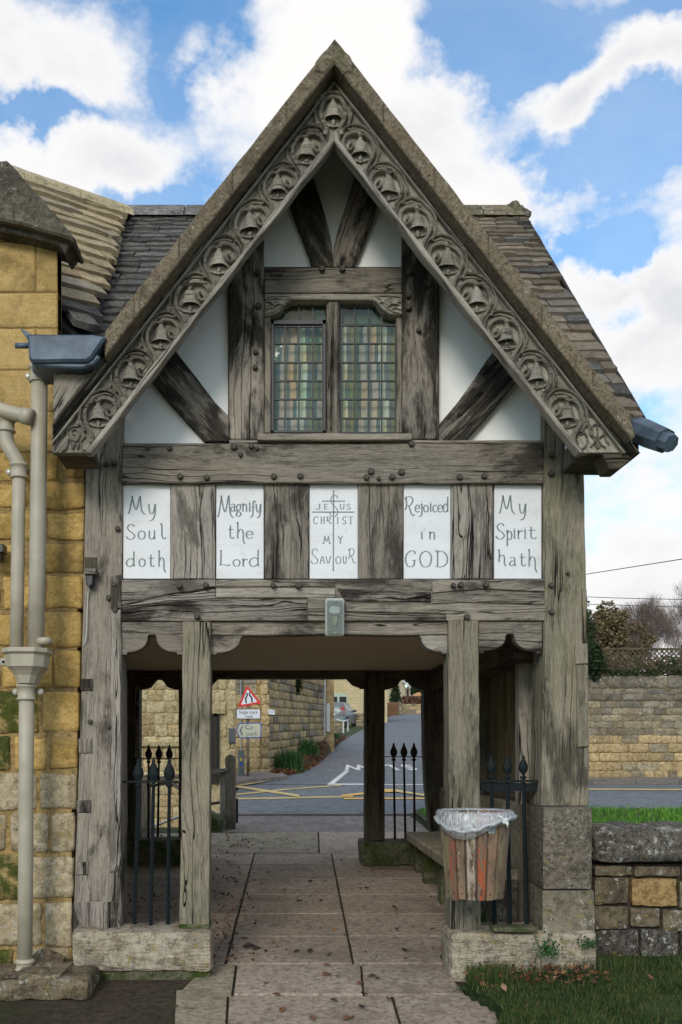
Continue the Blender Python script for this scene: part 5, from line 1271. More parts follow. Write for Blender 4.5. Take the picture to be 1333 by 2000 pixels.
for i, (a, b) in enumerate(zip(ys_, ys_[1:])):
    e = edge((a+b)/2); xs_ = [e]; x = e
    ash = b <= 883
    x -= (random.uniform(75, 110) if i % 2 else random.uniform(45, 80)) if not ash else (42 if i % 2 else 130)
    while x > -260:
        xs_.append(x); x -= random.uniform(60, 130) if not ash else random.uniform(110, 170)
    for x1, x0 in zip(xs_, xs_[1:]):
        g = 1.0 if ash else random.choice([2.2, 3.0, 4.5, 6.5])
        px = (x0+g, a+g, x1-(g if x1 != e else 0), b-g)
        if a > 1500: mt = COTG if (x1 > 70 or random.random() < .4) else COTM
        elif a > 1260 and x1 < 80: mt = COTM
        elif ash: mt = COTA
        else: mt = COT
        if ash and a < 470: px = (px[0], max(px[1], 424+max(0, (x0+x1)/2)*.38), px[2], px[3])
        ra = .0022 if ash else .010
        A_, B2 = P(px[0], px[3], YC), P(px[2], px[1], YC)
        mb = MB(); US = [0, .035, .12, .3, .5, .7, .88, .965, 1]; WS = [0, .05, .2, .5, .8, .95, 1]; nx, nz = 8, 6; s = random.random()*80; L = Vector((B2.x-A_.x, .25, B2.z-A_.z)); rnd = .006 if ash else .016
        for j in range(nz+1):
            for k in range(nx+1):
                u, w = US[k], WS[j]; x, z = A_.x+L.x*u, A_.z+L.z*w
                ex = min(u, 1-u)*L.x; ez = min(w, 1-w)*L.z; e_ = min(ex, ez)
                nn = noise.noise(Vector((x*11+s, z*11, 0)))
                if not ash:
                    x += noise.noise(Vector((z*9, s, u)))*.013*(1 if 0 < u < 1 or x1 != e else .3)*(abs(u-.5)*2); z += noise.noise(Vector((x*7, s+5, w)))*.012*(abs(w-.5)*2)
                    if (k in (0, nx)) and (j in (0, nz)): x += (.008 if k == 0 else -.008); z += (.007 if j == 0 else -.007)
                y = YC+.012-(.008 if ash else .013)+nn*ra*1.3+(0 if e_ > .001 else (.006 if ash else .011))
                mb.v.append((x, y, z))
        per = list(range(nx+1))+[j*(nx+1)+nx for j in range(1, nz+1)]+[nz*(nx+1)+q for q in range(nx-1, -1, -1)]+[j*(nx+1) for j in range(nz-1, 0, -1)]
        for j in range(nz):
            for k in range(nx): q = j*(nx+1)+k; mb.f.append((q, q+1, q+nx+2, q+nx+1))
        k0 = len(mb.v); mb.v += [(mb.v[p][0], YC+.10, mb.v[p][2]) for p in per]; n = len(per)
        for q in range(n): mb.f.append((per[(q+1) % n], per[q], k0+q, k0+(q+1) % n))
        mb.build('wall_stone', mt, C_, True)
# raking coping with kneeler at the top of this wall
prism('gable_coping', [(-260, 295), (12, 311), (24, 322), (44, 346), (96, 405), (146, 464), (143, 470), (60, 442), (-260, 372)], 5.34, .26, COP, C_, bevel=.012, jit=.010, seg=.04)
prism('kneeler_stone', [(-260, 373), (60, 443), (143, 471), (126, 493), (117, 478), (60, 462), (-260, 400)], 5.40, .20, COP, C_, bevel=.010, jit=.008, seg=.04)
# cottage roof behind, ridge running back to meet the gate roof
R0 = P(245, 412, 7.4); zrd = R0.z; YR1 = (zrd-EZ)*F/(HY-345); R1 = P(45, 345, YR1)
U_ = (R0-R1); U_.z = 0; LU = U_.length; U_.normalize()
vd = Vector((.05, -1, -.984)); Nr = U_.cross(vd).normalized()
if Nr.z < 0: Nr = -Nr
Dn = Vector((Nr.x, Nr.y, 0)).normalized()*Nr.z-Vector((0, 0, 1))*math.hypot(Nr.x, Nr.y); Dn.normalize()
# valley line relative to R0 in (u, s) coordinates
vu = vd.dot(U_)/vd.dot(Dn)
tiles(C_, R0+Nr*.02, U_, Dn, courses(3.4, .115, .20), lambda s: (max(-LU-.9, (5.62-(R0.y+Dn.y*s))/U_.y), vu*s+.03), (.30, .62), lambda c, u: TW if (c < 13 or random.random() < .2) else TD, (.026, .042))
def ucut(s): return (5.64-(R0.y+Dn.y*s))/U_.y
s1 = (R0.y-U_.y*(LU+.9)-5.64)/(-Dn.y)
q = [R0+U_*.02, R0-U_*(LU+.9), R0-U_*(LU+.9)+Dn*s1, R0+vd*((R0.y-5.64)/1.0)]
q = [p-Nr*.03 for p in q]; mk('roof_deck', q+[p-Nr*.05 for p in q], [(0, 1, 2, 3), (7, 6, 5, 4), (0, 3, 7, 4), (1, 0, 4, 5), (2, 1, 5, 6), (3, 2, 6, 7)], DARK, C_)
N2 = Vector((-Nr.x, -Nr.y, Nr.z)); D2 = Vector((-Dn.x, -Dn.y, Dn.z))
q = [R0-U_*.0, R0-U_*(LU+1.2), R0-U_*(LU+1.2)+D2*2.5, R0+D2*2.5]; mk('rear_roof_slope', q+[p-N2*.05 for p in q], [(0, 1, 2, 3), (7, 6, 5, 4), (0, 3, 7, 4), (1, 0, 4, 5), (2, 1, 5, 6), (3, 2, 6, 7)], TILEW, C_)
for i in range(5):
    a = R0-U_*(i*.42); b = R0-U_*(i*.42+.415); side = Vector((Dn.x, Dn.y, 0)).normalized()
    v = []
    for p in (a, b): v += [p+side*.15-Vector((0, 0, .10)), p+side*.14-Vector((0, 0, .05)), p+Vector((0, 0, .055)), p-side*.14-Vector((0, 0, .05)), p-side*.15-Vector((0, 0, .1))]
    mk('ridge_stone', v, [(4, 3, 2, 1, 0), (5, 6, 7, 8, 9), (1, 6, 5, 0), (2, 7, 6, 1), (3, 8, 7, 2), (4, 9, 8, 3)], RIDGEP, C_)
# cottage side wall inside the gate passage
MB().box(-1.75, -1.47, 5.95, 9.3, -.1, 2.2).build('side_wall', COTM, C_)
# base block in front of the wall
bigstone('footing_stone', (-150, 1912, 172, 1958), 5.02, .42, LOWW, C_, 26, 6, 8, .022, .03)
prism('footing_slab', [(P(34, 0, 5.1).x, 0), (P(122, 0, 5.1).x, 0), (P(122, 0, 5.1).x, .03), (P(34, 0, 5.1).x, .035)], 5.04, .34, LOWW, C_, world=True, bevel=.006, jit=.012).location.z += P(0, 1912, 5.1).z
lump('loose_stone', P(20, 1907, 5.06), .05, LOWW, C_, 4, .5, 2, (1.1, .8, .45))
lump('loose_stone', P(92, 1880, 5.42), .09, LOWW, C_, 6, .4, 2, (1.1, .6, .8))
random.seed(5)
# ------------------------------------------------------------------ low wall on the right
lw = empty('low_stone_wall', (2.2, 5.9, .1), 'low lichened stone wall with dark rounded coping joining the right plinth', 'wall')
YL = 5.75
MB().box((1166-CX)*YL/F, 4.6, YL+.05, YL+.40, -.05, P(0, 1690, YL).z).build('wall_core', SOIL, lw)
for a, b in ((1160, 1402), (1404, 1600), (1602, 1850), (1852, 2060)): bigstone('coping_stone', (a, 1616+random.uniform(-2, 2), b, 1689), YL-.06, .46, LOWC, lw, 22, 8, 10, .018, .05)
for q, mt in (((1163, 1691, 1240, 1712), LOWW), ((1241, 1691, 1333, 1714), LOWW), ((1335, 1691, 1450, 1720), LOWW), ((1163, 1713, 1232, 1768), LOWW), ((1235, 1716, 1325, 1770), GOLD), ((1328, 1722, 1440, 1775), LOWW), ((1162, 1770, 1229, 1815), LOWW), ((1231, 1773, 1292, 1812), LOWW), ((1295, 1778, 1390, 1822), LOWW),
              ((1162, 1817, 1250, 1880), LOWC), ((1252, 1815, 1330, 1880), LOWC), ((1332, 1824, 1440, 1880), LOWC)):
    bigstone('stone', q, YL, .2, mt, lw, 8, 6, 3, .016, .014)
x = 1440
while x < 2000:
    w = random.uniform(60, 110)
    for a, b in ((1692, 1735), (1737, 1780), (1782, 1830), (1832, 1880)): bigstone('stone', (x+1, a, x+w-1, b), YL, .2, LOWW, lw, 5, 4, 2, .016, .014)
    x += w
# ------------------------------------------------------------------ bench inside the gate
be = empty('stone_bench', (1.4, 7.4, .2), 'worn stone bench along the right side inside the gateway', 'bench')
mb = MB()
def zbn(y): return .57+.008*(y-7)
for (a, b) in ((6.05, 7.3), (7.31, 8.62)):
    v = []
    n = 14
    for i in range(n+1):
        y = a+(b-a)*i/n; e = .012*noise.noise(Vector((y*5, 0, 3)))
        z = zbn(y); v += [(1.16+e, y, z-.075), (1.15+e, y, z-.012), (1.165+e, y, z), (1.5, y, z), (1.5, y, z-.075)]
    f = [(i*5+k, i*5+(k+1) % 5, (i+1)*5+(k+1) % 5, (i+1)*5+k) for i in range(n) for k in range(5)]+[(4, 3, 2, 1, 0), tuple(n*5+k for k in range(5))]
    mk('seat', v, f, SLABM, be)
for y in (6.3, 7.2, 8.0, 8.5): MB().box(1.22, 1.48, y, y+.14, zpath(y)-.01, zbn(y)-.076).build('support', SILLG, be)
MB().box(1.36, 1.49, 6.0, 8.9, .08, .50).build('bench_backing', PLIN, be)
# ------------------------------------------------------------------ iron railings
def spear(mb, x, y, z, s):
    mb.lathe((x, y, z), [(.012*s, 0), (.021*s, .006*s), (.021*s, .016*s), (.010*s, .022*s), (.013*s, .032*s), (.029*s, .058*s), (.034*s, .078*s), (.030*s, .098*s), (.016*s, .128*s), (.009*s, .142*s), (.012*s, .149*s), (.002*s, .168*s)], 10, 'Z', 1, .55)
def railing(label, Y, bars, ytip, ybot, railys, x0, x1, r, s, mat=IRON, flat=False, lean=0, shoulder=.17):
    t = empty('iron_railing', P((x0+x1)/2, ybot, Y), label, 'railing', 'iron railings in the gate side bays')
    for (xt, xb) in bars:
        a = P(xb, ybot, Y); b = P(xt, ytip, Y); top = b.z-shoulder*s
        mb = MB()
        mb.tube([a, (a.x+(b.x-a.x)*.5, Y, (a.z+top)/2), (b.x, Y, top)], [r*1.25, r*1.1, r], 6 if not flat else 4); o = mb.build('bar', mat, t)
        m2 = MB(); spear(m2, b.x, Y, top, s); m2.build('finial', mat, o, True)
    for (ya, yb, d) in railys:
        p, q = P(x0, yb, Y), P(x1, ya, Y); MB().box(p.x, q.x, Y-d, Y+d, p.z, q.z).build('rail', mat, t)
    return t
railing('dark iron railing of three spear bars in the front left bay', 5.56, [(270, 262.5), (300, 294.5), (331, 328)], 1480, 1816, [(1525, 1529, .012)], 238, 354, .0105, 1.0)
railing('dark iron railing behind the litter bin with a deep top rail', 5.58, [(960, 967), (991.5, 996.5), (1023, 1030)], 1474, 1814, [(1524, 1528, .022), (1530, 1545, .006)], 937, 1054, .0115, .82)
railing('slender iron railing in the far left bay, seen between the nearer spears', 9.02, [(290.5, 290), (310.5, 308.5), (331, 331)], 1454, 1640, [(1480.5, 1482.5, .012)], 272, 350, .0105, 1.02, IRONR)
railing('slender iron railing in the far right bay beside the stone bench', 9.02, [(769.5, 772), (789.5, 792.5), (809, 810.5)], 1450, 1643, [(1477.5, 1479, .010)], 752, 829, .0105, 1.02, IRONR)
# ------------------------------------------------------------------ bulkhead lamp
la = empty('bulkhead_light', P(655, 1205, 5.45), 'rectangular glass bulkhead light on the beam over the opening', 'light')
def rrect(x0, y0, x1, y1, r, n=5):
    return arc(x1-r, y0+r, r, r, 0, 90, n)+arc(x0+r, y0+r, r, r, 90, 180, n)+arc(x0+r, y1-r, r, r, 180, 270, n)+arc(x1-r, y1-r, r, r, 270, 360, n)
m_ = matte(plain('lamp_casing', (.44, .45, .40), .6))
prism('casing', rrect(636, 1168, 673, 1242, 5), 5.43, .045, m_, la, jit=0, bevel=.008)
prism('reflector', rrect(640.5, 1173, 668.5, 1234, 3), 5.424, .01, plain('lamp_reflector', (.30, .34, .33), .5), la, jit=0, bevel=.002)
prism('tube', rrect(643, 1184, 666, 1200, 7), 5.400, .02, plain('lamp_bulb', (.62, .68, .68), .3), la, jit=0, bevel=.008)
prism('lamp_holder', [(649, 1202), (660, 1202), (659, 1216), (656, 1222), (653, 1222), (650, 1216)], 5.405, .02, plain('lamp_cap', (.36, .36, .24), .4), la, jit=0, bevel=.003)
def lens_mat():
    m, N, b = newmat('prismatic_lens'); nt = m.node_tree; nt.nodes.remove(b); oc = N('TexCoord').outputs['Object']
    s = N('SeparateXYZ', {0: oc}).outputs
    w = N.m('MULTIPLY', N.m('SINE', N.m('MULTIPLY', N.m('ADD', s[0], s[2]), 700)), N.m('SINE', N.m('MULTIPLY', N.m('SUBTRACT', s[0], s[2]), 700)))
    bp = N('Bump', {'Strength': .8, 'Distance': .004, 'Height': w}).outputs[0]
    tr = N('BsdfTransparent', {0: (.86, .9, .88, 1)}).outputs[0]; gl = N('BsdfGlossy', {0: (1, 1, 1, 1), 'Roughness': .2, 'Normal': bp}).outputs[0]; df = N('BsdfDiffuse', {0: (.68, .69, .62, 1), 'Normal': bp}).outputs[0]
    a = N('MixShader', {0: N.rng(w, -1, 1, .04, .40), 1: tr, 2: df}).outputs[0]; c = N('MixShader', {0: .14, 1: a, 2: gl}).outputs[0]
    nt.links.new(c, nt.nodes['Material Output'].inputs[0]); return m
prism('lens', rrect(639, 1171, 670, 1237, 4), 5.386, .03, lens_mat(), la, jit=0, bevel=.008)
for y in (1172, 1236):
    m = MB(); p = P(654.5, y, 5.382); m.lathe(tuple(p), [(.004, .01), (.004, 0)], 8, 'Y'); m.build('screw', STEEL, la)
# ------------------------------------------------------------------ litter bin
cx_, cy_ = P(928, 0, 5.2).x, 5.2
bi = empty('litter_bin', (cx_, cy_, P(0, 1752, 5.2).z), 'slatted litter bin with peeling red paint and a clear plastic liner bag', 'litter bin')
zt, zb = P(0, 1588, 5.2).z, P(0, 1750, 5.2).z
m = MB(); m.lathe((cx_, cy_, 0), [(.135, zb+.012), (.137, zb+.05), (.174, zt-.02), (.168, zt-.02), (.130, zb+.05)], 28); m.build('metal_liner', plain('dull_liner_metal', (.11, .075, .062), .8), bi, True)
cols = {0: (.27, .165, .10), 1: (.29, .09, .055), 2: (.38, .085, .028), 3: (.40, .34, .26), 4: (.17, .14, .10), 5: (.22, .19, .10)}
slm = {}
for k, c in cols.items():
    mm, N, b = newmat('bin_slat_paint'); oc = N('TexCoord').outputs['Object']; rn = N('ObjectInfo').outputs['Random']
    v = N('VectorMath', {0: oc, 1: N('CombineXYZ', {0: N.m('MULTIPLY', rn, 9.)}).outputs[0]}, operation='ADD').outputs[0]
    g = N.noise(N('Mapping', {'Vector': v, 'Scale': (70, 70, 7)}).outputs[0], 1, 6, .65)
    fl = N.noise(N('Mapping', {'Vector': v, 'Scale': (22, 22, 6)}).outputs[0], 1, 7, .7)
    wd = N.ramp(g, [(.35, (.06, .038, .025)), (.6, (.24, .165, .105))])
    cc = N.mix(N.rng(fl, .48, .54), c, wd); fl2 = N.noise(N('Mapping', {'Vector': v, 'Scale': (40, 40, 15)}).outputs[0], 1, 4, .6)
    cc = N.mix(N.rng(fl2, .66, .68), cc, (.48, .42, .33)); cc = N.mix(N.m('MULTIPLY', N.rng(g, .45, .7), .35), cc, (.03, .03, .015))
    setin(N, b, 'Base Color', cc); setin(N, b, 'Roughness', .8); bump(N, b, g, .7, .004); slm[k] = mm
order = {9: 0, 10: 1, 11: 4, 12: 3, 13: 2, 14: 0, 15: 5, 16: 4, 8: 5}
n = 19
for i in range(n):
    a = 2*PI*i/n+.1; d = Vector((math.cos(a), math.sin(a), 0)); t = Vector((-d.y, d.x, 0))
    # slats facing the camera: angles around -90 degrees
    deg = (math.degrees(a)+180) % 360-180
    k = random.choice([0, 4, 5, 1])
    for lo, hi, kk in ((-180, -160, 5), (-160, -140, 1), (-140, -121, 0), (-121, -103, 3), (-103, -83, 2), (-83, -64, 0), (-64, -44, 5), (-44, -20, 4)):
        if lo <= deg < hi: k = kk
    zz = zb-random.uniform(.0, .014)*(1 if i % 2 else .2); r0, r1 = .150, .190; hw0, hw1 = .0185, .0245
    v = []
    for (r, z, hw) in ((r0, zz, hw0), (r1, zt+.005, hw1)):
        for (dr, s) in ((0, -1), (0, 1), (.014, 1), (.014, -1)): q = Vector((cx_, cy_, z))+d*(r+dr-.014)+t*hw*s; v.append(q)
    o = mk('slat', v, [(3, 2, 1, 0), (4, 5, 6, 7), (0, 1, 5, 4), (1, 2, 6, 5), (2, 3, 7, 6), (3, 0, 4, 7)], slm[k], bi)
    if k == 2: o['label'] = 'slat in flaking orange-red paint'
    p = Vector((cx_, cy_, zb+.028))+d*.1545; mm = MB(); mm.tube([p-d*.006, p+d*.0025], .004, 6); mm.build('screw', IRONR, bi)
# clear bag folded over the rim
bagm, N, b = newmat('clear_plastic_bag'); nt = bagm.node_tree; nt.nodes.remove(b); oc = N('TexCoord').outputs['Object']
w = N.noise(N('Mapping', {'Vector': oc, 'Scale': (1, 1, .5)}).outputs[0], 38, 6, .65, 1.2); bp = N('Bump', {'Strength': 1.0, 'Distance': .012, 'Height': w}).outputs[0]
tr = N('BsdfTransparent', {0: (.93, .94, .95, 1)}).outputs[0]; df = N('BsdfDiffuse', {0: (.72, .74, .76, 1), 'Normal': bp}).outputs[0]; gl = N('BsdfGlossy', {0: (1, 1, 1, 1), 'Roughness': .18, 'Normal': bp}).outputs[0]
a_ = N('MixShader', {0: N.rng(w, .36, .66, .22, .66), 1: tr, 2: df}).outputs[0]; c_ = N('MixShader', {0: .16, 1: a_, 2: gl}).outputs[0]
nt.links.new(c_, nt.nodes['Material Output'].inputs[0])
mb = MB(); n = 64; rings = []
for i in range(n):
    a = 2*PI*i/n; deg = math.degrees(a) % 360
    # the fold hangs lowest in front, left of centre
    sag = .022+.085*math.exp(-((deg-250)/36)**2)+.040*math.exp(-((deg-215)/30)**2)+.012*math.exp(-((deg-300)/20)**2)
    wv = lambda s: noise.noise(Vector((math.cos(a)*5, math.sin(a)*5, s)))
    prof = [(.150, zt-.12), (.170, zt-.03), (.186+.003*wv(1), zt+.010+.005*wv(2)), (.196, zt+.016+.005*wv(3)), (.206+.004*wv(4), zt+.002), (.207+.005*wv(5), zt-sag*.55), (.204+.006*wv(6), zt-sag-.008+.006*wv(7)), (.192, zt-sag-.004)]
    rings.append([(cx_+r*math.cos(a), cy_+r*math.sin(a), z) for r, z in prof])
m_ = len(rings[0]); mb.v = [p for r in rings for p in r]
for i in range(n):
    for j in range(m_-1): mb.f.append((i*m_+j, ((i+1) % n)*m_+j, ((i+1) % n)*m_+j+1, i*m_+j+1))
mb.build('liner_bag', bagm, bi, True)
# twisted band and knot of the bag
tw_ = plain('twisted_plastic', (.66, .68, .68), .35, 0, .12, 60, .004)
pts = []
for i in range(40):
    deg = 178+i*(184/39); a = math.radians(deg); sag = .024+.080*math.exp(-((deg-250)/38)**2)+.036*math.exp(-((deg-215)/30)**2)
    pts.append((cx_+.210*math.cos(a), cy_+.210*math.sin(a), zt-sag*.72+.004*math.sin(i*1.3)))
mb = MB(); mb.tube(pts, [.007+.006*abs(math.sin(i*.45+.5)) for i in range(40)], 7); mb.build('bag_twist', bagm, bi, True)
a = math.radians(303); c = Vector((cx_+.214*math.cos(a), cy_+.214*math.sin(a), zt-.030))
lump('bag_knot', c, .018, tw_, bi, 5, .6, 2, (1.2, .8, .9)); mb = MB(); mb.tube([c, c+Vector((-.02, -.012, .020)), c+Vector((-.034, -.006, .030))], [.009, .007, .002], 6); mb.tube([c, c+Vector((.014, -.01, -.016)), c+Vector((.012, -.008, -.034))], [.008, .008, .002], 6); mb.build('bag_knot_tail', tw_, bi, True)
a = math.radians(-74); d = Vector((math.cos(a), math.sin(a), 0)); c = Vector((cx_, cy_, 0))+d*.1945; c.z = P(0, 1620, 5.02).z; t = Vector((-d.y, d.x, 0)); upv = (Vector((0, 0, 1))+d*.23).normalized()
st = mk('sticker', [c-t*.019-upv*.023+d*-.0075, c+t*.019-upv*.023+d*-.0075, c+t*.019+upv*.023+d*.0, c-t*.019+upv*.023], [(0, 1, 2, 3)], plain('grey_sticker', (.42, .46, .47), .5), bi)
for k in range(3):
    z = c+upv*(.012-.011*k)+d*(.0018-.0015*k*0); mk('printed_line', [z-t*.013-upv*.0025+d*.001, z+t*.013-upv*.0025+d*.001, z+t*.013+upv*.0025+d*.001, z-t*.013+upv*.0025+d*.001], [(0, 1, 2, 3)], FADE, st)
beam('mounting_strap', (cx_-.08, 5.39, zt-.08), (cx_+.06, 5.39, zt-.08), .012, .03, IRON, bi); beam('mounting_strap', (cx_-.06, 5.37, zb+.06), (cx_+.05, 5.37, zb+.06), .012, .03, IRON, bi)
mb = MB(); mb.box(cx_-.04, cx_+.04, cy_+.12, 5.46, zb+.05, zb+.075).box(cx_-.04, cx_+.04, cy_+.16, 5.46, zt-.09, zt-.07); mb.build('bracket', IRON, bi)
# ------------------------------------------------------------------ rainwater goods
dp = empty('drainpipe', P(52, 1900, 5.22), 'taupe painted drainpipes meeting in a hopper head on the cottage wall', 'drainpipe')
YP_ = 5.26
def pp(pts): return [P(x, y, YP_) for x, y in pts]
mb = MB(); mb.tube(pp([(77, 735), (76, 900), (73, 1100), (70.5, 1275)]), .0440, 20); mb.build('pipe', PIPE, dp, True)
mb = MB(); mb.tube(spline(pp([(12, 818), (11, 845), (15, 868), (26, 888), (35, 905), (37, 925)]), 5), .0400, 18); mb.build('offset_bend', PIPE, dp, True)
mb = MB(); mb.tube(pp([(37.5, 915), (36, 1000), (34, 1150), (32, 1275)]), .0360, 18); mb.build('pipe', PIPE, dp, True)
mb = MB(); mb.tube(spline([P(-60, 782, 5.23), P(-10, 797, 5.22), P(20, 806, 5.21), P(58, 815, 5.20)], 4), .0385, 18); mb.build('branch_pipe', PIPE, dp, True)
mb = MB(); mb.tube([P(44, 811, 5.205), P(63, 816, 5.197)], .0435, 18); mb.build('pipe_socket', PIPE, dp, True)
mb = MB(); mb.tube(pp([(52, 1352), (51, 1500), (50, 1700), (48.5, 1895)]), .0405, 20); mb.build('pipe', PIPE, dp, True)
def collar(x, y0, y1, r, nm='pipe_collar', ears=True, Y=YP_):
    a, b = P(x, y1, Y).z, P(x, y0, Y).z; c = P(x, y0, Y); h = b-a
    mb = MB(); mb.lathe((c.x, Y, a), [(r-.004, 0), (r+.006, .002), (r+.007, .010), (r, .014), (r, h*.45), (r+.001, h-.022), (r+.008, h-.018), (r+.009, h-.008), (r+.003, h), (r-.006, h+.004)], 24)
    o = mb.build(nm, PIPE, dp, True)
    if ears:
        zm = (a+b)/2+.004
        for s in (-1, 1):
            m2 = MB(); m2.lathe((c.x+s*(r+.020), Y+.028, zm), [(.002, .0), (.017, .0), (.019, .004), (.019, .018), (.002, .018)], 14, 'Y'); m2.box(c.x+s*(r-.004) if s > 0 else c.x-(r+.02), c.x+(r+.02) if s > 0 else c.x-(r-.004), Y+.030, Y+.044, zm-.014, zm+.014); m2.build('fixing_lug', PIPE, o, True)
            m3 = MB(); m3.lathe((c.x+s*(r+.021), Y+.024, zm), [(.002, 0), (.007, 0), (.007, .006)], 8, 'Y'); m3.build('bolt', STEEL, o)
collar(76.5, 714, 748, .048); collar(12, 816, 845, .044, ears=False); collar(37, 904, 935, .042); collar(51.5, 1336, 1368, .046); collar(48.5, 1874, 1896, .045, ears=False); collar(48.5, 1897, 1908, .044)
# angular hopper head
Yh = 5.24; xc = P(52, 0, Yh).x
def ringpts(hw, dp_, z, ch=.35):
    c = dp_*ch; return [(xc-hw, Yh+.09, z), (xc-hw, Yh-dp_+c*1.6, z), (xc-hw+c*1.4, Yh-dp_, z), (xc+hw-c*1.4, Yh-dp_, z), (xc+hw, Yh-dp_+c*1.6, z), (xc+hw, Yh+.09, z)]
ZT = P(0, 1268, Yh).z
lv = [(.120, .105, 0), (.122, .108, -.005), (.122, .108, -.022), (.114, .100, -.028), (.106, .092, -.034), (.100, .088, -.098), (.094, .082, -.103), (.078, .068, -.118), (.060, .052, -.142), (.048, .046, -.176), (.046, .044, -.186)]
v = []; f = []
for hw, d_, dz in lv: v += ringpts(hw, d_, ZT+dz)
for i in range(len(lv)-1):
    for k in range(6): f.append((i*6+k, (i+1)*6+k, (i+1)*6+(k+1) % 6, i*6+(k+1) % 6))
f += [tuple(range(6)), tuple((len(lv)-1)*6+k for k in range(5, -1, -1))]
ho = mk('hopper_head', v, f, PIPE, dp)
m2 = MB(); m2.lathe((xc-.128, Yh+.01, ZT-.068), [(.008, 0), (.022, .0), (.024, .004), (.024, .014), (.008, .014), (.008, .0)], 14, 'Y'); m2.box(xc-.125, xc-.095, Yh+.012, Yh+.022, ZT-.088, ZT-.05); m2.build('fixing_lug', PIPE, ho, True)
mb = MB(); mb.tube(spline([P(70, 1252, 5.30), P(80, 1252, 5.22), P(92, 1252, 5.22), P(96, 1254, 5.30), P(97, 1258, 5.44)], 5), .0200, 14); mb.build('overflow_pipe', PIPE, dp, True)
# lead rainwater box at the left foot of the gable
lh = empty('lead_rainwater_box', P(120, 690, 5.0), 'blue-grey lead rainwater box above the drainpipe by the gable foot', 'gutter box')
top = [(50, 647), (62, 651), (120, 652), (180, 653), (205, 657)]; 
prism('box', [(51, 652), (62, 651), (120, 652), (180, 652), (206, 657), (198, 670), (189, 683), (180, 697), (169, 705), (120, 705), (85, 706), (62, 706), (56, 700), (54, 670)], 4.93, .26, LEAD, lh, jit=.002, bevel=.012, grain=0)
prism('box_underside', [(56, 700), (170, 703), (188, 690), (196, 697), (182, 712), (160, 719), (90, 716), (66, 714)], 4.955, .25, LEAD, lh, jit=.001, bevel=.008, grain=0)
prism('torn_flap', [(38, 641), (46, 643), (60, 651), (58, 664), (52, 660)], 4.95, .012, LEAD, lh, bevel=.002)
mb = MB(); mb.tube([P(30, 675, 5.05), P(58, 675, 5.05)], .0145, 12); mb.build('overflow_spout', LEAD, lh, True)
mb = MB(); mb.tube([P(76, 708, 5.15), P(76, 724, 5.2)], .034, 14); mb.build('outlet', LEAD, lh, True)
mb = MB(); mb.tube([P(186, 676, 5.07), P(212, 668, 5.1)], .032, 12); mb.build('gutter_end', LEAD, lh, True)
# lead spout at the right foot
ls = empty('lead_spout', P(1240, 845, 5.1), 'faceted lead water spout sticking out beyond the right gable foot', 'water spout')
mb = MB(); mb.tube([P(1210, 822, 5.30), P(1226, 832, 5.2), P(1262, 846, 5.05), P(1300, 861, 4.92)], [.050, .062, .070, .062], 8); mb.build('spout', LEAD, ls)
mb = MB(); mb.tube([P(1298, 860, 4.92), P(1312, 866, 4.88)], [.048, .046], 8); mb.build('spout_lip', LEAD, ls)
# small junction box with cable on the left post
jb = empty('junction_box', P(174, 1120, 5.46), 'small black electrical box with a pale cable on the left corner post', 'electrical box')
prism('cap', rect(164, 1110, 187, 1121), 5.40, .08, OAKS, jb, bevel=.003, jit=0); prism('box', [(167, 1121), (182, 1121), (181, 1140), (174, 1148), (168, 1140)], 5.42, .06, BLACKP, jb, bevel=.005, jit=0)
mb = MB(); mb.tube(spline([P(174, 1143, 5.45), P(172, 1160, 5.47), P(170, 1200, 5.47), P(168, 1245, 5.47), P(162, 1262, 5.48)], 5), .0028, 6); mb.build('cable', WHITE, jb, True)
# dark fixing on the left edge
wb = tag(prism('wall_bracket', [(-20, 1062), (6, 1062), (6, 1078), (0, 1078), (0, 1094), (-20, 1094)], 5.38, .08, BLACKP, None, bevel=.003, jit=0), 'black iron bracket on the cottage wall at the left edge, level with the verse panels', 'bracket')
# terracotta pot just inside
po = empty('plant_pot', P(238, 1720, 6.9), 'broken terracotta pot standing behind the left corner post', 'plant pot')
c = P(228, 1725, 6.8); zz = zpath(6.8)+.006; mb = MB(); mb.lathe((c.x, 6.8, zz), [(.045, 0), (.075, .15), (.084, .15), (.086, .185), (.078, .185), (.070, .15), (.042, .01)], 18); mb.build('pot', CLAY, po, True)
# ------------------------------------------------------------------ wooden fence behind the gate on the left
fe = empty('timber_fence', P(450, 1620, 11.2), 'weathered timber post and rail fence beyond the gate on the left', 'fence')
YFn = 11.2
def rounded_post(x0, x1, yt, yb, Y, mat): 
    r = (x1-x0)/2; prism('post', [(x0, yb), (x0, yt+r)]+[(x0+r-r*math.cos(PI*i/6), yt+r-r*math.sin(PI*i/6)) for i in range(1, 6)]+[(x1, yt+r), (x1, yb)], Y, .12, mat, fe, grain=90)
rounded_post(440, 460, 1474, 1622, YFn, FENCEW); rounded_post(277, 293, 1514, 1700, YFn+.3, FENCEW)
prism('post', rect(430, 1508, 441, 1608), YFn+.05, .08, OAKB, fe, grain=90)
prism('top_rail', [(270, 1522), (380, 1509), (446, 1500), (446, 1508), (380, 1518), (270, 1532)], YFn-.02, .12, OAK, fe, grain=5)
prism('rail', [(290, 1533), (432, 1514), (432, 1519), (290, 1539)], YFn+.04, .05, FENCEW, fe, grain=6)
prism('rail', [(370, 1574), (432, 1565), (432, 1570), (370, 1580)], YFn+.06, .04, FENCEW, fe, grain=6)
prism('diagonal_brace', [(330, 1530), (336, 1526), (440, 1602), (440, 1610)], YFn+.02, .05, OAK, fe, grain=-38)
prism('short_post', rect(461, 1560, 465, 1608), YFn+.2, .05, IRONR, fe, grain=90)
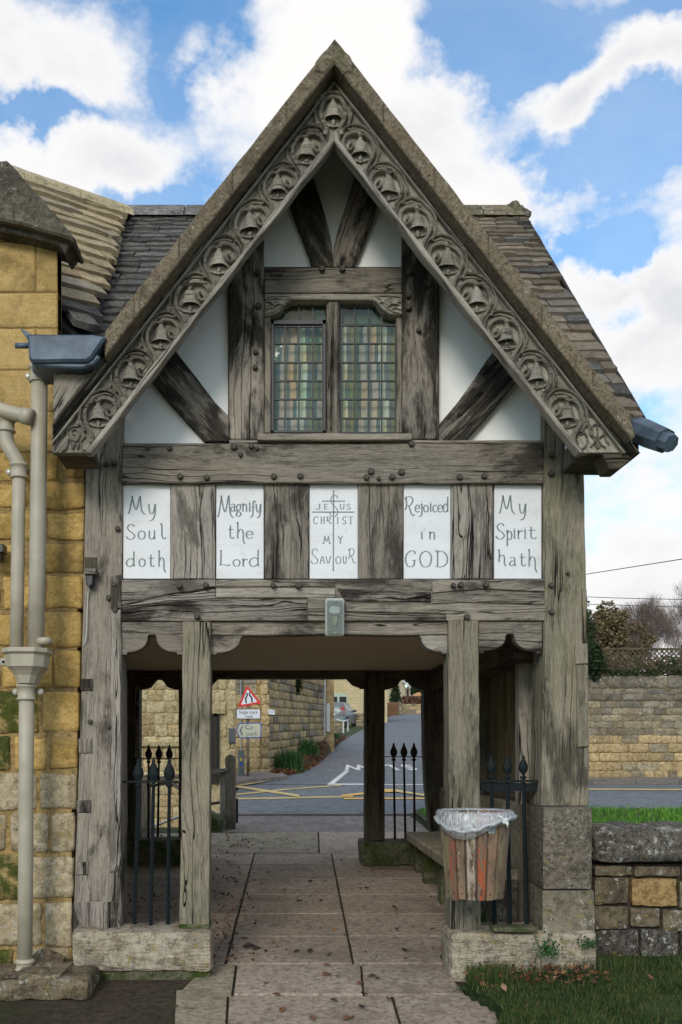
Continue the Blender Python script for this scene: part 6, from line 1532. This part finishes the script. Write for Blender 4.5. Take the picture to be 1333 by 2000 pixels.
hs = tag(MB().tube([P(268, 1623, 12.3), P(305, 1612, 12.3), P(346, 1597, 12.3), P(372, 1588, 12.3)], .017, 8).build('metal_handrail', STEEL, None, True), 'galvanised handrail sloping below the timber fence, seen through the left bay', 'handrail')
bw = empty('retaining_wall', (-1.3, 11.5, -.2), 'low mossy stone retaining wall under the timber fence', 'wall')
MB().box(-3.2, -.74, 11.62, 11.74, -.7, .36).build('wall_core', SILLG, bw)
bigstone('rubble_stone', (395, 1596, 440, 1632), 11.0, .3, SILLG, bw, 8, 5, 4, .05, .05)
# ------------------------------------------------------------------ road signs
YS = 21.0
zg = zhill(21)+.09
sp = empty('road_sign', (P(484, 0, YS).x, YS, zg), 'road narrows warning triangle over single track road and car park signs on one post', 'road sign')
mb = MB(); a = P(484.5, 0, YS); mb.tube([(a.x, YS+.06, zg-.1), (a.x, YS+.06, P(0, 1375, YS).z)], .032, 12); mb.build('post', FENCEW, sp, True)
def plate(name, pts, Y, d, mat, parent): return prism(name, pts, Y, d, mat, parent, bevel=.001, jit=0, seg=9, grain=0)
def rot(pts, c, deg):
    a = math.radians(deg); return [(c[0]+(x-c[0])*math.cos(a)-(y-c[1])*math.sin(a), c[1]+(x-c[0])*math.sin(a)+(y-c[1])*math.cos(a)) for x, y in pts]
def tri(k):
    pts = [(482.5, 1338), (511, 1374), (464.5, 1382)]; c = (486, 1365); out = []
    q = [(c[0]+(x-c[0])*k, c[1]+(y-c[1])*k) for x, y in pts]
    for i in range(3):
        a, b, d = q[i-1], q[i], q[(i+1) % 3]
        out += [(b[0]+(a[0]-b[0])*.05, b[1]+(a[1]-b[1])*.05), (b[0]+(d[0]-b[0])*.05, b[1]+(d[1]-b[1])*.05)]
    return out
wt = plate('warning_triangle', tri(1), YS, .006, RED, sp)
plate('white_field', tri(.70), YS-.004, .003, SWHITE, wt)
for pts in ([(481, 1353.5), (484, 1353), (484.5, 1359), (481.5, 1364.5), (482.8, 1373.5), (479.8, 1374), (478.3, 1364), (481.5, 1358.5)], [(486.2, 1352.7), (489, 1352.3), (489.3, 1357.5), (493.6, 1362.5), (494.3, 1372), (491.3, 1372.5), (490.4, 1363.5), (486.4, 1358.5)]): plate('symbol', pts, YS-.007, .003, BLACK, wt)
p1 = plate('plate', rrect(461.5, 1384.5, 509.5, 1405, 2.5), YS, .006, BLACK, sp); plate('white_field', rrect(462.8, 1385.8, 508.2, 1403.7, 2), YS-.004, .003, SWHITE, p1)
def stext(body, px, py, Y, size_px, mat, parent, sx=1.0, tilt=0):
    q = P(px, py, Y); return text(body, size_px*Y/F, mat, tm(q, (1, 0, .0), (0, 0, 1)), parent, 'lettering', .0006, 'CENTER', sx)
stext('Single track', 485.5, 1391.5, YS-.0055, 9.2, BLACK, p1, .86); stext('road', 486, 1399.5, YS-.0055, 9.2, BLACK, p1, .9)
p2 = plate('direction_plate', [(461, 1427), (467, 1413), (509, 1411.5), (511, 1413), (511, 1440), (509, 1442), (468, 1442.5)], YS, .006, BLUE, sp)
plate('cream_field', [(463.2, 1427), (468.3, 1414.7), (508, 1413.5), (509, 1415), (509, 1438.5), (508, 1440), (468.8, 1440.5)], YS-.004, .003, CREAM, p2)
plate('arrow', [(467.5, 1427.5), (472.5, 1418), (475.5, 1418), (471.8, 1427.5), (475.5, 1437), (472.5, 1437)], YS-.007, .002, FADE, p2)
stext('C', 482.5, 1420.5, YS-.0055, 12, BLACK, p2); stext('ar', 492, 1421, YS-.0055, 12, FADE, p2, .95); stext('park', 492, 1433.5, YS-.0055, 12, FADE, p2, 1.0)
sn = tag(plate('street_name_plate', [(524.5, 1385.5), (537, 1387), (537, 1396.5), (524.5, 1395)], YR-.18, .01, SWHITE, None), 'small white plate with two faint letters on the corner of the golden lane wall', 'sign')
stext('CO', 530.5, 1391, YR-.185, 6, FADE, sn)
mb = MB(); mb.tube([P(470.5, 1468, YR-.1), P(470.5, 1250, YR-.1)], .012, 6); tag(mb.build('cable_duct', STEEL, None), 'thin grey conduit rising from the cabinet up the stone wall', 'conduit')
cb = empty('utility_cabinet', P(471, 1517, 21.2), 'small grey utility cabinet with a yellow label beside the sign post', 'cabinet')
zc0 = zhill(21.2)+.08
MB().box(P(465, 0, 21.2).x, P(477.5, 0, 21.2).x, 21.2, 21.35, zc0, P(0, 1468, 21.2).z).build('body', GREYG, cb)
MB().box(P(464.5, 0, 21.2).x, P(478, 0, 21.2).x, 21.19, 21.36, P(0, 1468, 21.2).z, P(0, 1466, 21.2).z).build('lid', GREYG, cb)
plate('label_plate', rect(469, 1481, 473, 1487), 21.19, .005, plain('yellow_label', (.65, .5, .05), .5), cb); plate('label_plate', rect(469, 1488, 473, 1495), 21.19, .005, BLUE, cb)
# ------------------------------------------------------------------ parked car (tail towards the lane)
car = empty('parked_car', P(660, 1418, 60), 'silver estate car parked by the green window, tail lamps towards the lane', 'car')
car.rotation_euler = (0, 0, 0)
cw = 1.75; c0 = P(645, 0, 60).x-.8; y0 = 60.0; zg2 = P(0, 1419, 60).z
yaw = math.radians(-16)
def CM(p): x, y, z = p; return Vector((c0+.85+x*math.cos(yaw)-y*math.sin(yaw), y0+x*math.sin(yaw)+y*math.cos(yaw), zg2+z))
# sections along the length (y): half width at sill, belt and roof with heights
secs = [(0, .74, .80, .60, .45, .95, 1.02), (.12, .82, .84, .66, .30, 1.0, 1.46), (.5, .86, .86, .68, .26, 1.0, 1.52), (1.6, .87, .87, .70, .25, 1.0, 1.54), (2.6, .87, .87, .66, .25, .98, 1.46), (3.2, .87, .86, .74, .25, .97, 1.04), (4.1, .86, .82, .66, .25, .90, .93), (4.5, .74, .68, .5, .34, .72, .74)]
v = []; f = []
for (y, ws, wb_, wr, zs_, zb_, zr_) in secs:
    v += [CM(q) for q in ((-ws, y, zs_), (-wb_, y, (zs_+zb_)/2), (-wb_, y, zb_), (-wr, y, zr_-.03), (-wr+.1, y, zr_), (wr-.1, y, zr_), (wr, y, zr_-.03), (wb_, y, zb_), (wb_, y, (zs_+zb_)/2), (ws, y, zs_))]
for i in range(len(secs)-1):
    for k in range(9): f.append((i*10+k, i*10+k+1, (i+1)*10+k+1, (i+1)*10+k))
f += [tuple(range(9, -1, -1)), tuple((len(secs)-1)*10+k for k in range(10))]
mk('body', v, f, CARP, car, None, True)
def cpoly(name, pts, mat, parent=car): return mk(name, [CM(p) for p in pts], [tuple(range(len(pts)))], mat, parent)
cpoly('rear_window', [(-.62, .005, 1.03), (.62, .005, 1.03), (.56, .105, 1.40), (-.56, .105, 1.40)], CGLASS)
cpoly('side_window', [(.872, .35, 1.03), (.872, 2.55, 1.03), (.70, 2.4, 1.42), (.705, .5, 1.46)], CGLASS); cpoly('side_window', [(-.872, .35, 1.03), (-.705, .5, 1.46), (-.70, 2.4, 1.42), (-.872, 2.55, 1.03)], CGLASS)
cpoly('windscreen', [(-.6, 2.66, 1.44), (.6, 2.66, 1.44), (.72, 3.18, 1.06), (-.72, 3.18, 1.06)], CGLASS)
for s in (-1, 1):
    mm = MB(); mm.add([CM(p) for p in ((s*.60, -.02, .80), (s*.83, .02, .78), (s*.84, .10, 1.02), (s*.72, .06, 1.30), (s*.64, .02, 1.05), (s*.86, .32, .84), (s*.86, .30, 1.0))], [(0, 1, 2, 4), (4, 2, 3), (1, 5, 6, 2)]); mm.build('tail_light', TAILL, car)
mm = MB(); mm.add([CM(p) for p in ((-.8, -.06, .34), (.8, -.06, .34), (.8, -.06, .58), (-.8, -.06, .58), (-.84, .15, .34), (.84, .15, .34), (.84, .15, .58), (-.84, .15, .58))], [(0, 1, 2, 3), (3, 2, 6, 7), (1, 5, 6, 2), (4, 0, 3, 7), (1, 0, 4, 5)]); mm.build('bumper', CARP, car)
cpoly('number_plate', [(-.26, -.03, .68), (.26, -.03, .68), (.26, -.02, .80), (-.26, -.02, .80)], SWHITE)
for s in (-1, 1):
    for y in (.85, 3.55):
        pts = [CM((s*(.88-.1), y, .32)), CM((s*.90, y, .32))]; mm = MB(); mm.tube(pts, .32, 18); o = mm.build('tyre', RUBBER, car); mm = MB(); mm.tube([CM((s*.86, y, .32)), CM((s*.912, y, .32))], .19, 12); mm.build('rim', STEEL, car)
    mm = MB(); p = CM((s*.96, 2.75, 1.05)); mm.box(p.x-.1, p.x+.1, p.y-.05, p.y+.05, p.z-.07, p.z+.07); mm.build('wing_mirror', BLACKP, car)
# ------------------------------------------------------------------ wires over the wall
for i, (pts, lb_) in enumerate((([(1080, 1132, 40), (1333, 1092, 30), (1700, 1040, 20)], 'highest thin overhead wire in the sky right of the gate'), ([(1080, 1163, 45), (1200, 1168, 42), (1333, 1171, 40), (1700, 1178, 30)], 'upper of the pair of level overhead wires above the bare tree'), ([(1080, 1178, 45), (1240, 1183, 42), (1333, 1186, 40), (1700, 1195, 30)], 'lower of the pair of level overhead wires above the bare tree'))):
    mb = MB(); mb.tube([P(*p) for p in pts], .014, 4); tag(mb.build('overhead_wire', BLACK, None), lb_, 'wire', 'overhead wires right of the gate')
# ------------------------------------------------------------------ vegetation
import numpy as np
rs = np.random.RandomState(3)
def fastmesh(name, verts, loops, sizes, mat, parent=None, loc=(0, 0, 0)):
    me = bpy.data.meshes.new(name); verts = np.asarray(verts, dtype=np.float32)-np.array(loc, dtype=np.float32)
    me.vertices.add(len(verts)); me.vertices.foreach_set('co', verts.ravel()); me.loops.add(len(loops)); me.loops.foreach_set('vertex_index', np.asarray(loops, dtype=np.int32))
    starts = np.concatenate([[0], np.cumsum(sizes)[:-1]]); me.polygons.add(len(sizes)); me.polygons.foreach_set('loop_start', starts.astype(np.int32)); me.polygons.foreach_set('loop_total', np.asarray(sizes, dtype=np.int32))
    me.update(calc_edges=True); me.materials.append(mat); o = bpy.data.objects.new(name, me); COL.objects.link(o); o.location = loc; attach(o, parent); return o
def blades(name, xy, zf, h0, h1, w, mat, lean=.5, loc=(0, 0, 0), parent=None):
    n = len(xy); h = rs.uniform(h0, h1, n)*rs.uniform(.6, 1.15, n); a = rs.uniform(0, 2*np.pi, n); l = rs.uniform(.05, lean, n)*h; b = a+rs.uniform(-.6, .6, n)+np.pi/2
    z = np.array([zf(x, y) for x, y in xy]); base = np.stack([xy[:, 0], xy[:, 1], z], 1); d = np.stack([np.cos(a), np.sin(a), 0*a], 1); t = np.stack([np.cos(b), np.sin(b), 0*b], 1)
    up = np.zeros((n, 3)); up[:, 2] = 1; ww = (w*rs.uniform(.6, 1.2, n))[:, None]
    V = np.stack([base-t*ww, base+t*ww, base+up*(h*.55)[:, None]+d*(l*.35)[:, None]+t*ww*.7, base+up*(h*.55)[:, None]+d*(l*.35)[:, None]-t*ww*.7, base+up*h[:, None]*.97+d*l[:, None]], 1).reshape(-1, 3)
    k = np.arange(n)*5; lo = np.stack([k, k+1, k+2, k+3, k+3, k+2, k+4], 1).ravel(); sz = np.tile([4, 3], n)
    return fastmesh(name, V, lo, sz, mat, parent, loc)
# lawn on the right in front
def lawnz(x, y): return .045+.045*min(1, max(0, (y-4.2)/1.3))+.012*noise.noise(Vector((x*2, y*2, 0)))
def lawn_in(x, y):
    # right of the slabs: curved edge
    py = 1352+3012.0/max(y, .5); ex = P(980+(py-2000)*.3 if py > 2000 else 915+(py-1925)*.87, 0, y).x
    e = ex-.03*math.sin(y*9) if y > 3.2 else ex
    return x > e-.02+.03*noise.noise(Vector((x*7, y*7, 8)))
gx = [.62+.06*i for i in range(90)]; gy = [.5, 1.5, 2.5, 3.2, 3.6, 4.0]+[4.2+.08*i for i in range(21)]
gridsheet('lawn', [.80+.03*i for i in range(20)]+[1.5, 1.8, 2.2, 2.6, 3.2, 4, 5.5], gy, lambda x, y: lawnz(x, y)-(.14 if not lawn_in(x, y) else .004), TURF)
pts = []
while len(pts) < 60000:
    y = rs.uniform(3.9, 5.72); x = rs.uniform(.84, 2.75)
    if not lawn_in(x, y): continue
    if y > 5.30 and x < 1.8 and x < 1.75: continue
    if y > 5.36 and x < 1.9 and rs.rand() < .5: continue
    if noise.noise(Vector((x*4, y*4, 2))) < -.02 and rs.rand() < .72: continue
    if y > 5.1 and rs.rand() < .35: continue
    pts.append((x, y))
tag(blades('lawn_grass', np.array(pts), lawnz, .014, .042, .0016, GRASS, .9), kind='stuff')
pts = [(rs.uniform(.83, 1.25), rs.uniform(5.0, 5.3)) for _ in range(1500)]; pts = [p for p in pts if lawn_in(*p)]
pts += [(rs.uniform(1.2, 2.4), rs.uniform(5.26, 5.4)) for _ in range(700)]
tag(blades('tall_edge_grass', np.array(pts), lawnz, .04, .11, .0022, GRASS, .8), kind='stuff')
# verge between the low wall and the road
def vz(x, y): return .10+(y-6.1)*.071+.02*noise.noise(Vector((x, y, 0)))
gridsheet('verge', [1.75, 2.2, 3, 4, 6, 9, 14], [6.12, 7, 8, 9, 10, 11, 12, 12.5], lambda x, y: vz(x, y), FIELD)
pts = np.stack([rs.uniform(1.8, 9.5, 34000), rs.uniform(8.2, 12.45, 34000)], 1); pts = pts[(pts[:, 0] < pts[:, 1]*.50)]
tag(blades('verge_grass', pts, vz, .04, .09, .006, GRASSB, .9), kind='stuff')
# plants: scatter of leaf quads
def leafcloud(name, n, sampler, size, mat, parent=None, asp=1.7, droop=0):
    P_ = np.array([sampler() for _ in range(n)]); s = size*rs.uniform(.6, 1.3, n); d = rs.normal(size=(n, 3)); d[:, 2] = d[:, 2]*.6-droop; d /= np.linalg.norm(d, axis=1)[:, None]
    r = rs.normal(size=(n, 3)); t = np.cross(d, r); t /= np.linalg.norm(t, axis=1)[:, None]; d = d*(s*asp)[:, None]; t = t*(s*.5)[:, None]
    V = np.stack([P_, P_+d*.45+t, P_+d, P_+d*.45-t], 1).reshape(-1, 3); k = np.arange(n)*4
    return fastmesh(name, V, np.stack([k, k+1, k+2, k+3], 1).ravel(), np.full(n, 4), mat, parent)
def ell(c, r, hollow=.0):
    def f():
        while True:
            p = rs.uniform(-1, 1, 3); q = np.linalg.norm(p)
            if q > 1 or q < hollow: continue
            k = noise.noise(Vector((p[0]*2.3+c[0], p[1]*2.3, p[2]*2.3)))
            if q > .78+k*.6: continue
            if noise.noise(Vector((p[0]*4+c[1], p[1]*4, p[2]*4+3))) < -.25: continue
            return (c[0]+p[0]*r[0], c[1]+p[1]*r[1], c[2]+p[2]*r[2])
    return f
def tree_skeleton(base, h, spread, levels, seed, twig=5, r0=.12, up=.55, nchild=(3, 5)):
    rnd = random.Random(seed); segs = []; tips = []
    def grow(p, d, L, r, lv):
        n = 4; q = p
        for i in range(n):
            d2 = (d+Vector((rnd.uniform(-.16, .16), rnd.uniform(-.16, .16), rnd.uniform(-.02, .12)))).normalized(); e = q+d2*L/n; segs.append((q, e, r*(1-.12*i), r*(1-.12*(i+1)))); q = e; d = d2
            if lv < levels and (i > 0):
                for _ in range(rnd.randint(1, 2) if lv else rnd.randint(*nchild)-1):
                    a = rnd.uniform(0, 2*PI); o = Vector((math.cos(a)*spread, math.sin(a)*spread, rnd.uniform(up*.5, up*1.4))).normalized()
                    grow(q, (d*.55+o).normalized(), L*rnd.uniform(.5, .72), r*.5, lv+1)
        tips.append(q)
    grow(Vector(base), Vector((0, 0, 1)), h, r0, 0); return segs, tips
def seg_mesh(name, segs, mat, parent):
    V = []; lo = []; sz = []
    for (a, b, r, s) in segs:
        t = (b-a).normalized(); x = t.orthogonal().normalized(); y = t.cross(x); k = len(V)
        for (c, rr) in ((a, r), (b, s)):
            for i in range(3): q = c+x*math.cos(2*PI*i/3)*rr+y*math.sin(2*PI*i/3)*rr; V.append((q.x, q.y, q.z))
        for i in range(3): lo += [k+i, k+(i+1) % 3, k+3+(i+1) % 3, k+3+i]; sz.append(4)
    return fastmesh(name, V, lo, sz, mat, parent)
# bare tree above the wall at the right edge
bt_ = empty('bare_tree', (15.5, 38, 2), 'bare purplish-brown winter tree above the trellis at the right edge', 'tree')
segs, tips = tree_skeleton((15.0, 38, 1.0), 1.75, .8, 5, 11, r0=.11, up=.75, nchild=(2, 3))
print('SEGS', len(segs), flush=True)
print('segs', len(segs)); seg_mesh('trunk', [s for s in segs if s[2] > .05], BARK, bt_); seg_mesh('crown', [s for s in segs if s[2] <= .05], TWIG, bt_)
bt2 = empty('bare_tree', (18.5, 40, 2), 'taller bare tree half cut off by the right edge of the photo, above the trellis', 'tree')
segs, tips = tree_skeleton((17.4, 40, 1.0), 2.3, .75, 5, 23, r0=.12, up=.8, nchild=(2, 3))
seg_mesh('trunk', [s for s in segs if s[2] > .05], BARK, bt2); seg_mesh('crown', [s for s in segs if s[2] <= .05], TWIG, bt2)
# brownish bushy tree left of it
for (lab, x, Y, ytop, rx, ry_, n, mt, sz_) in (('olive brown bushy tree above the trellis beside the right post', 1180, 34, 1185, 56, 62, 9000, LEAFB, .075), ('lower brown shrubby tree between the bushy tree and the bare tree', 1232, 36, 1212, 46, 48, 5000, LEAFB, .07), ('dark evergreen half hidden behind the right corner post', 1136, 30, 1182, 14, 52, 2200, LEAFD, .055)):
    c = P(x, ytop+ry_, Y); t = empty('leafy_tree', (c.x, Y, 1.0), lab, 'tree'); k = Y/F
    leafcloud('crown', n, ell(tuple(c), (rx*k, 1.2, ry_*k*1.15)), sz_, mt, t)
    sg, _ = tree_skeleton((c.x, Y, 1.0), (c.z-1.0)*.48, .6, 3, 5+int(x), r0=.10, up=.9); seg_mesh('trunk', sg, TWIG if mt is LEAFB else BARK, t)
def twigcloud(name, n, c, r, L, w, mat, parent):
    p = []; f = ell(c, r)
    for _ in range(n): p.append(f())
    P_ = np.array(p); rel = (P_-np.array(c))/np.array(r); d = rs.normal(size=(n, 3))*.45; d[:, 0] += rel[:, 0]*.8; d[:, 2] += .9; d /= np.linalg.norm(d, axis=1)[:, None]
    t = np.cross(d, rs.normal(size=(n, 3))); t /= np.linalg.norm(t, axis=1)[:, None]; l = L*rs.uniform(.5, 1.2, n)[:, None]; t = t*w
    V = np.stack([P_-t, P_+t, P_+d*l+t*.3, P_+d*l-t*.3], 1).reshape(-1, 3); k = np.arange(n)*4
    return fastmesh(name, V, np.stack([k, k+1, k+2, k+3], 1).ravel(), np.full(n, 4), mat, parent)
for t_, px_, top_, Y_, rx_, ry__ in ((bt_, 1262, 1168, 38, 50, 62), (bt2, 1352, 1140, 40, 78, 95)):
    c = P(px_, top_+ry__, Y_); k = Y_/F; twigcloud('twigs', 9000, tuple(c), (rx_*k, 1.6, ry__*k), .42, .0045, TWIG, t_)
c = P(1190, 1250, 35); twigcloud('twigs', 4000, tuple(c), (60*35/F, 1.2, 58*35/F), .36, .0045, TWIG, bt_)
# ivy on the trellis end and seen through it
iv = tag(leafcloud('ivy', 2600, ell(tuple(P(1157, 1290, 21.5)), (.24, .22, .50)), .05, LEAFD), 'dark ivy smothering the left end of the trellis', 'ivy')
iv = tag(leafcloud('ivy', 1500, lambda: (lambda u: (6.9+u*4.6, 21.55+rs.uniform(-.1, .1), 2.96+abs(rs.normal())*.10+(.35 if noise.noise(Vector((u*9, 0, 0))) > .1 else 0)*rs.rand()))(rs.rand()), .045, LEAFD), 'thin ivy creeping along the foot of the trellis', 'ivy')
hd = tag(leafcloud('garden_hedge', 7000, lambda: (rs.uniform(6.2, 13), rs.uniform(24.2, 25), rs.uniform(2.4, 3.62)+.25*noise.noise(Vector((rs.rand()*3, 0, 0)))), .08, LEAFB), 'sparse olive hedge seen through the trellis lattice', 'hedge')
# plants at the foot of the lane wall
def tuft(lab, px, py, Y, w, h, n, mat, wd=.012):
    c = P(px, py, Y); k = Y/F; xy = np.stack([c.x+rs.normal(size=n)*w*k*.35, Y-.12+rs.normal(size=n)*.12], 1)
    o = blades('grass_clump', xy, lambda x, y: c.z, h*k*.7, h*k*1.15, wd, mat, .8, tuple(c)); return tag(o, lab, 'plant')
tuft('large arching green clump at the corner of the golden lane wall', 563, 1513, 23.3, 34, 50, 900, LEAFG, .012)
tuft('smaller green clump further up against the lane wall', 601, 1474, 26.8, 22, 32, 350, LEAFG)
tuft('low green tuft at the foot of the white drainpipe', 650, 1443, 33, 20, 12, 300, LEAFG)
o = tag(leafcloud('ivy', 500, ell(tuple(P(582, 1335, 26.3)), (.13, .08, .36)), .05, LEAFD), 'small ivy patch hanging on the top of the lane wall', 'ivy')
def bank_pt():
    t = rs.rand()**1.3*3.99; k = int(t); u = t-k; v_ = rs.rand()**.8
    a = Vector(tp[k]).lerp(Vector(tp[k+1]), u); b = Vector(bt[k]).lerp(Vector(bt[k+1]), u); p = a.lerp(b, v_*1.08); return (p.x, p.y, p.z+.07*math.sin(min(1, v_)*PI)+.03)
tag(leafcloud('fallen_leaves', 2600, bank_pt, .045, DEAD), kind='stuff')
tag(leafcloud('hedge', 2600, lambda: (rs.uniform(P(787, 0, 114).x, P(845, 0, 114).x), rs.uniform(113.4, 115), rs.uniform(5.9, P(0, 1360, 114).z)), .16, HEDGE), 'copper brown clipped hedge on the low wall at the top of the lane', 'hedge')
ct = empty('conifer', tuple(P(772, 1372, 108)), 'slim dark green conifer beside the brown board fence at the top of the lane', 'tree')
c = P(773, 1371, 108)
leafcloud('crown', 2200, lambda: (lambda t, a: (c.x+math.cos(a)*(1-t)*.62*rs.rand()**.5+.05*rs.randn(), 108+math.sin(a)*(1-t)*.6, c.z-.1+t*3.0))(rs.rand()**1.2, rs.rand()*6.28), .16, LEAFD, ct)
MB().tube([(c.x, 108, 5.2), (c.x, 108, c.z+1.6)], [.1, .03], 6).build('trunk', BARK, ct)
for lab, px, py, Y in (('dark distant tree left of the orange roofed house', 812, 1348, 170), ('dark distant tree right of the orange roofed house', 836, 1352, 172)):
    c = P(px, py, Y); t = empty('distant_tree', tuple(P(px, 1380, Y)), lab, 'tree'); leafcloud('crown', 1500, ell(tuple(c), (1.5, 1.2, 1.5)), .28, LEAFD, t); MB().tube([(c.x, Y, 6.5), (c.x, Y, c.z)], [.15, .08], 6).build('trunk', BARK, t)
# small plants at the right sill
def clover(lab, px, py, Y, w, h, n, sz_):
    c = P(px, py, Y); k = Y/F; return tag(leafcloud('weed', n, lambda: (c.x+rs.normal()*w*k*.4, Y+rs.normal()*.03, c.z+abs(rs.normal())*h*k*.5), sz_, LEAFG, None, 1.2), lab, 'weed')
clover('bright green weed sprouting against the right sill stone', 1072, 1868, 5.26, 32, 38, 260, .014)
clover('small green weed at the foot of the brown plinth', 1150, 1850, 5.33, 26, 22, 140, .013)
clover('moss and grass tuft beside the inner end of the right sill', 915, 1934, 5.13, 34, 6, 300, .008)
# ------------------------------------------------------------------ fallen leaves
def leafmesh(s):
    v = [(0, -.5, 0), (.22, -.2, .06), (.30, .1, .10), (.12, .35, .05), (0, .55, .0), (-.14, .34, .07), (-.28, .08, .12), (-.2, -.22, .05), (0, 0, -.02)]
    v = [(x+noise.noise(Vector((x*3, y*3, s)))*.16, y, z*1.3+noise.noise(Vector((x*3, y*3, s+4)))*.22) for x, y, z in v]
    me = bpy.data.meshes.new('fallen_leaf'); me.from_pydata(v, [], [(i, (i+1) % 8, 8) for i in range(8)]); return me
LM = []
LB = [plain('leaf_brown', (.16, .07, .035), .8, 0, .3, 30), plain('leaf_dark', (.045, .026, .018), .8, 0, .3, 30), plain('leaf_tan', (.28, .16, .09), .8, 0, .3, 30)]
for i in range(9): me = leafmesh(i*3.3); me.materials.append(LB[i % 3]); LM.append(me)
def leaf(px, py, size, k=None, z=None, tilt=.25, lab=None, grp='fallen leaves on the slabs'):
    col = ('brown', 'dark', 'tan')[(k or 0) % 3]
    where = 'in the foreground' if py > 1935 else 'before the gate sills' if py > 1884 else 'between the front posts' if py > 1800 else 'inside the gateway'
    lab = lab or '%s %s leaf on the %s slabs %s' % (('small' if size < .052 else 'large'), col, 'left' if px < 560 else 'middle' if px < 700 else 'right', where)
    X, Y = onpath(px, py); z = zpath(Y)+.008 if z is None else z
    me = LM[k] if k is not None else random.choice(LM)
    M = Matrix.Translation((X, Y, z+size*.12)) @ Euler((random.uniform(-tilt, tilt), random.uniform(-tilt, tilt), random.uniform(0, 6.28))).to_matrix().to_4x4() @ Matrix.Scale(size, 4)
    return tag(inst('fallen_leaf', me, M), lab, 'leaf', grp)
for (x, y, s) in [(643, 1870, .055), (640, 1890, .05), (640, 1908, .07), (660, 1912, .05), (605, 1862, .06), (580, 1863, .05), (485, 1855, .09), (500, 1858, .07), (478, 1838, .05), (518, 1862, .05), (792, 1862, .07), (727, 1912, .05), (738, 1916, .06), (704, 1925, .05), (712, 1946, .07), (762, 1958, .06),
                  (540, 1948, .06), (610, 2000-6, .06), (680, 1995, .07), (653, 1960, .05), (845, 1818, .045), (775, 1817, .045), (718, 1738, .05), (705, 1738, .04), (626, 1762, .045), (584, 1763, .05), (605, 1725, .05), (555, 1742, .045), (524, 1706, .05), (482, 1750, .05), (466, 1698, .045), (458, 1720, .05), (462, 1726, .05), (667, 1682, .05), (770, 1775, .05), (520, 1924, .05), (552, 1978, .06), (708, 1971, .06), (452, 1852, .06), (440, 1836, .05)]:
    leaf(x, y, s, random.choice([1, 1, 4, 0, 7]))
for (x, y, s, k) in [(1095, 1880, .07, 2), (1118, 1880, .06, 2), (1060, 1892, .10, 0), (1048, 1885, .08, 3), (1085, 1908, .12, 3), (1070, 1905, .09, 0), (1105, 1900, .08, 0), (1088, 1925, .05, 2), (1217, 1890, .06, 5), (1008, 1918, .06, 5), (1270, 1926, .05, 3), (965, 1960-18, .05, 0), (985, 1945, .05, 5), (1190, 1828, .07, 5), (1120, 1843, .07, 3), (1040, 1880, .05, 3), (1250, 1888, .05, 0)]:
    X, Y = P(x, 0, 5.1).x, 0
    Yl = (EZ-.075)*F/(y-HY); Yl = min(Yl, 5.5); X = P(x, 0, Yl).x
    M = Matrix.Translation((X, Yl, lawnz(X, Yl)+.045)) @ Euler((random.uniform(-.5, .7), random.uniform(-.4, .4), random.uniform(0, 6.28))).to_matrix().to_4x4() @ Matrix.Scale(s, 4)
    tag(inst('fallen_leaf', LM[k], M), '%s %s leaf in the grass %s' % ('big curled' if s > .075 else 'small', ('russet', 'dark', 'tan')[k % 3], 'under the low wall' if x > 1150 else 'beside the right sill' if x > 1030 else 'near the slab edge'), 'leaf', 'fallen leaves in the grass')
lit = [];
def litter_pt():
    while True:
        px = rs.uniform(250, 870); py = rs.uniform(1630, 1880)
        d = noise.noise(Vector((px*.012, py*.02, 1)))
        edgeb = math.exp(-((px-430)/60)**2)+math.exp(-((px-300)/90)**2)*.8+.10+ (1.2 if 1640 < py < 1668 and px < 560 else 0)+(.5 if px > 840 and py < 1790 else 0)
        if rs.rand() < edgeb*(.5+d): X, Y = onpath(px, py); return (X, Y, zpath(Y)+.010+rs.rand()*.01)
tag(leafcloud('leaf_litter', 520, litter_pt, .020, DEAD, None, 1.3, 0), kind='stuff')
tag(leafcloud('leaf_litter', 160, lambda: (rs.uniform(1.0, 1.75), rs.uniform(5.0, 5.34), .11+rs.rand()*.02), .022, DEAD, None, 1.4), kind='stuff')
